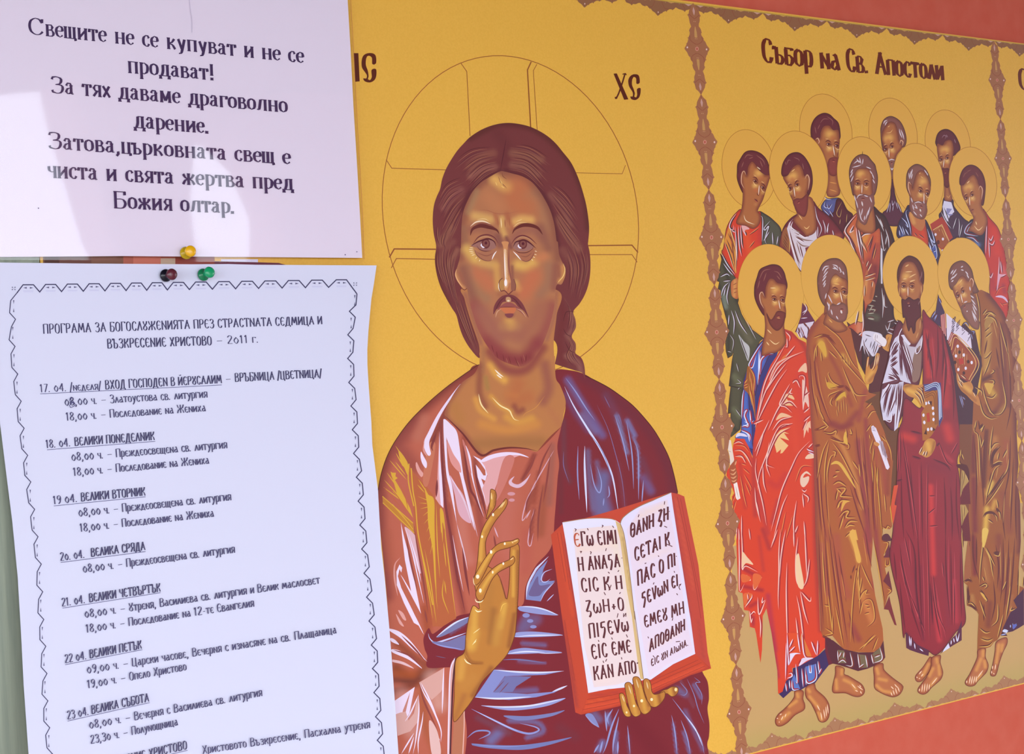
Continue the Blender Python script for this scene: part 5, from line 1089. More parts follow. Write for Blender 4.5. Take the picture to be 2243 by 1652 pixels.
# second row ---------------------------------------------------------------
def b(g):
    FD[0] = '4a3434'
    robe(g, '575346', 'd4 640,150 720,180 830,260 940,400 910,640 660,700 640,300', '3c3434', edge=5)
    robe(g, '55503f', 'd4 110,720 130,800 100,950 70,1095 100,1105 80,1200 115,1220 120,1340 200,1640 d6 220,300 180,430 190,560 215,650 270,615 290,570 270,700 230,1030 255,1040 235,1200 215,1410 255,1400 250,1500 260,1640 d8 250,240 380,130 d6 400,1500 420,1080 440,950 500,740 650,420 700,380 500,230 400,50 350,-100 d4 420,1000 320,1000', '3f3832', [('d6 300,900 380,1000', 12, '6b6a50', .8), ('d6 300,1350 380,1450', 10, '6b6a50', .8), ('d6 330,100 520,420', 12, '6f6652', .7), ('d4 150,1250 180,1450', 10, '7e8578', .8)], 4.2, False)
    g.fill('d6 360,335 430,420 510,510 490,690 430,540', 'b9b6b8')
    robe(g, 'd2432f', 'd4 400,120 330,160 250,260 190,400 155,640 130,700 200,860 310,1040 360,1080 700,1000 680,600 670,200 620,150 500,250', 'a5392f', [('d4 180,420 150,650', 8, 'b9583c', .8), ('d4 440,360 520,700', 14, 'e05a32', .7), ('d4 640,400 640,560', 8, 'c23a36', .8)])
    g.fill('d4 235,350 290,500 325,640 330,980 290,920 250,760 200,620 165,560 200,440', 'd48a3e'); folds(g, 1.3, 'b0533a', 'd4 210,440 300,640|d4 190,520 290,760|d4 230,420 310,700|d4 250,480 310,920|d4 180,580 270,820')
    folds(g, 1.6, 'ecc8a0', 'd4 165,560 240,760 300,960|d4 300,520 325,700 320,960|d4 230,330 300,560')
    folds(g, 2.4, 'e2c4cc', 'd4 330,170 260,270 235,360 280,400 290,330|d4 310,350 330,600 340,820|d4 355,340 370,600 400,760|d4 385,330 400,560 420,660|d4 270,410 310,430|d4 440,420 460,480')
    g.fill('d4 400,330 470,350 510,385 450,400 440,450 420,420', 'e0a8a8'); folds(g, 1.6, 'e89a60', 'd4 640,360 560,420 500,460|d4 580,540 500,640')
    folds(g, 2.2, 'd5cfe0', 'd4 660,200 690,260 680,560|d4 790,275 710,370 720,400 770,350 720,520 740,590|d4 820,430 830,600|d4 900,480 880,600|d4 780,420 700,550|d4 130,720 200,860 310,1010|d4 150,850 230,960 290,1020|d4 110,1040 200,1000 240,1030|d4 230,1110 160,1180 120,1300|d4 240,1110 200,1300 220,1420|d4 180,1180 160,1300|d4 150,1100 250,1090|d6 260,0 300,150 290,330|d6 310,0 380,180 480,330|d6 230,60 220,200')
    folds(g, 1.8, 'b9b5ba', 'd6 370,350 410,480 490,690|d6 240,330 290,420 270,560|d6 340,940 390,990 320,1000|d6 380,1050 350,1080|d6 320,1350 390,1450|d6 460,130 600,400|d6 210,560 260,570|d6 330,720 360,840')
    g.line('d6 230,1030 330,1050 420,1060', 2, '3a2c2c', 't')
    g.soft('d4 260,1110 310,1065 350,1070 360,1300 330,1340 270,1300 255,1200', 'b9693f', [('d4 310,1090 300,1300', 6, 'd69a58', .8)], 3); g.lines('d4 280,1150 340,1120|d4 285,1210 345,1190|d4 290,1260 340,1240', 1.4, '7a3b30')
def h(g):
    head(g, 'd2 340,1100 345,1000 380,930 440,840 510,810 600,820 690,870 760,970 795,1120 790,1180 720,1240 560,1200 480,1200 440,1350 420,1390 370,1290 340,1190', 'd2 480,1120 490,1030 540,960 590,1000 640,1080 720,1140 785,1150 770,1230 730,1350 690,1480 640,1580 620,1640 d4 660,200 640,320 560,380 460,340 330,300 400,120 d2 420,1400 400,1250 400,1120 440,1085 470,1150', 'd2 590,1230', 'd2 695,1320', 'd2 632,1415', 'd2 600,1490', 'd2 590,1560', '6e3238', 'd2 440,1330 400,1250 405,1130 435,1090 465,1150', None, None,
         [(1.8, '935c52', 'd2 440,920 480,870 560,880|d2 500,920 560,900|d2 600,870 690,940 720,1010|d2 650,940 690,1040|d2 400,1040 430,960'), (2, 'e6cfae', 'd2 610,1030 660,1070|d4 430,190 460,270 540,310 580,320')])
figure((1640.5, 370, 59, 86, 1), b, h, 'beardless young man in red tunic and green mantle at the left edge of the group')
def b(g):
    FD[0] = '6a3438'
    robe(g, '7a3038', 'd4 1160,180 1050,260 960,400 915,640 1000,680 1150,880 1230,980 1300,900 1500,700 1790,520 1750,400 1600,220 1450,100 1370,0 1300,120', '5b2430', [('d4 980,440 960,600', 10, '96503c', .8), ('d4 1640,480 1740,470', 8, '9c4a3c', .8)])
    g.fill('d4 960,440 1020,360 1060,560 1050,700 960,600', '965a3a'); g.lines('d4 1000,440 1040,520|d4 980,470 1030,560|d4 970,510 1030,610|d4 965,540 1030,650|d4 960,580 1020,680', 1.3, '5e3430'); g.line('d4 1025,370 1060,540 1050,720', 2, 'd8b064', 't')
    g.fill('d4 1160,200 1080,270 1060,330 1090,390 1190,430 1260,480 1310,490 1420,380 1430,520 1330,620 1270,640 1280,720 1230,860 1215,960 1140,860 1080,640 1020,380 1050,300', 'd5c6d0', False)
    g.lines('d4 1075,330 1110,390 1190,430 1180,460 1120,430|d4 1130,470 1250,530 1380,545|d4 1150,540 1230,610 1330,620|d4 1060,440 1120,700 1200,930|d4 1090,520 1160,760 1210,880|d4 1150,560 1220,780', 2.8, '8e6b62'); folds(g, 2.4, 'eee2ea', 'd4 1040,390 1110,680 1180,880|d4 1180,600 1230,790|d4 1130,500 1250,570|d4 1170,440 1260,500 1310,490|d4 1100,280 1080,360 1160,420')
    folds(g, 2.2, 'd8cbd8', 'd4 1400,70 1430,230 1490,380 1450,500|d4 1440,350 1440,500|d4 1510,260 1540,360 1540,450|d4 1590,300 1560,430|d4 1580,360 1570,440|d4 1640,400 1660,480')
def h(g):
    head(g, 'd2 945,1130 950,1040 980,950 1040,870 1120,835 1200,845 1280,920 1350,1060 1370,1220 1350,1350 1310,1430 1290,1360 1260,1200 1200,1160 1000,1160 960,1160', 'd2 970,1170 1030,1150 1100,1040 1180,1000 1230,1060 1260,1160 1290,1130 1325,1190 1310,1330 1290,1420 1380,1500 d4 1420,380 1300,480 1240,430 1110,270 1160,190 1130,100 1100,0 d2 1060,1400 1050,1320 1000,1240', 'd2 1065,1325', 'd2 1160,1275', 'd2 1130,1440', 'd2 1180,1510', 'd2 1200,1580', '6b2f38', 'd2 1310,1350 1325,1200 1295,1140 1265,1200',
         'd2 1100,1500 1150,1460 1220,1460 1300,1400 1310,1540 d4 1290,170 1250,220 1170,170 1120,80', '843c3a', [(1.8, '8c5a54', 'd2 1020,1000 1040,940 1080,950|d2 1110,900 1180,930 1190,960|d2 1000,960 1010,1010|d2 1230,980 1250,1070'), (2, 'e2b878', 'd2 1080,1100 1130,1060|d4 1180,190 1230,260|d4 1250,350 1290,380 1330,340')], side=-1)
figure((1749.4, 378, 64.2, 91, 1), b, h, 'bearded man with bowed head in white wrap, second from the left in the middle row')
def b(g):
    FD[0] = '5a2c2c'
    g.fill('d7 -160,150 60,330 130,280 360,330 560,150 480,400 420,700 330,1000 300,1300 260,1640 60,1640 150,1000 0,700', '5a2b30', False)
    robe(g, '4c2c2e', 'd5 200,80 290,150 380,230 480,500 520,760 480,1500 540,1660 d7 560,150 400,300 300,500 200,700 60,800 60,300 d5 100,700 200,300', '35202a', [('d5 300,700 320,1100', 8, '6a5c4c', .8), ('d7 150,60 250,100', 12, '5d5a48', .8)])
    robe(g, 'c5603a', 'd4 1970,170 1900,240 1800,400 1800,460 1960,700 2040,900 2070,1300 d6 2080,330 2010,340 1900,250 1840,230 d5 -20,1650 60,1650 120,1450 230,1200 290,900 300,400 200,430 60,430 0,200', 'a04438', [('d5 120,480 60,560', 12, 'd98f3c', .9), ('d4 1900,420 1980,600', 10, 'd08a54', .9), ('d5 200,500 150,900', 14, 'b84a38', .8), ('d6 2000,100 2000,300', 10, 'cf8060', .8), ('d5 260,600 250,1000', 8, '9c3f3c', .8), ('d5 160,850 150,1300', 20, '8a3838', .95), ('d5 230,900 220,1200', 12, '7a3036', .9)])
    folds(g, 2.6, 'e6d2d2', 'd4 1965,190 1870,300 1810,410 1870,520 1940,680|d4 1930,330 1880,430 1940,400|d4 1960,360 1990,560 2040,800|d4 1990,370 2030,620 2060,860|d5 40,500 90,460 170,450|d5 10,400 40,560 100,680|d4 1880,560 1960,720|d6 1990,0 1950,200|d6 2050,0 2060,200 2040,320|d6 2000,340 2040,310'); folds(g, 1.8, '7a3c54', 'd4 1975,370 2010,600 2050,850|d4 1860,470 1960,660|d5 200,460 140,700|d5 230,560 170,820')
    folds(g, 1.7, 'e0a060', 'd5 60,560 120,720|d5 190,480 120,640|d5 240,640 200,800'); folds(g, 2.6, 'cdc7cc', 'd5 240,190 310,320 350,420|d5 370,380 410,520 420,650|d5 310,420 330,560 350,680 380,640|d5 310,600 310,900 320,1140|d5 390,480 370,600|d5 320,1190 340,1400 330,1600|d5 350,1280 360,1440 400,1450|d5 290,240 340,360'); g.fill('d5 310,640 330,660 330,1130 310,1130', 'cfc8d4', False)
    folds(g, 2.6, 'a8a08c', 'd5 130,1420 220,1440|d5 130,1480 230,1490 200,1520|d5 130,1540 220,1530|d5 130,1600 220,1610|d7 130,110 220,130|d5 170,1350 240,1370|d5 230,1300 260,1310|d5 200,1420 150,1510')
    g.fill('d7 70,290 200,290 330,350 260,560 200,630 140,560 60,480 20,560 50,380', 'd3cbdc'); g.lines('d7 90,330 180,360|d7 120,380 90,440|d7 180,420 160,520|d7 240,400 180,540|d7 60,420 110,640|d7 230,450 200,600|d7 130,560 190,640', 2, '5e4b58'); folds(g, 1.8, 'e8e0ee', 'd7 60,400 90,600|d7 80,480 150,630|d7 260,440 200,620')
    g.soft('d5 70,1330 60,1180 80,1060 110,960 150,900 180,850 190,870 160,930 130,1000 230,985 240,1000 140,1040 230,1040 235,1060 150,1090 200,1090 230,1160 210,1300 170,1390 110,1410', 'b7653c', [('d5 90,1250 110,1100', 6, 'd69250', .9), ('d5 190,1200 170,1330', 6, '8f4a34', .8)], 3); folds(g, 1.8, 'ecd0b0', 'd5 130,960 180,860|d5 90,1040 220,995|d5 90,1090 220,1055|d5 85,1150 80,1310|d5 110,900 140,820|d5 190,1180 200,1100')
    folds(g, 2.4, 'c9bfc8', 'd7 370,200 400,270 440,150|d7 390,290 480,330|d7 420,250 490,270|d7 490,170 560,200|d7 400,160 490,130|d7 520,140 570,170')
    g.soft('d7 380,340 450,330 470,380 440,470 420,560 350,530 330,490 380,440', 'c98a44', [], 3); g.lines('d7 400,400 380,500|d7 430,420 400,540|d7 420,360 390,420', 1.6, '8b4f34'); g.fill('d7 205,340 245,310 380,400 370,480 330,490 210,400', 'e6dce4'); g.lines('d7 240,320 230,380 240,410|d7 260,330 255,390|d7 210,390 330,480', 1.2, '9a808a'); g.dots('d7 290,490', 3, 'd6aaa8', 2)
def h(g):
    head(g, 'd2 1870,1150 1880,1030 1920,940 1980,880 2050,860 2120,880 2170,940 2220,1000 d3 240,1050 265,1180 250,1330 215,1420 160,1400 0,1300 d2 1930,1420 1900,1330', 'd2 1930,1250 1940,1130 1990,1060 2040,1050 2130,1060 2180,1140 2180,1280 2190,1400 2200,1560 d5 230,400 100,440 0,390 d4 1960,330 1990,180 1960,0 d2 1930,1400', 'd2 1985,1262', 'd2 2105,1265', 'd2 2042,1395', 'd2 2060,1465', 'd2 2060,1600', '82504a', None,
         'd2 1940,1400 1990,1430 2070,1400 2150,1420 2200,1390 2215,1500 d5 220,60 160,180 110,320 60,320 0,250 -40,60 d2 1950,1500', '8a5550', [(2.2, GRL, 'd2 1910,1040 1990,1020 2040,1000|d2 1930,990 1990,950 2040,990|d2 1970,920 2010,980|d2 2010,900 2030,990|d2 2060,920 2050,1000|d2 1890,1120 1920,1060|d2 1880,1180 1920,1100|d2 1890,1240 1930,1150|d2 2100,1030 2170,1060|d2 2150,1080 2190,1140|d2 2180,1120 2210,1200|d2 2190,1200 2220,1260|d2 1970,1470 2000,1420 2060,1410|d2 2070,1420 2130,1440|d2 1940,1420 1960,1500|d2 1960,1480 1990,1600|d2 2150,1440 2180,1520|d5 10,110 40,250 80,290|d5 60,100 40,200|d5 140,120 100,260|d5 160,80 130,200|d5 90,200 80,270'), (3, 'dccccc', 'd2 2040,1500 2055,1570'), (1.4, '4a3a30', 'd2 2052,815 2048,880')])
figure((1893, 384.5, 59.3, 85, 1), b, h, 'grey man with long beard and orange robe in the centre of the group')
def b(g):
    FD[0] = '34203c'
    robe(g, '42304c', 'd5 700,60 640,130 590,220 540,330 540,500 750,560 1100,900 1110,700 1000,420 920,260 850,250', '32203a', [('d5 580,430 600,470', 6, '5a6aa8', .8)])
    robe(g, 'bf4530', 'd5 690,180 710,300 740,500 940,640 960,560 930,380 910,300 850,350', '963c30', [('d5 880,430 900,560', 8, 'd2462c', .9)])
    folds(g, 2.4, 'bcc2e6', 'd5 670,120 650,170 700,340 720,470|d5 590,230 650,290 680,360 640,320|d5 560,330 620,470|d5 600,350 640,470|d5 640,380 690,470|d5 560,400 570,480|d5 940,380 1000,560 1080,770|d5 1000,400 1040,570 960,480|d5 1030,580 1000,680 960,560|d5 1080,770 1040,800 1000,690|d5 1060,680 1030,760')
    g.fill('d5 1000,640 1050,580 1080,770 1040,800', '4d569a', False); folds(g, 1.6, 'd9dcf4', 'd5 1010,660 1050,600 1075,760 1040,795|d5 1030,700 1060,680|d5 980,600 1000,690'); folds(g, 1.6, 'e2804a', 'd5 760,440 800,490|d5 820,460 900,520|d5 700,220 760,330')
    g.soft('d5 700,150 800,200 900,240 910,330 860,410 780,370 710,280', 'b86f42', [('d5 720,180 760,300', 7, 'd69a54', .8)], 3)
def h(g):
    head(g, 'd3 655,1210 665,1120 700,1050 770,1000 830,1000 900,1040 950,1110 985,1210 985,1320 960,1420 860,1450 740,1480 700,1420 660,1320', 'd3 740,1330 760,1240 800,1120 860,1080 920,1120 970,1250 985,1340 945,1470 930,1560 940,1640 d5 900,240 820,240 720,150 700,40 d3 720,1480 690,1400 680,1260 730,1260', 'd3 850,1362', 'd3 945,1400', 'd3 897,1520', 'd3 860,1570', 'd3 850,1660', '84534b', 'd3 715,1420 685,1320 690,1240 725,1280',
         'd3 720,1450 760,1500 860,1500 930,1540 d5 940,80 910,200 850,250 760,210 710,110 700,20 d3 700,1420', '8d5850', [(2.2, GRL, 'd3 740,1060 720,1140|d3 720,1090 710,1180|d3 690,1110 700,1200|d3 740,1120 720,1200|d3 900,1070 940,1130|d3 930,1110 950,1150|d3 720,1450 740,1520|d3 760,1530 820,1510 870,1530|d5 740,50 760,130|d5 770,40 800,100 760,80|d5 750,140 800,200|d5 890,0 900,40|d5 840,180 870,220'), (3, 'ddd0c8', 'd5 840,110 855,150'), (2, 'd8a45c', 'd3 850,1160 890,1190|d3 830,1130 850,1110')], side=1)
figure((2011.6, 394, 55.4, 80, 1), b, h, 'balding man with short grey beard in blue mantle and red tunic')
def b(g):
    FD[0] = '7a2030'
    robe(g, '38283e', 'd5 1560,250 1500,310 1450,420 1460,500 1600,600 1730,800 1760,500 1750,250', '2c1e30', [('d5 1520,560 1640,600', 8, '6a7ab0', .8)])
    robe(g, 'c2342f', 'd5 1700,110 1790,230 1900,360 1960,520 2010,760 2060,1060 2090,1200 2050,1400 2060,1560 2020,1640 1940,1500 1800,1300 1790,1000 1720,700 1740,300', 'a02c30', [('d5 1850,400 1900,700', 14, 'd0382f', .8), ('d5 1830,1020 1850,1200', 8, 'a5283a', .7), ('d5 1980,1150 2000,1250', 8, '9a2c3c', .8), ('d5 1960,900 2000,1000', 8, 'cf5c60', .8)])
    folds(g, 2.2, 'e4c0cc', 'd5 1755,270 1745,500 1740,720|d5 1780,520 1790,780|d5 1840,470 1810,540 1780,500|d5 1860,540 1830,600 1780,570|d5 1920,760 1920,900 1890,1220|d5 1940,820 1960,1000|d5 2020,1000 1960,1030 1940,1040|d5 1890,1230 1910,1140|d5 1790,1020 1810,1050 1840,980'); g.fill('d5 1920,860 1960,1000 2030,1000 1950,1030 1910,1160 1890,1230', 'd8a0b4'); g.fill('d5 1870,1310 1940,1290 2010,1320 2040,1390 1970,1330', 'd6b8d6'); folds(g, 1.6, 'e8703c', 'd5 1870,1300 1930,1200 2020,1170|d5 1960,1420 2050,1400|d5 1930,1390 1980,1450')
    folds(g, 2.4, 'b8bcd8', 'd5 1555,280 1480,350 1455,440 1560,470 1640,480|d5 1470,500 1560,510 1620,560 1650,580|d5 1500,530 1600,600|d5 1520,350 1480,430')
def h(g):
    head(g, 'd3 1385,1270 1385,1180 1420,1080 1480,1020 1550,1005 1630,1040 1700,1130 1735,1270 1725,1450 1700,1560 1650,1500 1620,1350 1500,1300 1420,1290', 'd3 1400,1290 1440,1280 1500,1190 1570,1140 1620,1200 1650,1290 1690,1330 1690,1460 1680,1560 d5 1760,250 1720,420 1660,470 1550,420 1500,400 1560,300 1570,220 d3 1530,1640 1470,1520 1420,1410', 'd3 1475,1455', 'd3 1555,1415', 'd3 1522,1560', 'd3 1560,1620', 'd5 1590,200', '6d3038', 'd3 1680,1480 1695,1350 1665,1295 1640,1350', None, None,
         [(1.8, '8c5048', 'd3 1430,1180 1460,1120 1500,1110|d3 1480,1100 1540,1070|d3 1600,1100 1640,1170'), (2, 'e6c08a', 'd3 1480,1260 1520,1220|d5 1580,340 1640,400 1700,350|d5 1600,280 1620,330')], side=-1)
figure((2131, 398, 52.2, 76, 1), b, h, 'beardless young man in red mantle at the right edge of the group')

# front row ----------------------------------------------------------------
FOOT = 'b26a45'


def feet(g, specs):
    return specs


def foot(g, specs):
    for pts, toes, hl in specs:
        p = spl(pp(pts), True)
        g.soft(p, FOOT, [(np.vstack([p[::2], p[:1]]), 6, '8a4436', .9)] + [(q, 6.5, 'd49350', .85) for q in hl], 3, False)
        g._rib(np.vstack([p, p[:1]]), 1.3, pig('74362f')); g.lines(toes, 2.2, 'ecc8a8')


def b(g):
    FD[0] = 'a02e34'
    g.fill('d6 700,380 500,740 430,950 400,1300 400,1640 d8 320,240 500,380 560,520 600,0 d6 620,1400 900,560 950,300', '3f3a72', False)
    robe(g, '4a62b0', 'd6 690,420 600,520 500,740 560,880 580,1160 620,1000 660,880 780,620 850,590 800,580 680,600', '43355e', [('d6 700,700 640,900', 10, '5068b8', .9)], 4)
    robe(g, '5068b4', 'd6 430,1080 490,1130 510,1400 d8 540,0 550,300 540,400 320,250 390,160 d6 400,1500 410,1200', '3c4a90', [], 4)
    g.fill('d8 320,240 350,180 440,190 480,230 380,220', 'd6cfe6'); folds(g, 2.6, 'd6daf4', 'd6 690,430 610,540 500,740 550,780 600,620|d6 660,560 640,760 620,1020|d6 840,590 740,600 660,690 650,880|d6 640,540 630,900|d6 430,1080 410,1220 400,1480|d6 430,1400 470,1360 440,1440 490,1580 420,1560|d6 510,1360 530,1520 570,1500|d8 400,150 480,190 510,300|d8 440,20 490,60 400,90|d8 390,140 500,200 520,280')
    g.fill('d6 490,760 560,870 580,1160 590,1480 550,1300 500,1150 430,1060 460,920', '9a5a30'); folds(g, 1.8, 'dca850', 'd6 495,760 570,900 580,1100|d6 440,1000 480,940|d6 430,1030 490,1000|d6 440,1060 490,1040|d6 510,840 520,980|d6 530,920 540,1100|d6 560,980 560,1160|d6 500,1000 540,1300|d6 540,1180 570,1380|d6 520,1100 560,1300')
    RED = ('d6 980,250 1080,280 1180,380 1280,420 1330,900 d8 1380,250 1400,700 1410,1640 e2 1470,1000 1480,1380 e4 1540,170 1530,240 1440,310 1300,400 1180,450 1090,480 1100,600 1000,650 960,800 940,860 900,820 890,500 840,200 810,0 e2 760,1200 700,900 560,860 600,600 560,860 650,1640 590,1640 d8 340,1400')
    RED = ('d6 980,250 1090,290 1180,390 1280,440 1320,850 d8 1370,150 1390,520 1405,1100 1410,1640 e2 1440,500 1475,1380 e4 1540,60 1540,200 1440,310 1190,450 1090,480 1100,590 1010,650 960,810 900,830 890,520 840,200 810,0 e2 740,1080 690,1180 680,1640 e4 660,410 600,10 e2 580,1350 515,1330 500,1110 435,1100 415,870 360,850 335,300 d8 320,1400 280,1150 270,1050 300,1000 250,860 195,760 200,700 240,640 290,330 320,250 440,260 500,370 550,520 560,300 600,80 520,0 '
           'd6 540,1560 590,1500 640,1200 700,980 800,740 900,590 960,480')
    g.soft(RED, 'd2442f', [(spl(pp('d6 980,250 1180,390 1300,600 1340,900 d8 1390,400 1405,1640 e2 1475,1380')), 9, 'a83a34', .9), ('d6 1250,700 1180,950 1240,1500', 12, 'cf3f34', .8), ('d8 560,300 570,900 590,1300', 10, 'b23a38', .9), ('d8 620,1000 760,1550', 9, 'b63c3c', .8), ('d8 1000,750 900,900 780,850', 14, 'c43a36', .8), ('d8 900,1100 820,1400', 9, 'b0383c', .8), ('e2 690,0 780,260', 9, 'aa3638', .9), ('e2 640,100 700,560', 7, 'b83c38', .8), ('e2 430,540 640,650', 8, 'a02e3a', .9), ('e2 440,780 680,830', 8, 'a02e3a', .9), ('e2 520,1050 600,1000', 8, 'a02e3a', .8),
                       ('e2 560,1200 560,1300', 7, '9f2f40', .8), ('e2 760,900 860,1640', 10, 'b0354a', .8), ('d8 1100,0 1150,400', 12, 'd94a32', .6), ('d8 380,600 450,1200', 8, 'b83c34', .8), ('e4 820,0 900,600', 7, 'aa3548', .9), ('e4 1100,0 1150,300', 6, 'c5402f', .7), ('d6 700,1000 650,1300', 8, 'b83c3c', .7)], 4, False)
    FL, FP = 'ecc0b4', 'e8b98c'
    g.fill('d6 1130,470 1020,620 940,700 960,640 1060,560', 'd8733c'); g.fill('d6 1240,560 1100,620 980,680 880,760 780,960 830,800 920,690', 'e0a898'); g.fill('d6 930,1320 960,1200 1010,1140 1090,1160 1120,1220 1010,1180 1060,1260 1130,1300 970,1300', 'e6b888'); g.fill('d6 1170,840 1220,760 1280,720 1290,850 1230,830', 'e6b898'); g.fill('d6 1230,950 1270,1000 1310,1150 1320,1330 1270,1250 1240,1360 1230,1200', 'e4bcae'); g.fill('d6 870,1500 940,1400 1080,1450 960,1460', 'e6b48c')
    g.fill('d8 850,230 930,140 1060,100 960,150 1050,190 980,180 1050,280 920,240 1040,350 960,450 930,460 940,400 880,450 850,330', 'e8bc80', False); g.fill('d8 1250,140 1300,40 1340,10 1345,120 1320,100 1310,180 1290,130 1250,250', 'e8b898', False)
    folds(g, 2.6, FL, 'd6 1000,460 900,640 780,850 700,1050 650,1300 600,1540|d6 1250,560 1050,650 900,780 800,960 690,1200 600,1560|d6 1010,720 850,920 700,1150|d6 1020,800 880,1000 720,1300 580,1600|d6 1090,1060 900,1340 760,1640|d6 1130,480 1000,640|d6 1060,1000 960,1180 920,1290 1000,1320 1090,1400|d6 1120,960 1100,990 1150,960 1200,1060|d6 1200,930 1190,900 1250,900 1260,1000 1230,1250|d6 1100,1450 930,1500 820,1640|d6 1100,1540 960,1580 880,1640|d6 1160,1330 1060,1240 940,1290|d6 1100,1130 1060,1130 1090,1060|d6 1260,1180 1330,1120|d6 1250,1400 1330,1330|d6 1250,1520 1340,1440|d6 1240,1640 1300,1500|d6 1000,290 1060,360 1050,420|d6 1020,380 1020,500 990,500')
    folds(g, 2.6, FL, 'd8 1100,50 950,70 860,180 740,480 640,750 620,960|d8 1070,100 900,200 780,440 740,600 850,660|d8 780,300 740,600 790,780|d8 690,620 700,850 740,1000|d8 600,520 590,700 640,940 690,1150 740,1440|d8 580,920 600,1150 660,1400|d8 590,1080 640,1300|d8 1330,290 1180,450 1080,650 950,950 870,1250 800,1520|d8 1030,1010 950,1200 840,1600|d8 560,60 700,0|d8 780,0 640,300 580,440|d8 700,180 600,500|d8 1230,1010 1250,1200|d8 1220,950 1260,980 1290,950|d8 1230,1000 1310,1060 1300,1130|d8 1150,1100 1110,1400 1120,1640|d8 1170,1440 1120,1560|d8 1250,1380 1270,1640|d8 1380,420 1300,400 1380,460|d8 1370,320 1310,380')
    g.fill('d8 1200,820 1220,750 1290,700 1350,760 1280,730 1240,790 1320,770 1310,850 1250,920 1210,890', 'e4c0a8'); g.fill('d8 1270,530 1310,470 1385,470 1385,520', 'e6bfa0'); folds(g, 2.2, 'd8c8e4', 'd8 1290,400 1390,440|d8 1310,440 1390,470')
    folds(g, 2.0, 'e08a50', 'd8 1370,630 1220,640 1130,850|d8 300,430 400,430 470,520 550,640|d8 310,350 430,360 500,440|d8 320,500 420,520 460,590|d8 420,660 510,740|d8 430,740 530,930 510,970|d8 450,860 520,1040|d8 400,600 460,620|d8 400,920 470,1200|d8 380,760 440,1080|d8 280,1120 330,1000|d8 290,1250 330,1100|d8 1000,1250 930,1600|d8 1100,1300 1000,1640'); folds(g, 2.2, FL, 'd8 300,420 390,420 470,500 540,640|d8 290,330 360,300 430,330|d8 310,500 400,500 455,590|d8 340,1300 330,1640|d8 400,1300 400,1640|d8 500,1480 520,1640|d8 360,1480 370,1640')
    folds(g, 2.8, FL, 'e2 360,0 370,400 375,830 440,740|e2 400,0 410,300 410,540 460,500 620,580|e2 890,0 800,250|e2 930,0 910,300 910,600 900,900 905,1100|e2 1000,0 940,350 920,650|e2 1110,0 1115,240|e2 1170,100 1140,400 1150,700 1220,820|e2 1260,0 1280,400 1290,650|e2 1330,400 1290,680 1230,800|e2 1020,450 1010,900 1030,1640|e2 1200,840 1250,1100 1310,1300|e2 1210,850 1330,980 1350,920|e2 1150,900 1200,1150 1260,1640|e2 1140,1200 1190,1640|e2 450,1060 540,920 490,860|e2 430,880 450,1070|e2 620,920 640,1160 730,960|e2 640,1170 660,1300 655,1480|e2 560,620 575,820 680,650|e2 400,700 520,690 470,620|e2 510,1110 530,1280|e2 1350,1530 1400,1640|e2 1440,1540 1440,1640')
    g.fill('e2 1140,400 1180,330 1210,500 1250,740 1230,815 1180,790 1145,650', 'e8c39c'); g.fill('e2 410,310 480,380 560,480 460,460 410,520', 'e6bf9a'); g.fill('e2 430,880 550,880 540,930 490,960 450,1060', 'd8663c'); g.fill('e2 560,610 675,650 575,820', 'd8663c'); g.fill('e2 400,610 520,650 510,700 410,720', 'd8663c'); folds(g, 2, 'f0d4cc', 'e2 480,880 490,960|e2 540,890 540,930 450,1060|e2 590,1150 570,1120 520,1170|e2 550,1210 530,1280|e2 690,920 680,1000 720,960')
    g.fill('e4 1020,0 1040,300 1040,440 1130,280 1200,280 1170,0', 'd9502f', False); g.fill('e4 1040,300 1130,270 1210,285 1140,290 1100,340 1040,440', 'ddd0e6'); g.fill('e4 1210,380 1240,340 1380,340 1290,380 1185,450', 'd9c6dc'); g.fill('e4 1220,0 1350,300 1360,340 1260,330 1200,60', 'd2743c', False)
    folds(g, 2.8, 'e4d2e2', 'e4 1020,0 1040,430|e4 1160,0 1200,270|e4 1220,0 1260,310 1380,340|e4 1010,130 1000,640|e4 1190,440 1230,360|e4 1440,100 1430,310|e4 1350,120 1420,300|e4 1100,80 1050,200|e4 1130,180 1050,260|e4 1040,560 1080,550 1090,590 1020,620')
    # blue hem
    g.fill('e4 1100,480 1190,450 1440,310 1540,220 1590,440 1510,540 1400,690 1270,740 1190,790 1080,790 970,890 910,830 960,800 1010,650 1100,590', '42305c', False)
    for q in ('e4 1085,640 1120,560 1200,760 1100,770', 'e4 1270,460 1420,420 1425,590 1370,665 1290,670'):
        g.fill(q, '5a74b8', False)
    folds(g, 2.6, 'd0d8f2', 'e4 1140,420 1160,680 1140,650|e4 1085,640 1100,770 1190,770|e4 1265,470 1290,670 1370,670 1425,600 1410,420|e4 1220,480 1240,740|e4 1320,430 1330,540 1350,540 1350,430|e4 1440,380 1460,550|e4 1000,680 1015,800|e4 1050,640 1060,760|e4 1280,560 1280,710|e4 1490,480 1450,560')
    g.fill('e4 1540,40 1620,80 1680,420 1640,420 1590,440 1540,240', '6b2838', False)
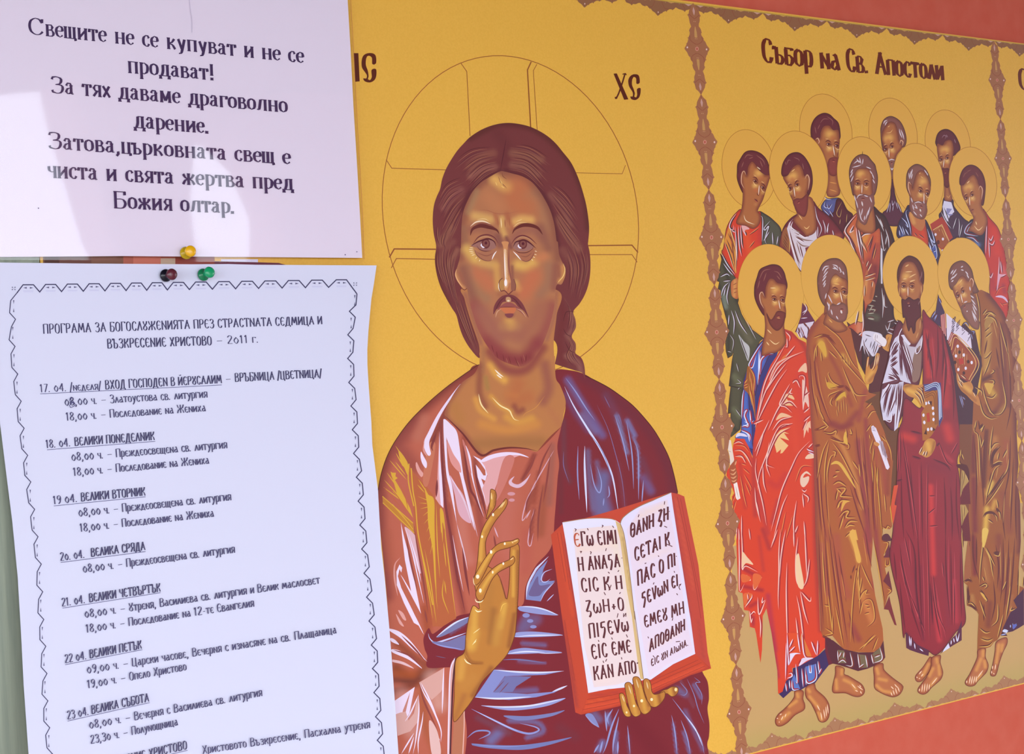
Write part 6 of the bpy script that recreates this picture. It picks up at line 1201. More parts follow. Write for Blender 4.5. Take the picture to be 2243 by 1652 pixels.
def h(g):
    head(g, 'd4 575,1200 585,1130 610,1050 650,940 740,890 830,868 920,890 980,970 1005,1060 1025,1150 1000,1220 860,1220 740,1300 730,1420 740,1560 700,1560 630,1450 580,1320', 'd4 720,1310 730,1180 780,1070 840,1070 890,1120 1000,1150 1010,1250 990,1380 1005,1500 1000,1600 d6 1000,80 980,200 990,300 1000,450 900,560 780,590 680,610 700,400 715,340 725,200 710,50 d4 700,1480 650,1380 650,1260 690,1240', 'd4 850,1345', 'd4 962,1355', 'd4 928,1480', 'd4 905,1570', 'd6 905,70', '6c3038', 'd4 705,1470 660,1380 650,1280 680,1245 715,1310',
         'd4 850,1560 880,1510 930,1500 1000,1530 d6 1000,80 960,220 880,280 790,200 740,60 d4 740,1520 800,1620', '7a3a36', [(2, '925a50', 'd4 640,1080 700,960 800,930|d4 700,1100 740,980|d4 840,960 900,980 950,1060|d4 880,1020 930,1080|d4 620,1200 650,1080'), (2.2, 'e6c48c', 'd4 790,1190 870,1190|d6 750,260 810,320|d6 780,400 860,460 920,430|d6 740,430 780,480'), (2, 'c88a58', 'd6 880,100 930,110')])
def feetF1(g):
    return feet(g, [('e4 1130,790 1120,870 1060,960 980,1040 900,1110 860,1190 880,1260 940,1270 1030,1220 1130,1120 1250,1050 1265,980 1240,900 1240,790', 'e4 920,1120 950,1100|e4 880,1160 900,1170|e4 970,1130 940,1190|e4 910,1210 920,1220|e4 990,1150 1010,1100', ['e4 1160,830 1170,870', 'e4 1050,1000 1150,930', 'e4 950,1180 1050,1090']),
             ('e4 1280,740 1390,690 1420,770 1540,880 1600,1000 1590,1150 1530,1215 1460,1200 1420,1100 1350,960 1280,870', 'e4 1480,1080 1500,1190|e4 1520,1040 1540,1170|e4 1550,1000 1560,1140|e4 1570,970 1585,1100|e4 1430,980 1470,1060', ['e4 1310,770 1330,800', 'e4 1330,870 1440,1000', 'e4 1450,1090 1490,1180'])])
def scroll1(g):
    g.fill('d8 235,270 255,280 300,540 280,620 245,620 240,500 215,400', 'e2cfc0', False); g.fill('d8 290,870 340,850 385,1070 345,1095 325,1070', 'ead9d2', False); g.lines('d8 220,420 260,440|d8 320,900 360,1080', 1.4, 'b59a90')
    g.soft('d8 240,640 320,540 340,540 320,620 350,760 330,850 270,870 245,780', 'a4553a', [], 3); g.lines('d8 250,680 290,690 320,660|d8 245,730 290,745 330,700|d8 250,780 290,795 335,760|d8 260,830 300,840 335,810|d8 330,560 310,620', 3, 'd99a70')
figure((1688.4, 638, 72.2, 103, 0), b, h, 'front man with dark beard in bright red mantle over blue', [('foot', feetF1)])
F1 = bpy.context.scene.objects[LAST[0]]

def b(g):
    FD[0] = '7c3a30'
    g.fill('d4 1230,1390 1300,1480 1400,1640 d6 1400,160 1330,250 1290,400 1130,290 1160,230 1210,80', '6a3048', False); g.fill('d6 1180,190 1390,150 1350,240 1290,380 1250,330 1220,380 1150,300', 'd4c6d8', False); folds(g, 2, '5e3446', 'd6 1200,220 1240,380|d6 1260,200 1310,260 1290,380|d6 1170,230 1190,320|d6 1230,160 1300,240'); folds(g, 2, 'dcd0e4', 'd4 1260,1400 1290,1480 1240,1560|d4 1300,1480 1230,1530|d6 1210,110 1300,100|d6 1150,280 1200,380|d6 1210,250 1250,360')
    BODY = ('d6 1560,0 1500,50 1420,140 1340,230 1290,400 1280,600 1310,900 1340,1300 d8 1350,100 1385,420 1395,900 1410,1640 e2 1460,900 1480,1380 1510,1470 1640,1450 1790,1640 e4 1820,230 2000,260 2180,265 e5 200,260 320,190 e3 340,1500 330,1340 230,900 200,700 170,540 195,200 e1 200,1500 180,1100 140,700 120,300 d6 2150,1500 2060,1300 2140,1120 2100,1030 2000,820 1890,260 1760,150 1680,140')
    g.fill('d7 60,1150 330,1100 520,1600 e1 560,100 545,880 480,890 440,1150 400,1300 300,1000', '6e4430', False)
    g.soft('d6 2040,1350 2130,1120 2243,1150 d7 90,1250 200,1300 280,1480 350,1640 e1 430,400 470,560 450,800 440,1000 430,1200 460,1440 430,1480 330,1470 320,1600 e3 330,150 420,170 400,260 340,350 430,380 430,490 360,520 390,650 460,830 400,900 350,1080 340,980 200,120 e1 190,1500 100,600 90,0', 'a55a36', [('e1 100,0 130,500 180,900 e3 300,700', 9, '913c40', .9), ('e1 330,500 380,1000', 10, '9c443c', .8), ('e1 250,300 230,700', 8, 'a64c3c', .8), ('e1 420,400 400,1000', 8, '8a4034', .7)], 4.2, False)
    g.soft(BODY, 'a95d36', [(spl(pp('d6 1420,140 1290,420 1310,900 d8 1350,100 1395,700 1410,1640 e2 1470,1350')), 14, '8f443c', .95), ('d6 1400,500 1450,900 1500,1200 1620,1560', 8, '9c4a38', .85), ('d6 1600,600 1750,900 1900,1300', 8, '96463a', .8), ('d6 1480,430 1530,600', 12, 'd09a3e', .95), ('d6 1780,620 1850,720', 10, 'cf9640', .8), ('d6 1600,1000 1680,1030', 8, 'c68a3a', .9), ('d6 1720,1200 1800,1130', 9, 'cf983c', .9), ('d6 1980,1400 1800,1580 1650,1540', 12, '8f3f3c', .9), ('d6 2090,1100 2000,1500', 10, '98443e', .8), ('d8 1600,50 1750,110 1900,60', 10, '8a3c3a', .9),
                        ('d8 1440,700 1500,1300 1560,1640', 9, 'a24e40', .8), ('d8 2000,300 2060,900 2150,1640', 14, '8f3c42', .9), ('d8 1900,700 2000,1100', 12, '98443e', .7), ('d8 1680,200 1800,400 1950,800 2050,1200', 8, 'cc8a48', .7), ('d8 1650,700 1720,1000 1800,1400', 22, 'b0523e', .5), ('e2 1880,60 1960,280 2000,430', 8, 'daa04a', .9), ('e2 1700,100 1750,600 1850,900', 16, 'a6464a', .4), ('e2 1500,200 1560,900', 7, 'a5524a', .8), ('e2 1600,0 1700,700 1850,1600', 8, '964244', .3), ('e2 2100,100 2200,500 2200,800', 8, '9a3f40', .8),
                        ('e2 2000,700 2040,900', 10, 'd29246', .8), ('e2 2100,1000 2180,1250', 12, 'c27244', .8), ('e2 1900,1300 2000,1500', 12, '93403f', .9), ('e3 100,0 130,300', 9, '9a4044', .8), ('e3 60,900 180,1200', 14, 'c87a44', .6), ('e3 280,300 330,800', 7, 'a8493c', .8), ('e1 100,0 130,500 180,900', 9, '913c40', .9), ('e1 330,500 380,1000', 10, '9c443c', .8), ('e1 250,300 230,700', 8, 'a64c3c', .8)], 4.2, False)
    OG = 'd9a24e'
    for col, w, ls in (('7c3636', 3.4, 'd8 1420,300 1440,900 1500,1640|d8 1480,700 1500,1200 1560,1640|d8 1540,800 1580,1300 1640,1640|e2 1450,0 1480,700 1520,1300|e2 1530,0 1580,700 1640,1360|e2 1590,0 1660,600 1760,1300|e2 1640,60 1740,800 1850,1540|e2 1720,300 1800,800 1830,1000|e2 2090,0 2130,300 2180,520|e2 1860,1100 1900,1300 1940,1560|d8 1960,100 2000,500 2100,900|d8 2060,200 2110,900 2150,1500|d6 1330,600 1370,1100 1450,1500|d6 1380,500 1430,1000 1560,1400 1640,1560|d8 1900,700 1960,1000 2060,1250|d8 1880,900 2000,1300 2100,1600|e1 40,500 100,700 130,900|e1 20,850 70,1100 100,1300|e1 60,1000 90,1250|e1 200,600 200,1100 220,1500'),
                       ('c67f42', 1.8, 'd8 1450,500 1470,1000 1530,1640|d8 1560,900 1610,1640|e2 1490,0 1530,700 1590,1400|e2 1560,100 1620,800 1680,1360|e2 1620,200 1720,900 1800,1500|e2 1930,800 1900,1500|d6 1350,800 1400,1200 1500,1500|d6 1420,700 1480,1100 1600,1480|d8 2020,200 2060,700 2130,1200|d8 1950,800 2040,1100|e1 230,500 220,1000 250,1500|e1 290,700 330,1200|e2 1760,600 1820,950|e2 2060,100 2120,500')):
        g.lines(ls, w, col)
    folds(g, 2.2, OG, 'd6 1500,180 1600,260 1750,400 1900,700 2020,850|d6 1380,380 1500,340 1620,360|d6 1560,380 1700,560 1820,720 1960,880 2110,1040|d6 1440,450 1400,560 1390,700|d6 1420,500 1420,640|d6 1600,840 1580,870 1640,980 1770,1050|d6 1540,900 1590,1060 1700,1060|d6 1740,1090 1600,1150 1580,1200|d6 1640,1180 1610,1260 1640,1310|d6 1690,1230 1690,1320|d6 1460,1360 1540,1540|d6 1520,1640 1590,1580|d6 1410,1160 1480,1420|d6 1880,1000 1960,1150 2120,1160|d6 1770,760 1850,960 1980,1270|d6 1590,550 1700,660|d6 1480,570 1490,700')
    folds(g, 1.3, OG, 'd6 1760,620 1770,700|d6 1800,600 1810,720|d6 1840,640 1850,740|d6 1870,690 1880,760|d6 1720,1260 1730,1400|d6 1760,1220 1770,1400|d6 1790,1200 1800,1380|d6 1700,1350 1710,1450|d6 1830,1260 1840,1440')
    g.fill('d6 1440,470 1480,420 1530,440 1560,560 1550,640 1500,560', 'd2a040'); g.fill('d6 1690,1240 1720,1180 1800,1110 1830,1200 1800,1170 1720,1220', 'd2a03c'); g.fill('d6 1570,980 1690,1030 1590,1060', 'cc9a3a')
    folds(g, 3, '7d3432', 'd6 1450,380 1560,360 1680,480|d6 1700,1060 1810,1040|d6 1810,1080 1720,1130 1640,1230|d6 1800,1030 1880,1120|d8 1390,150 1560,110|d8 1500,160 1600,200 1690,190|d8 1600,230 1850,370|d8 1400,370 1480,350|e2 1500,1460 1560,1490|d8 1810,1000 1740,1070|d8 1800,1240 1780,1360|d8 1700,980 1680,1100')
    folds(g, 2.4, OG, 'd8 1450,130 1560,80|d8 1500,0 1590,100|d8 1520,170 1620,185 1690,150 1680,210|d8 1600,260 1720,300 1850,330 1860,390 1820,390|d8 1580,270 1500,460 1430,800|d8 1590,310 1540,600 1530,900|d8 1640,310 1760,480 1900,750 1990,900|d8 1700,480 1620,500 1570,700 1570,860|d8 1640,430 1680,440 1660,520|d8 1820,120 1830,220 1780,330|d8 1880,120 1900,190 1870,180|d8 1910,560 1990,680|d8 2000,600 2020,780')
    g.fill('d8 1790,250 1820,160 1850,330 1810,320', 'd8a648'); g.fill('d8 1620,610 1680,560 1760,590 1850,720 1960,940 1830,760 1720,610', 'd8a84c')
    folds(g, 2.8, OG, 'd8 1650,890 1730,850 1830,910|d8 1650,790 1710,760|d8 1690,940 1800,930 1810,960 1750,1040 1830,1050 1920,1060|d8 1700,1220 1760,1110 1890,1110|d8 1740,1130 1720,1200|d8 1730,1340 1800,1260 1860,1250 1830,1330 1960,1340|d8 1740,1500 1800,1300|d8 1810,1480 1880,1390 1990,1390|d8 1820,1480 1880,1440 1950,1450|d8 1680,710 1740,705|d8 1700,940 1760,1000|d8 1690,1100 1720,960')
    g.fill('d8 1770,1150 1800,1100 1880,1110 1820,1140 1760,1250', 'd8a24a'); g.fill('d8 1900,1500 1960,1500 1990,1640 1940,1640', 'dca44c', False)
    g.fill('e2 1870,60 1900,10 1940,10 1980,200 2030,400 2010,460 1970,430 1930,250', 'dca650'); folds(g, 2.2, OG, 'e2 1820,110 1890,40|e2 1980,440 1930,800 1900,1200 1890,1540|e2 2010,470 1970,700|e2 2030,470 2100,640 2190,820|e2 2060,1000 2110,960 2180,990 2210,1220 2110,1330|e2 2000,1000 2050,880 2110,830 2090,880 2160,880|e2 2080,1030 2140,1040|e2 2110,1080 2160,1070|e2 2080,1160 2150,1140|e2 2020,1160 2060,980|e2 1530,1040 1600,1050|e2 1540,1350 1620,1400 1640,1420 1530,1450|e2 1580,900 1640,1400|e2 1680,1050 1790,1600|e2 1640,1170 1640,1420|e2 2040,660 2010,850|e2 2240,1440 2100,1560 2000,1640|e5 50,220 150,100 230,20|e5 200,240 270,60|e3 0,480 20,1100|e2 1500,300 1540,900')
    folds(g, 1.4, '5a2a3a', 'e2 1945,480 1905,600|e2 1890,620 1890,680|e2 1975,520 1960,560')
    # right flap with scroll hand
    folds(g, 2.2, OG, 'e1 110,160 180,60|e1 150,200 160,260|e1 200,260 160,400 170,460|e1 210,380 190,560|e1 340,200 430,400 450,560|e1 300,220 380,300|e1 220,560 270,1000 320,1560|e1 260,640 260,900|e1 180,560 200,850|e1 350,1000 370,1250|e1 320,1450 380,1480 400,1440 440,1470|d6 2120,1480 2180,1390 2240,1380|d6 2100,1340 2180,1260|e3 330,180 400,190 350,330|e3 370,400 370,490 420,480 420,400|e3 390,800 440,830 390,880|e3 210,180 300,700 350,1000')
    g.fill('e3 330,80 400,60 450,150 330,150', '5e2c38'); g.fill('e3 360,350 420,200 440,340 430,380 340,380', '6d2c3c', False); g.fill('e3 340,700 410,560 460,820 410,770', '6d2c3a', False); g.fill('e3 345,1080 420,900 440,1000 520,1300 490,1290 410,1090', '7c3038', False)
    # dark tunic hem
    g.fill('e4 1540,60 1650,100 1800,220 2000,265 e5 210,260 300,190 340,100 365,330 330,380 200,450 50,490 e4 2240,440 2110,490 1990,520 1900,490 1740,440 1640,415 1590,300', '5a2c38', False)
    for q in ('e4 1710,230 1800,240 1830,410 1720,410', 'e4 1990,290 2090,300 2120,470 2010,480', 'e5 185,290 300,190 330,350 210,410'):
        g.fill(q, '75634c', False)
    folds(g, 2.6, 'd8cfd4', 'e4 1880,260 1910,440 1820,440|e4 1985,280 2010,480|e4 2090,300 2120,470|e4 2170,290 2200,420|e5 290,190 320,350 200,410|e5 175,290 200,410|e4 1720,410 1780,370 1830,410|e4 1800,260 1790,340|e4 1710,240 1720,380|e4 2070,420 2000,470|e5 220,330 300,300|e4 1760,260 1730,330')
def h(g):
    head(g, 'd4 1435,1100 1445,1000 1490,880 1560,810 1650,785 1740,800 1820,890 1845,1020 1850,1200 1830,1290 1700,1280 1600,1300 1560,1440 1500,1390 1450,1260', 'd4 1560,1300 1600,1200 1620,1080 1680,1000 1740,1040 1830,1080 1850,1180 1840,1330 1850,1500 d6 1840,60 1780,150 1840,260 1700,300 1560,210 1520,180 1560,20 d4 1530,1560 1540,1400', 'd4 1685,1235', 'd4 1805,1245', 'd4 1778,1385', 'd4 1770,1480', 'd6 1755,80', '84524a', None,
         'd4 1540,1390 1600,1440 1640,1400 1700,1420 1770,1390 1830,1420 1850,1500 1830,1620 1760,1660 1680,1640 1580,1560', '8b564c', [(2.6, GRL, 'd4 1500,960 1540,900 1600,890|d4 1520,1000 1560,930 1600,910|d4 1510,1050 1580,960|d4 1500,1100 1560,1020|d4 1510,1150 1550,1080|d4 1520,1180 1550,1120|d4 1640,870 1700,890 1720,930|d4 1640,920 1700,930|d4 1730,900 1760,970 1740,980|d4 1780,960 1800,1010|d4 1650,890 1720,950|d4 1560,1260 1540,1340|d4 1580,1280 1640,1400|d4 1570,1380 1600,1460|d4 1620,1480 1640,1560|d4 1700,1420 1750,1390|d4 1600,1400 1590,1500|d4 1690,1570 1720,1620'), (4, 'e0d2d0', 'd4 1755,1490 1770,1540'), (2.2, 'e0b060', 'd4 1690,1080 1720,1050|d4 1660,1130 1740,1140|d6 1590,120 1640,170')])
def handF2(g):
    g.soft('d6 2110,1010 2080,930 2090,860 2100,760 2120,640 2140,630 2140,720 2160,800 2200,760 2230,620 d7 240,590 290,590 270,700 260,800 220,900 190,980', 'c78440', [('d6 2120,950 2180,850', 10, 'dca24e', .9), ('d7 150,960 220,880', 7, '9a5634', .7)], 3)
    folds(g, 2.2, 'efc896', 'd6 2130,640 2115,780|d7 240,600 215,760 180,820|d7 265,600 240,760|d7 285,600 260,740')
def scroll2(g):
    g.fill('e1 175,90 200,75 240,110 300,260 425,640 400,675 375,660 270,370 180,150', 'e2d6e6', False); g.lines('e1 180,100 230,100|e1 180,120 235,125|e1 185,140 240,150|e1 300,300 380,560|e1 320,320 390,500', 1.3, '8d7a90'); g.fill('e1 280,280 330,290 400,520 330,470', 'b09aa8', False); g.lines('e1 310,290 330,440|e1 340,320 360,490|e1 370,380 375,520', 1.2, '6f4050')
    g.soft('e1 210,300 250,300 290,330 270,360 220,340', 'cd8a4e', [], 3)
figure((1822.8, 611.6, 67.8, 97, 0), b, h, 'front grey bearded man in orange brown mantle with open palm', [('hand', handF2), ('foot', lambda g: feet(g, [('e4 1690,450 1680,560 1640,740 1650,810 1700,820 1820,820 1920,860 2000,870 2060,840 2080,780 2040,700 1950,640 1850,580 1800,560 1800,480', 'e4 1980,720 2060,780|e4 2020,790 2040,830|e4 1950,780 1990,800|e4 2010,710 2030,740|e4 1900,690 1960,760', ['e4 1770,500 1770,560', 'e4 1800,640 1900,690 1960,770', 'e4 1690,640 1700,760']), ('e5 215,450 330,410 350,500 470,610 590,700 605,750 560,830 480,865 400,850 290,800 220,740 215,600', 'e5 440,800 460,850|e5 470,770 490,840|e5 500,740 525,830|e5 530,720 560,800|e5 440,720 480,760|e5 490,690 530,740', ['e5 250,480 270,550', 'e5 280,620 380,640', 'e5 250,710 330,780 430,800'])])), ('scroll', scroll2)])

def b(g):
    FD[0] = '5e2030'
    g.fill('d5 1090,1270 1130,1400 1180,1520 d7 1150,250 1050,170 980,100 1050,50', '4a2c4c', False); folds(g, 2, '8f9cd0', 'd5 1000,1600 1060,1500|d5 1030,1620 1070,1560 1040,1640|d5 1100,1330 1130,1400')
    robe(g, '6b2f3c', 'd7 560,140 450,400 400,700 330,980 300,1200 330,1450 480,1640 620,1400 800,1100 900,600 890,240 800,400 700,350', '4f2434', [], 4)
    g.fill('d7 620,190 560,330 500,380 440,520 430,640 380,820 330,1000 540,940 640,980 720,1000 640,800 560,500 570,330', 'd3cbdf', False); g.fill('d7 580,340 640,335 690,370 715,450 690,480 640,450 600,360', 'dcd4e6'); g.fill('d7 700,490 780,500 880,330 850,560 830,900 750,980 700,800 620,560 610,400', 'c3b6c4', False); g.fill('d7 780,560 860,500 840,900 740,970 740,700', '8d6a60'); g.fill('d7 330,1080 450,1000 620,970 600,1300 540,1600 490,1650 500,1400 440,1500 340,1500 300,1250', 'd2cbe0', False)
    folds(g, 3.4, '6a3c50', 'd7 560,330 590,560 680,980|d7 590,420 720,960|d7 560,500 580,900|d7 440,780 540,900|d7 450,840 540,960 400,990|d7 400,920 510,950|d7 440,1010 380,1150 330,1400|d7 490,1000 430,1250 380,1460|d7 540,990 500,1300|d7 580,980 540,1400|d7 540,430 470,560 440,640|d7 530,520 460,600|d7 520,620 430,700|d7 530,680 430,760'); folds(g, 2.2, 'ece4f0', 'd7 620,200 550,360 580,520|d7 600,470 740,850|d7 640,470 750,830|d7 880,350 850,520 800,600|d7 790,510 790,590 840,560|d7 460,560 500,470 540,430|d7 340,1100 420,1010 310,1200|d7 600,980 590,1250 530,1600|d7 540,1000 530,1300 500,1600|d7 460,1400 440,1520 350,1490|d7 500,1200 420,1400|d7 400,880 480,910 530,950|d7 430,620 440,560')
    robe(g, '8f2b38', 'd7 880,0 960,90 1130,250 1220,420 1290,650 1340,1000 1390,1300 1400,1640 e1 1380,400 1340,560 1380,900 1400,1640 e3 1430,900 1455,1220 1400,1330 1330,1380 1150,1620 1040,1700 950,1650 800,1600 650,1400 610,1460 560,1000 430,400 470,0 e1 520,800 530,300 560,100 d7 600,1500 640,1200 850,1330 880,1000 880,300', '7a2838', [('d7 920,300 960,900', 10, 'c0393a', .9), ('d7 1010,400 1010,900', 7, 'b83438', .7), ('d7 1200,700 1200,1300', 14, 'b03338', .8), ('d7 1300,900 1360,1500', 12, '802a38', .8), ('e1 620,220 740,260', 16, 'c43a38', .9), ('e1 1200,100 1240,250', 18, 'c4383a', .9), ('e1 1150,450 1270,560', 7, 'b03a44', .8), ('e1 960,600 1300,720', 24, '862a3a', .9), ('e1 980,900 1000,1500 e3 1020,600', 10, 'c93a3c', .95), ('e1 700,800 760,1400', 16, '8a2c3c', .9), ('e1 1250,800 1300,1500', 16, '862c3a', .9), ('e3 620,200 700,700 820,1200', 12, '933240', .8), ('e3 1040,1000 1100,1500', 10, 'c03a44', .9), ('e3 1300,700 1330,1250', 8, 'b23644', .8), ('e3 850,500 880,1500', 8, '82283a', .9), ('e3 1200,600 1220,1300', 9, '8a2c3c', .9), ('d7 1150,480 1250,1000', 5, 'c04048', .5)], 4.4)
    for col, w, ls in (('6a2030', 3.6, 'e1 600,160 640,600 760,1640|e1 700,560 740,1100 800,1640|e1 850,560 860,1100 870,1640|e1 580,700 590,1200 620,1640|e3 560,200 620,600 760,1100|e3 600,600 700,1000 860,1500|e3 640,0 760,300 790,900|e3 800,0 830,600 860,1300|e3 560,700 600,1100 640,1400|e3 1000,800 1060,1200 1120,1500|e3 1180,0 1190,600 1240,1200|e3 1250,200 1260,800 1270,1300|e1 1250,900 1270,1300 1270,1640|e1 1330,700 1330,1200 1370,1640|e1 1160,760 1180,1200 1180,1640|d7 1080,200 1090,600 1060,950|d7 1150,400 1200,800 1170,1200|d7 1250,700 1300,1100 1300,1500|d7 960,300 950,700|e3 1380,300 1390,900 1400,1200|e3 480,300 520,700'),
                       ('b23f4c', 1.8, 'e1 640,300 700,900 800,1600|e1 820,600 830,1200 830,1640|e1 930,700 930,1640|e3 580,300 660,700 840,1300|e3 620,700 720,1100|e3 870,300 890,900 900,1500|e3 1040,700 1100,1100 1190,1500|e3 1220,100 1220,700 1250,1200|e3 1300,300 1310,900|d7 1000,300 1040,700 1030,950|d7 1210,600 1240,900|d7 1330,900 1360,1300|e1 1060,800 1050,1300|e3 690,100 720,500')):
        g.lines(ls, w, col)
    folds(g, 2.0, 'c04a50', 'e1 560,160 560,700|e1 600,300 700,900 800,1640|e1 540,400 530,700|e1 930,600 920,1600|e1 1080,300 1180,550 1270,640|e1 1340,300 1250,460|e3 920,0 940,600 960,1500|e3 1000,600 1060,1100 1180,1400|e3 620,100 700,500|e3 560,400 640,800|e3 700,900 900,1400|e3 1290,700 1290,1300|e1 960,1040 1040,1040|e1 950,1280 1050,1200|e1 960,1450 1080,1440|e3 1130,440 1150,650|d7 980,600 1010,1000|d7 1180,700 1150,1300'); folds(g, 2.6, '78283a', 'd7 900,260 960,600 1000,900|d7 1130,260 1150,600 1130,950|e1 520,840 600,820|e1 700,160 860,200|e1 720,500 850,540|e1 1000,540 1180,620 1240,700|e1 1090,300 1050,350|e3 750,300 780,900 870,1500|e3 960,700 1000,1300')
    g.fill('e1 480,890 540,880 490,1150 520,1160 470,1430 440,1180', 'cf5036', False)
    g.fill('e3 640,1390 800,1560 960,1640 e5 950,310 800,265 700,230 650,200', '5c2a44', False); g.fill('e3 1400,1230 1400,1500 1300,1560 1140,1660 e5 1100,290 1280,60 1330,20', '5c2a44', False)
    folds(g, 2.8, 'dcd4ee', 'e3 690,1440 700,1580|e3 760,1540 770,1620|e3 1320,1410 1340,1510 1370,1400|e3 1260,1500 1255,1560|e5 830,210 880,250|e3 1290,1470 1300,1530|e3 715,1460 715,1580'); g.fill('e3 1220,1540 1240,1600 e5 1140,260 1160,220', 'd4d0ea', False)
def h(g):
    head(g, 'd5 530,1000 545,910 590,820 660,760 720,752 800,790 860,870 895,980 890,1130 850,1180 700,1250 570,1180 535,1090', 'd5 560,1060 580,960 620,860 680,830 760,850 820,960 850,1100 880,1140 880,1220 850,1310 840,1400 850,1560 d7 880,230 830,400 760,460 690,420 600,260 640,100 d5 600,1350 560,1280 540,1170', 'd5 620,1168', 'd5 735,1168', 'd5 678,1300', 'd5 685,1385', 'd5 690,1480', '63302f', None,
         'd5 590,1340 640,1350 690,1310 760,1350 830,1330 855,1450 860,1580 d7 840,100 790,160 780,280 750,320 720,230 690,290 660,210 640,100 d5 610,1600 595,1480', '5e262e', [(1.8, '8a5a5e', 'd5 870,960 860,1060|d5 850,1020 840,1100|d5 840,1360 820,1420'), (2.4, 'e0b47c', 'd5 640,900 690,870|d5 640,970 740,965|d5 690,1050 760,1010 790,1000|d5 610,1070 660,1060|d5 700,1100 780,1080'), (2, 'c9945a', 'd5 560,1180 560,1300|d5 860,1150 860,1280|d7 850,120 840,260|d7 820,300 790,380'), (3, 'c4a0a0', 'd5 690,1430 700,1440')])
def bookF3(g):
    g.fill('d7 890,1050 920,1010 1120,985 1160,1470 1100,1600 e1 1080,60 1000,200 940,270 870,280 d7 860,1400 900,1330', 'a9642f', False); g.fill('d7 890,1010 1125,985 1155,1470 1100,1600 1080,1090 910,1110', '4a3f78', False)
    g.lines('d7 905,1040 1100,1010 1135,1460|d7 905,1065 1090,1035 1120,1480|d7 905,1090 1080,1060 1108,1500', 1.7, 'b4c2dc', '')
    g.lines('d7 910,1135 1060,1120 1085,1560|d7 915,1165 1045,1150 1065,1560|d7 920,1190 1030,1180 1050,1560', 1.2, '6a3426', '')
    g.dots('d7 925,1270 965,1258 1018,1335 1025,1410 1027,1490 890,1430 900,1528', 2.5, 'e2dcec', 3.8); g.dots('e1 945,130 990,122 895,35', 2.5, 'e2dcec', 3.8); g.fill('d7 930,1405 970,1395 980,1520 940,1525', 'b5382e', False); g.fill('d7 960,1240 1005,1240 1000,1310', '4c2226', False); g.fill('e1 890,190 920,120 930,200', '4c2226', False); g.fill('e1 1010,100 1045,130 1010,160', '4c2226', False)
def handF3(g):
    g.soft('d7 610,1060 640,1010 730,1010 800,1020 880,1010 890,1030 860,1060 880,1110 910,1200 915,1290 900,1330 850,1290 790,1210 690,1170 630,1110', 'c58440', [('d7 680,1090 800,1140', 9, 'dda850', .9), ('d7 640,1040 720,1020', 5, '8d5630', .8)], 3); folds(g, 1.8, 'e8c890', 'd7 800,1060 860,1100 905,1230|d7 780,1090 850,1160 890,1290|d7 760,1130 820,1190 860,1280|d7 840,1050 880,1090'); folds(g, 1.2, '7a4630', 'd7 790,1080 870,1170 900,1310|d7 770,1120 830,1190 870,1300')
def hand2F3(g):
    g.soft('e1 900,290 960,250 1020,260 1050,310 1030,400 980,480 920,510 860,480 820,460 830,420 880,340', 'c08240', [('e1 940,320 960,400', 10, 'dba64e', .9), ('e1 1030,300 1000,440', 5, '94582f', .8)], 3); folds(g, 2, 'f0d8b8', 'e1 860,370 825,450|e1 895,420 870,480|e1 925,420 905,490')
figure((1995.6, 606, 61.8, 89, 0), b, h, 'front bald man with long dark beard in crimson mantle holding a book', [('jewelled_book', bookF3), ('hand', handF3), ('hand', hand2F3), ('foot', lambda g: feet(g, [('e5 970,320 1000,330 990,450 960,520 900,600 860,650 800,660 770,620 780,570 850,490 890,440', 'e5 820,560 860,510|e5 790,590 800,610|e5 850,590 880,550|e5 820,610 835,620', ['e5 950,420 880,570']), ('e5 1000,330 1110,300 1110,400 1145,530 1120,620 1060,680 990,740 930,810 870,830 810,800 810,750 860,680 930,580 985,460', 'e5 870,690 860,800|e5 905,680 890,800|e5 935,680 925,790|e5 965,690 955,770|e5 830,750 825,790|e5 1070,600 990,700', ['e5 1060,350 1070,400', 'e5 1090,440 1100,560', 'e5 1050,620 980,710', 'e5 1010,480 960,580'])]))])

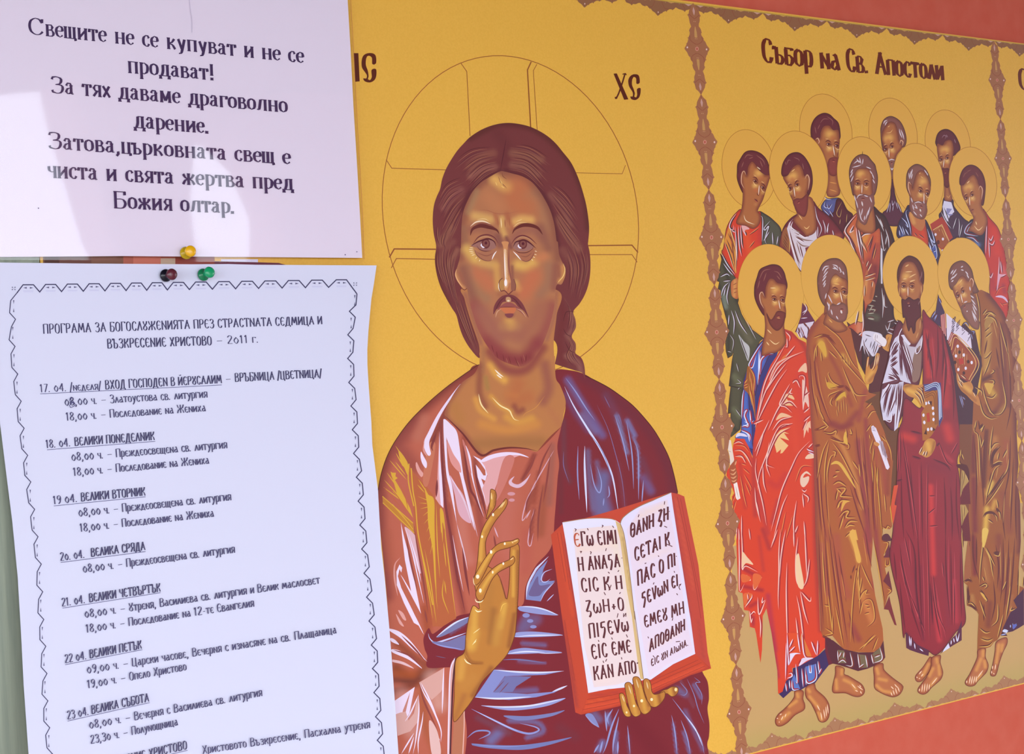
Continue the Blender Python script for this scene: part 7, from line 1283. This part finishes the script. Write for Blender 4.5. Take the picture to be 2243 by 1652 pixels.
def b(g):
    FD[0] = '5c2a2a'
    g.fill('d7 1150,250 1410,210 1560,300 1700,700 1640,1000 1560,1640 1380,1640 1300,900', '4a2436', False)
    g.fill('d7 1410,210 1440,160 1530,270 1600,300 1650,550 1700,700 1560,1000 1380,1140 1400,1300 1400,1640 e1 1400,60 1560,60 1500,900 d7 1550,1300 1600,900', '4a2436', False); folds(g, 2, '8a92c4', 'd7 1430,200 1470,170 1510,230|d7 1540,290 1580,290 1570,330|d7 1540,320 1560,400|d7 1380,1160 1430,1330|d7 1400,1160 1440,1300|d7 1420,1180 1460,1220')
    g.fill('e1 1370,60 1570,60 1560,700 1500,1640 1420,1640 1370,640', '7a4430', False)
    BODY = ('d5 1600,1230 1680,1220 1780,1260 1880,1380 1980,1520 2030,1640 d7 2050,200 2110,400 2160,650 2170,1100 2170,1640 e1 2160,300 2220,260 2190,500 2150,800 2200,1100 2210,1640 e3 2200,300 2150,800 2240,780 2243,1240 2060,1300 1930,1420 1880,1500 1830,1520 e5 1780,190 1620,240 1610,210 e3 1610,1500 1630,1150 1480,1030 1470,750 1430,700 1440,500 1480,100 e1 1480,1400 1500,1000 1400,900 1480,640 1360,600 1390,100 d7 1560,1500 1560,1300 1700,1100 1700,600 1650,200 1640,0')
    BODY = ('d5 1560,1240 1680,1215 1780,1260 1880,1380 1980,1520 2040,1660 d7 2110,400 2160,650 2170,1100 2160,1640 e1 2150,300 2170,600 2150,800 2190,1100 2200,1640 e3 2190,300 2150,750 2243,790 2243,1240 2060,1310 1930,1420 1880,1500 1840,1520 e5 1790,185 1640,240 1612,240 e3 1615,1480 1630,1150 1600,1100 1560,1060 1470,1030 1480,760 1430,720 1440,500 1490,100 e1 1500,1000 1520,600 1540,100 d7 1560,1500 1570,1250 1660,1100 1690,800 1660,300 1640,0')
    g.soft(BODY, '97542f', [(spl(pp('d5 1780,1270 1980,1540 d7 2100,420 2150,700 2160,1600 e1 2150,300 2180,1100 2200,1640 e3 2190,300')), 15, '6b2c30', .95), ('d7 1960,200 2000,800 2050,1300', 12, '743434', .85), ('d7 1900,800 1960,1200 1850,1400', 10, '7a3a30', .8), ('d7 1780,250 1760,500 1740,800', 13, 'b98644', .9), ('d7 1780,1050 1850,1150', 11, 'c69640', .95), ('d7 1600,1000 1800,900', 9, '5c2a2e', .95), ('d7 1750,1300 1800,1400 1950,1380', 8, '6b3030', .8), ('d7 1900,1430 2000,1300', 6, 'a5703c', .8),
                       ('e1 1540,200 1560,700', 12, '6f2a32', .9), ('e1 1640,200 1650,900 1680,1300', 10, 'a05a38', .8), ('e1 1740,150 1700,900', 8, '5e282e', .9), ('e1 1850,250 1850,500', 12, 'b4713c', .8), ('e1 2000,300 2000,700', 14, '9c4c34', .8), ('e1 1800,850 1760,1000', 10, 'd9b050', .95), ('e1 1740,1200 1720,1500', 10, 'd9aa4a', .95), ('e1 1850,1100 1820,1200', 8, 'd29a44', .8), ('e1 1960,1000 2050,1500', 16, '8a4434', .8), ('e1 1560,800 1580,1500', 12, '7a2a36', .9), ('e3 1720,0 1700,150', 6, 'e0b85a', .9), ('e3 1900,100 1950,800', 14, '823c32', .85), ('e3 1560,100 1580,600', 10, '7a2834', .95), ('e3 1700,400 1750,700', 10, 'a8683c', .8), ('e3 1780,1000 1760,1300', 12, '7c3a32', .85), ('e3 1700,1480 1780,1500', 8, 'b8803c', .8), ('e3 2050,400 2000,1000', 8, '7a3232', .7), ('e3 2080,900 2030,1200', 6, 'a5643c', .8), ('e3 1480,600 1450,700', 7, 'bd8a48', .9), ('e3 1540,900 1560,1000', 8, 'b27a44', .8), ('e1 1440,1300 1420,1000', 5, 'c09a58', .0)], 4.2, False)
    for col, w, ls in (('652a2c', 3.4, 'e1 1560,200 1600,700 1590,1300|e1 1660,300 1680,800 1700,1200|e1 1720,100 1700,500 1700,900|e1 2060,200 2040,700 1960,1100|e1 2100,500 2080,1000 2060,1500|e1 2000,900 1960,1300 1990,1640|e1 2140,800 2130,1200 2140,1640|e3 1550,0 1560,400 1640,700|e3 1600,100 1600,500|e3 1860,200 1900,500 1880,800|e3 1960,100 1960,600 1920,1000|e3 2040,100 2020,600 1960,1200|e3 2120,100 2080,700 2020,1200|e3 1830,700 1850,1000 1800,1250|e3 1700,1000 1700,1250|d7 1920,300 1960,700 2000,1100|d7 2000,300 2060,700 2090,1200|d7 1880,500 1930,800|d7 1760,400 1720,600|d7 2060,800 2080,1300 2020,1640|d7 1640,1500 1660,1640|e1 1800,700 1760,950'),
                       ('bb8446', 1.8, 'e1 1600,400 1620,900|e1 2020,300 2010,600|e1 2080,700 2050,1200|e1 1980,1000 1960,1400|e3 1920,200 1930,700|e3 2000,300 1980,800|e3 2070,300 2040,900|e3 1760,300 1840,700|d7 1940,300 1990,800|d7 2030,400 2080,900|d7 1800,700 1760,850|e3 1700,500 1740,700|e1 1900,600 1860,800|d7 1830,100 1900,400')):
        g.lines(ls, w, col)
    OG = 'd6a957'
    folds(g, 2.2, OG, 'd5 1600,1230 1640,1400 1660,1640|d7 1645,0 1660,300 1660,620|d5 1700,1560 1760,1480|d5 1720,1620 1800,1540 1870,1590|d7 1720,60 1800,30 1880,80|d7 1710,130 1780,90 1860,130 1900,240|d7 1770,230 1810,180|d7 1730,300 1800,240|d7 1740,380 1830,300|d7 1820,550 1740,640 1710,640|d7 1810,600 1760,760 1700,900|d7 1820,810 1850,830 1800,870|d7 1780,960 1840,960 1840,1000 1720,1000|d7 1590,1050 1680,1110 1680,1170|d7 1690,1030 1730,1200 1800,1400|d7 1640,1180 1700,1400 1800,1480 1900,1470|d7 1960,950 2010,1250 1950,1400 1850,1420|d7 1760,1280 1800,1380 1860,1440|d7 1740,1180 1830,1200 1890,1140|d7 1920,150 2040,600|d7 1610,1500 1580,1640|d7 1720,1560 1660,1640')
    g.fill('d7 1720,1000 1780,990 1850,1010 1830,1060 1790,1150 1750,1080', 'd0a046'); g.fill('d7 1740,120 1790,90 1850,140 1790,200 1750,260 1720,200', 'a87a42')
    folds(g, 2.2, OG, 'e1 1555,60 1570,160 1620,230 1640,600 1650,850|e1 1700,70 1660,160 1680,140|e1 1820,80 1790,300 1770,560|e1 1790,420 1850,330 1910,320|e1 1780,480 1790,360|e1 1910,350 1820,480 1800,640|e1 1960,570 1900,560 1820,600|e1 1950,590 1850,660 1790,820 1740,1000 1720,1150|e1 2040,520 2000,700 1860,880|e1 1700,260 1660,380|e1 1640,200 1660,360|e1 1900,440 1880,540|e1 1960,520 2020,400|e1 1720,1170 1850,1000 1980,800|e1 1700,1320 1760,1260 1860,1300 1880,1380|e1 1870,1080 1890,1200|e1 1850,1200 1910,1260 1920,1360|e1 1750,1350 1820,1400|e1 1360,520 1380,600 1480,630|e1 1390,400 1380,500|e1 1430,540 1400,460'); folds(g, 3, '5f2a2e', 'e1 1920,340 1820,440 1780,640|e1 1950,580 1840,600 1790,650|e1 1740,1090 1900,860 2000,700|e1 1700,1330 1740,1270 1820,1270 1870,1330|e1 1860,1200 1900,1260|e3 1640,780 1740,750|e3 1640,820 1720,940|e1 1640,130 1700,60|e3 1830,330 1910,320')
    folds(g, 2.2, OG, 'e3 1690,0 1680,220 1650,500 1640,740|e3 1700,230 1780,400 1820,640|e3 1720,240 1850,500|e3 1640,780 1720,740 1740,770 1700,800|e3 1660,850 1740,960 1710,970|e3 1640,960 1720,1200|e3 1890,1000 1880,1220 1800,1310|e3 1640,1340 1720,1400 1790,1390|e3 1650,1480 1750,1510 1830,1480|e3 1630,1590 1760,1580 1830,1520|e3 2060,760 1990,1240|e3 2140,930 2170,860 2180,500|e3 1960,1150 1880,1470|e3 2080,1040 2060,1100 2140,1070|e3 1680,640 1700,700|e3 1500,130 1440,680 1500,660 1530,700|e3 1480,1010 1530,1000 1600,1080|e3 1500,880 1480,1000|e3 1400,30 1410,250|e3 2230,640 2220,780|e3 1830,340 1900,360 1920,300|e3 2000,700 1950,820')
    g.fill('e3 1680,0 1760,0 1740,120 1700,250 1680,230', 'dcb458'); g.fill('e3 1650,850 1700,880 1730,960 1690,920', 'd4a24c'); g.fill('e3 1440,500 1490,100 1500,180 1530,620 1500,660 1435,700', '9c5a3c', False)
    g.fill('e1 1400,680 1430,690 1495,830 1440,900 1400,1000 1380,1050', 'b08a50', False); g.fill('e1 1380,1150 1450,1150 1490,1240 1430,1350 1400,1440', 'b08a50', False); folds(g, 1.4, 'd8b470', 'e1 1400,690 1390,1040|e1 1430,700 1410,900|e1 1390,1150 1400,1430|e1 1430,1160 1420,1320|e1 1455,740 1490,830'); g.fill('e1 1340,600 1480,630 1500,820 1430,690 1340,640', '57222a'); g.fill('e1 1380,1050 1420,930 1500,840 1520,1140 1385,1140', '6b2430', False); g.fill('e1 1395,1440 1490,1240 1520,1640 1440,1640', '6b2430', False)
    folds(g, 2.6, '5c2430', 'e3 1430,720 1490,690 1540,720|e3 1470,760 1480,900 1470,1020|e3 1475,1030 1540,1050 1610,1110')
    # blue under tunic hem at right
    g.fill('e3 2240,800 2243,1290 2180,1330 2090,1380 1990,1400 2020,1440 1930,1440 1960,1330 2060,1120 2150,1060 2100,960', '4a2040', False); folds(g, 2.6, 'a8b4e2', 'e3 2090,1270 2100,1340 2140,1270|e3 1930,1430 2010,1410|e3 1960,1390 1980,1350|e3 2060,1290 2060,1330'); g.fill('e3 1950,1380 1980,1350 2030,1370 2010,1400', 'c8cdea'); g.fill('e3 2090,1290 2150,1290 2100,1350', '5a62b4')
def h(g):
    head(g, 'd5 1232,1080 1240,970 1280,880 1350,830 1430,820 1500,870 1550,950 1580,1080 1620,1180 1640,1240 1560,1260 1400,1180 1300,1220 1250,1180', 'd5 1290,1200 1340,1130 1400,1030 1450,1040 1500,1100 1530,1060 1570,1130 1560,1240 1600,1330 1640,1460 1640,1640 d7 1560,200 1460,120 1420,50 d5 1400,1480 1350,1370', 'd5 1362,1295', 'd5 1430,1235', 'd5 1425,1395', 'd5 1450,1440', 'd5 1490,1510', '7e4c44', 'd5 1560,1180 1570,1100 1540,1060 1515,1110',
         'd5 1400,1480 1410,1430 1480,1390 1540,1380 1530,1260 1580,1280 1630,1400 1650,1640 d7 1660,160 1640,260 1560,240 1480,140 1420,40', '8a564c', [(2.6, GRL, 'd5 1260,1000 1300,940|d5 1280,1020 1340,930|d5 1290,1060 1350,990|d5 1260,1080 1300,1030|d5 1400,910 1430,890|d5 1400,940 1440,950|d5 1460,960 1500,1010|d5 1480,1000 1510,1060|d5 1270,1110 1300,1080|d5 1520,1170 1530,1230|d5 1530,1290 1580,1330|d5 1540,1340 1600,1420|d5 1560,1400 1620,1500|d5 1560,1440 1610,1560|d5 1440,1390 1490,1370|d5 1570,1530 1620,1640|d7 1550,0 1600,160'), (3, 'dccccc', 'd5 1480,1500 1490,1515'), (2.4, 'e0b470', 'd5 1380,1120 1420,1070'), (1.8, 'c07a48', 'd5 1330,1190 1400,1120')], side=-1)
def bookF4(g):
    g.fill('d7 1120,70 1190,40 1200,360 1130,250', 'a8504a', False); g.lines('d7 1135,60 1150,280|d7 1155,50 1170,320|d7 1180,45 1190,350', 1.2, 'd8a0a0', '')
    g.fill('d7 1200,40 1530,330 1550,520 1210,400', 'dccfe2', False); write(g, 'ІІЯВ'.replace('І', 'И'), *pp('d7 1260,360')[0], *pp('d7 1285,120')[0], 8, 8, '4a3054', 1.6, lean=-.9); write(g, 'НШ', *pp('d7 1330,290')[0], *pp('d7 1350,170')[0], 8, 8, '4a3054', 1.6, lean=-.9); write(g, 'IС', *pp('d7 1410,350')[0], *pp('d7 1420,230')[0], 8, 8, '4a3054', 1.6, lean=-.9); write(g, 'ХV', *pp('d7 1490,430')[0], *pp('d7 1500,300')[0], 8, 8, '4a3054', 1.6, lean=-.9)
    g.fill('d7 1215,430 1270,290 1340,340 1650,690 1520,990 1360,900 1290,640 1250,500', '8f3a34', False); g.fill('d7 1290,600 1350,400 1610,700 1510,950 1400,900 1330,850', '9c4a2e', False); g.lines('d7 1250,490 1330,330 1640,690 1530,980|d7 1270,540 1340,370 1600,690 1510,950', 1.7, 'd8a862', '', ); g.lines('d7 1230,420 1280,310|d7 1240,450 1300,320', 1.4, 'd8a0a0', '')
    g.lines('d7 1330,520 1330,640|d7 1360,520 1360,660|d7 1390,560 1390,700|d7 1420,520 1420,740|d7 1450,580 1450,740|d7 1480,600 1480,680|d7 1340,720 1340,780|d7 1380,760 1380,820|d7 1290,610 1340,480', 1.0, 'cf9a68', '')
    g.dots('d7 1358,490 1333,622 1440,610 1548,712 1466,790 1365,808', 2.6, 'e4dcec', 3.8); g.dots('d7 1380,570 1320,710 1500,700 1440,855', 3, '4a1e24', 4); g.fill('d7 1370,660 1430,650 1440,730 1380,740', 'b8362e', False)
def handF4(g):
    g.soft('d7 1340,850 1370,900 1400,980 1480,980 1530,970 1570,1050 1560,1110 1640,1180 1660,1300 1560,1240 1480,1160 1400,1090 1350,980', 'c07c40', [('d7 1450,1040 1520,1100', 10, 'dba24e', .9), ('d7 1400,1060 1600,1230', 6, '96552f', .7)], 3); folds(g, 2, 'eac89a', 'd7 1355,860 1400,1000|d7 1400,880 1470,940|d7 1360,960 1420,1050|d7 1380,940 1440,1000|d7 1570,1120 1600,1180')
figure((2110.7, 603, 56.6, 82, 0), b, h, 'front bent grey man in olive brown mantle holding a jewelled book', [('jewelled_book', bookF4), ('hand', handF4), ('foot', lambda g: feet(g, [('e5 1620,230 1720,210 1720,320 1760,430 1740,520 1690,580 1620,650 1570,710 1500,720 1450,690 1455,640 1500,570 1560,450 1610,330', 'e5 1520,580 1500,690|e5 1550,580 1525,700|e5 1580,580 1555,690|e5 1605,580 1590,670|e5 1470,640 1465,680|e5 1690,500 1610,610', ['e5 1690,240 1690,310', 'e5 1710,380 1720,460', 'e5 1660,350 1600,500', 'e5 1660,560 1600,640']), ('e5 1870,120 2000,60 2015,140 1960,260 1910,400 1880,520 1850,580 1800,580 1790,540 1820,420 1850,260', 'e5 1860,420 1850,500|e5 1820,440 1815,490|e5 1830,540 1840,560|e5 1805,510 1805,550', ['e5 1900,160 1870,400', 'e5 1950,160 1940,240'])]))])

# the scroll columns run over the edges of the robes
for cn, kk in ((LC, 1 / 5.6), (RC, .70 / 5.6)):
    ink = Ink(GO, None, True)
    for a, c in zip(cn[:-1], cn[1:]):
        motif(ink, a, c, kk, BR)
    for a in cn[1:-1]:
        ink.line(np.array([(a[0] - .5, a[1] - 9), (a[0] + .5, a[1] + 9)]), 1.2, BRD)
    ink.build('printed_border', M_print, banner, 'brown scroll column dividing the scenes')
g = fresh(); scroll1(g); keep(g, 'scroll', M_print, F1)
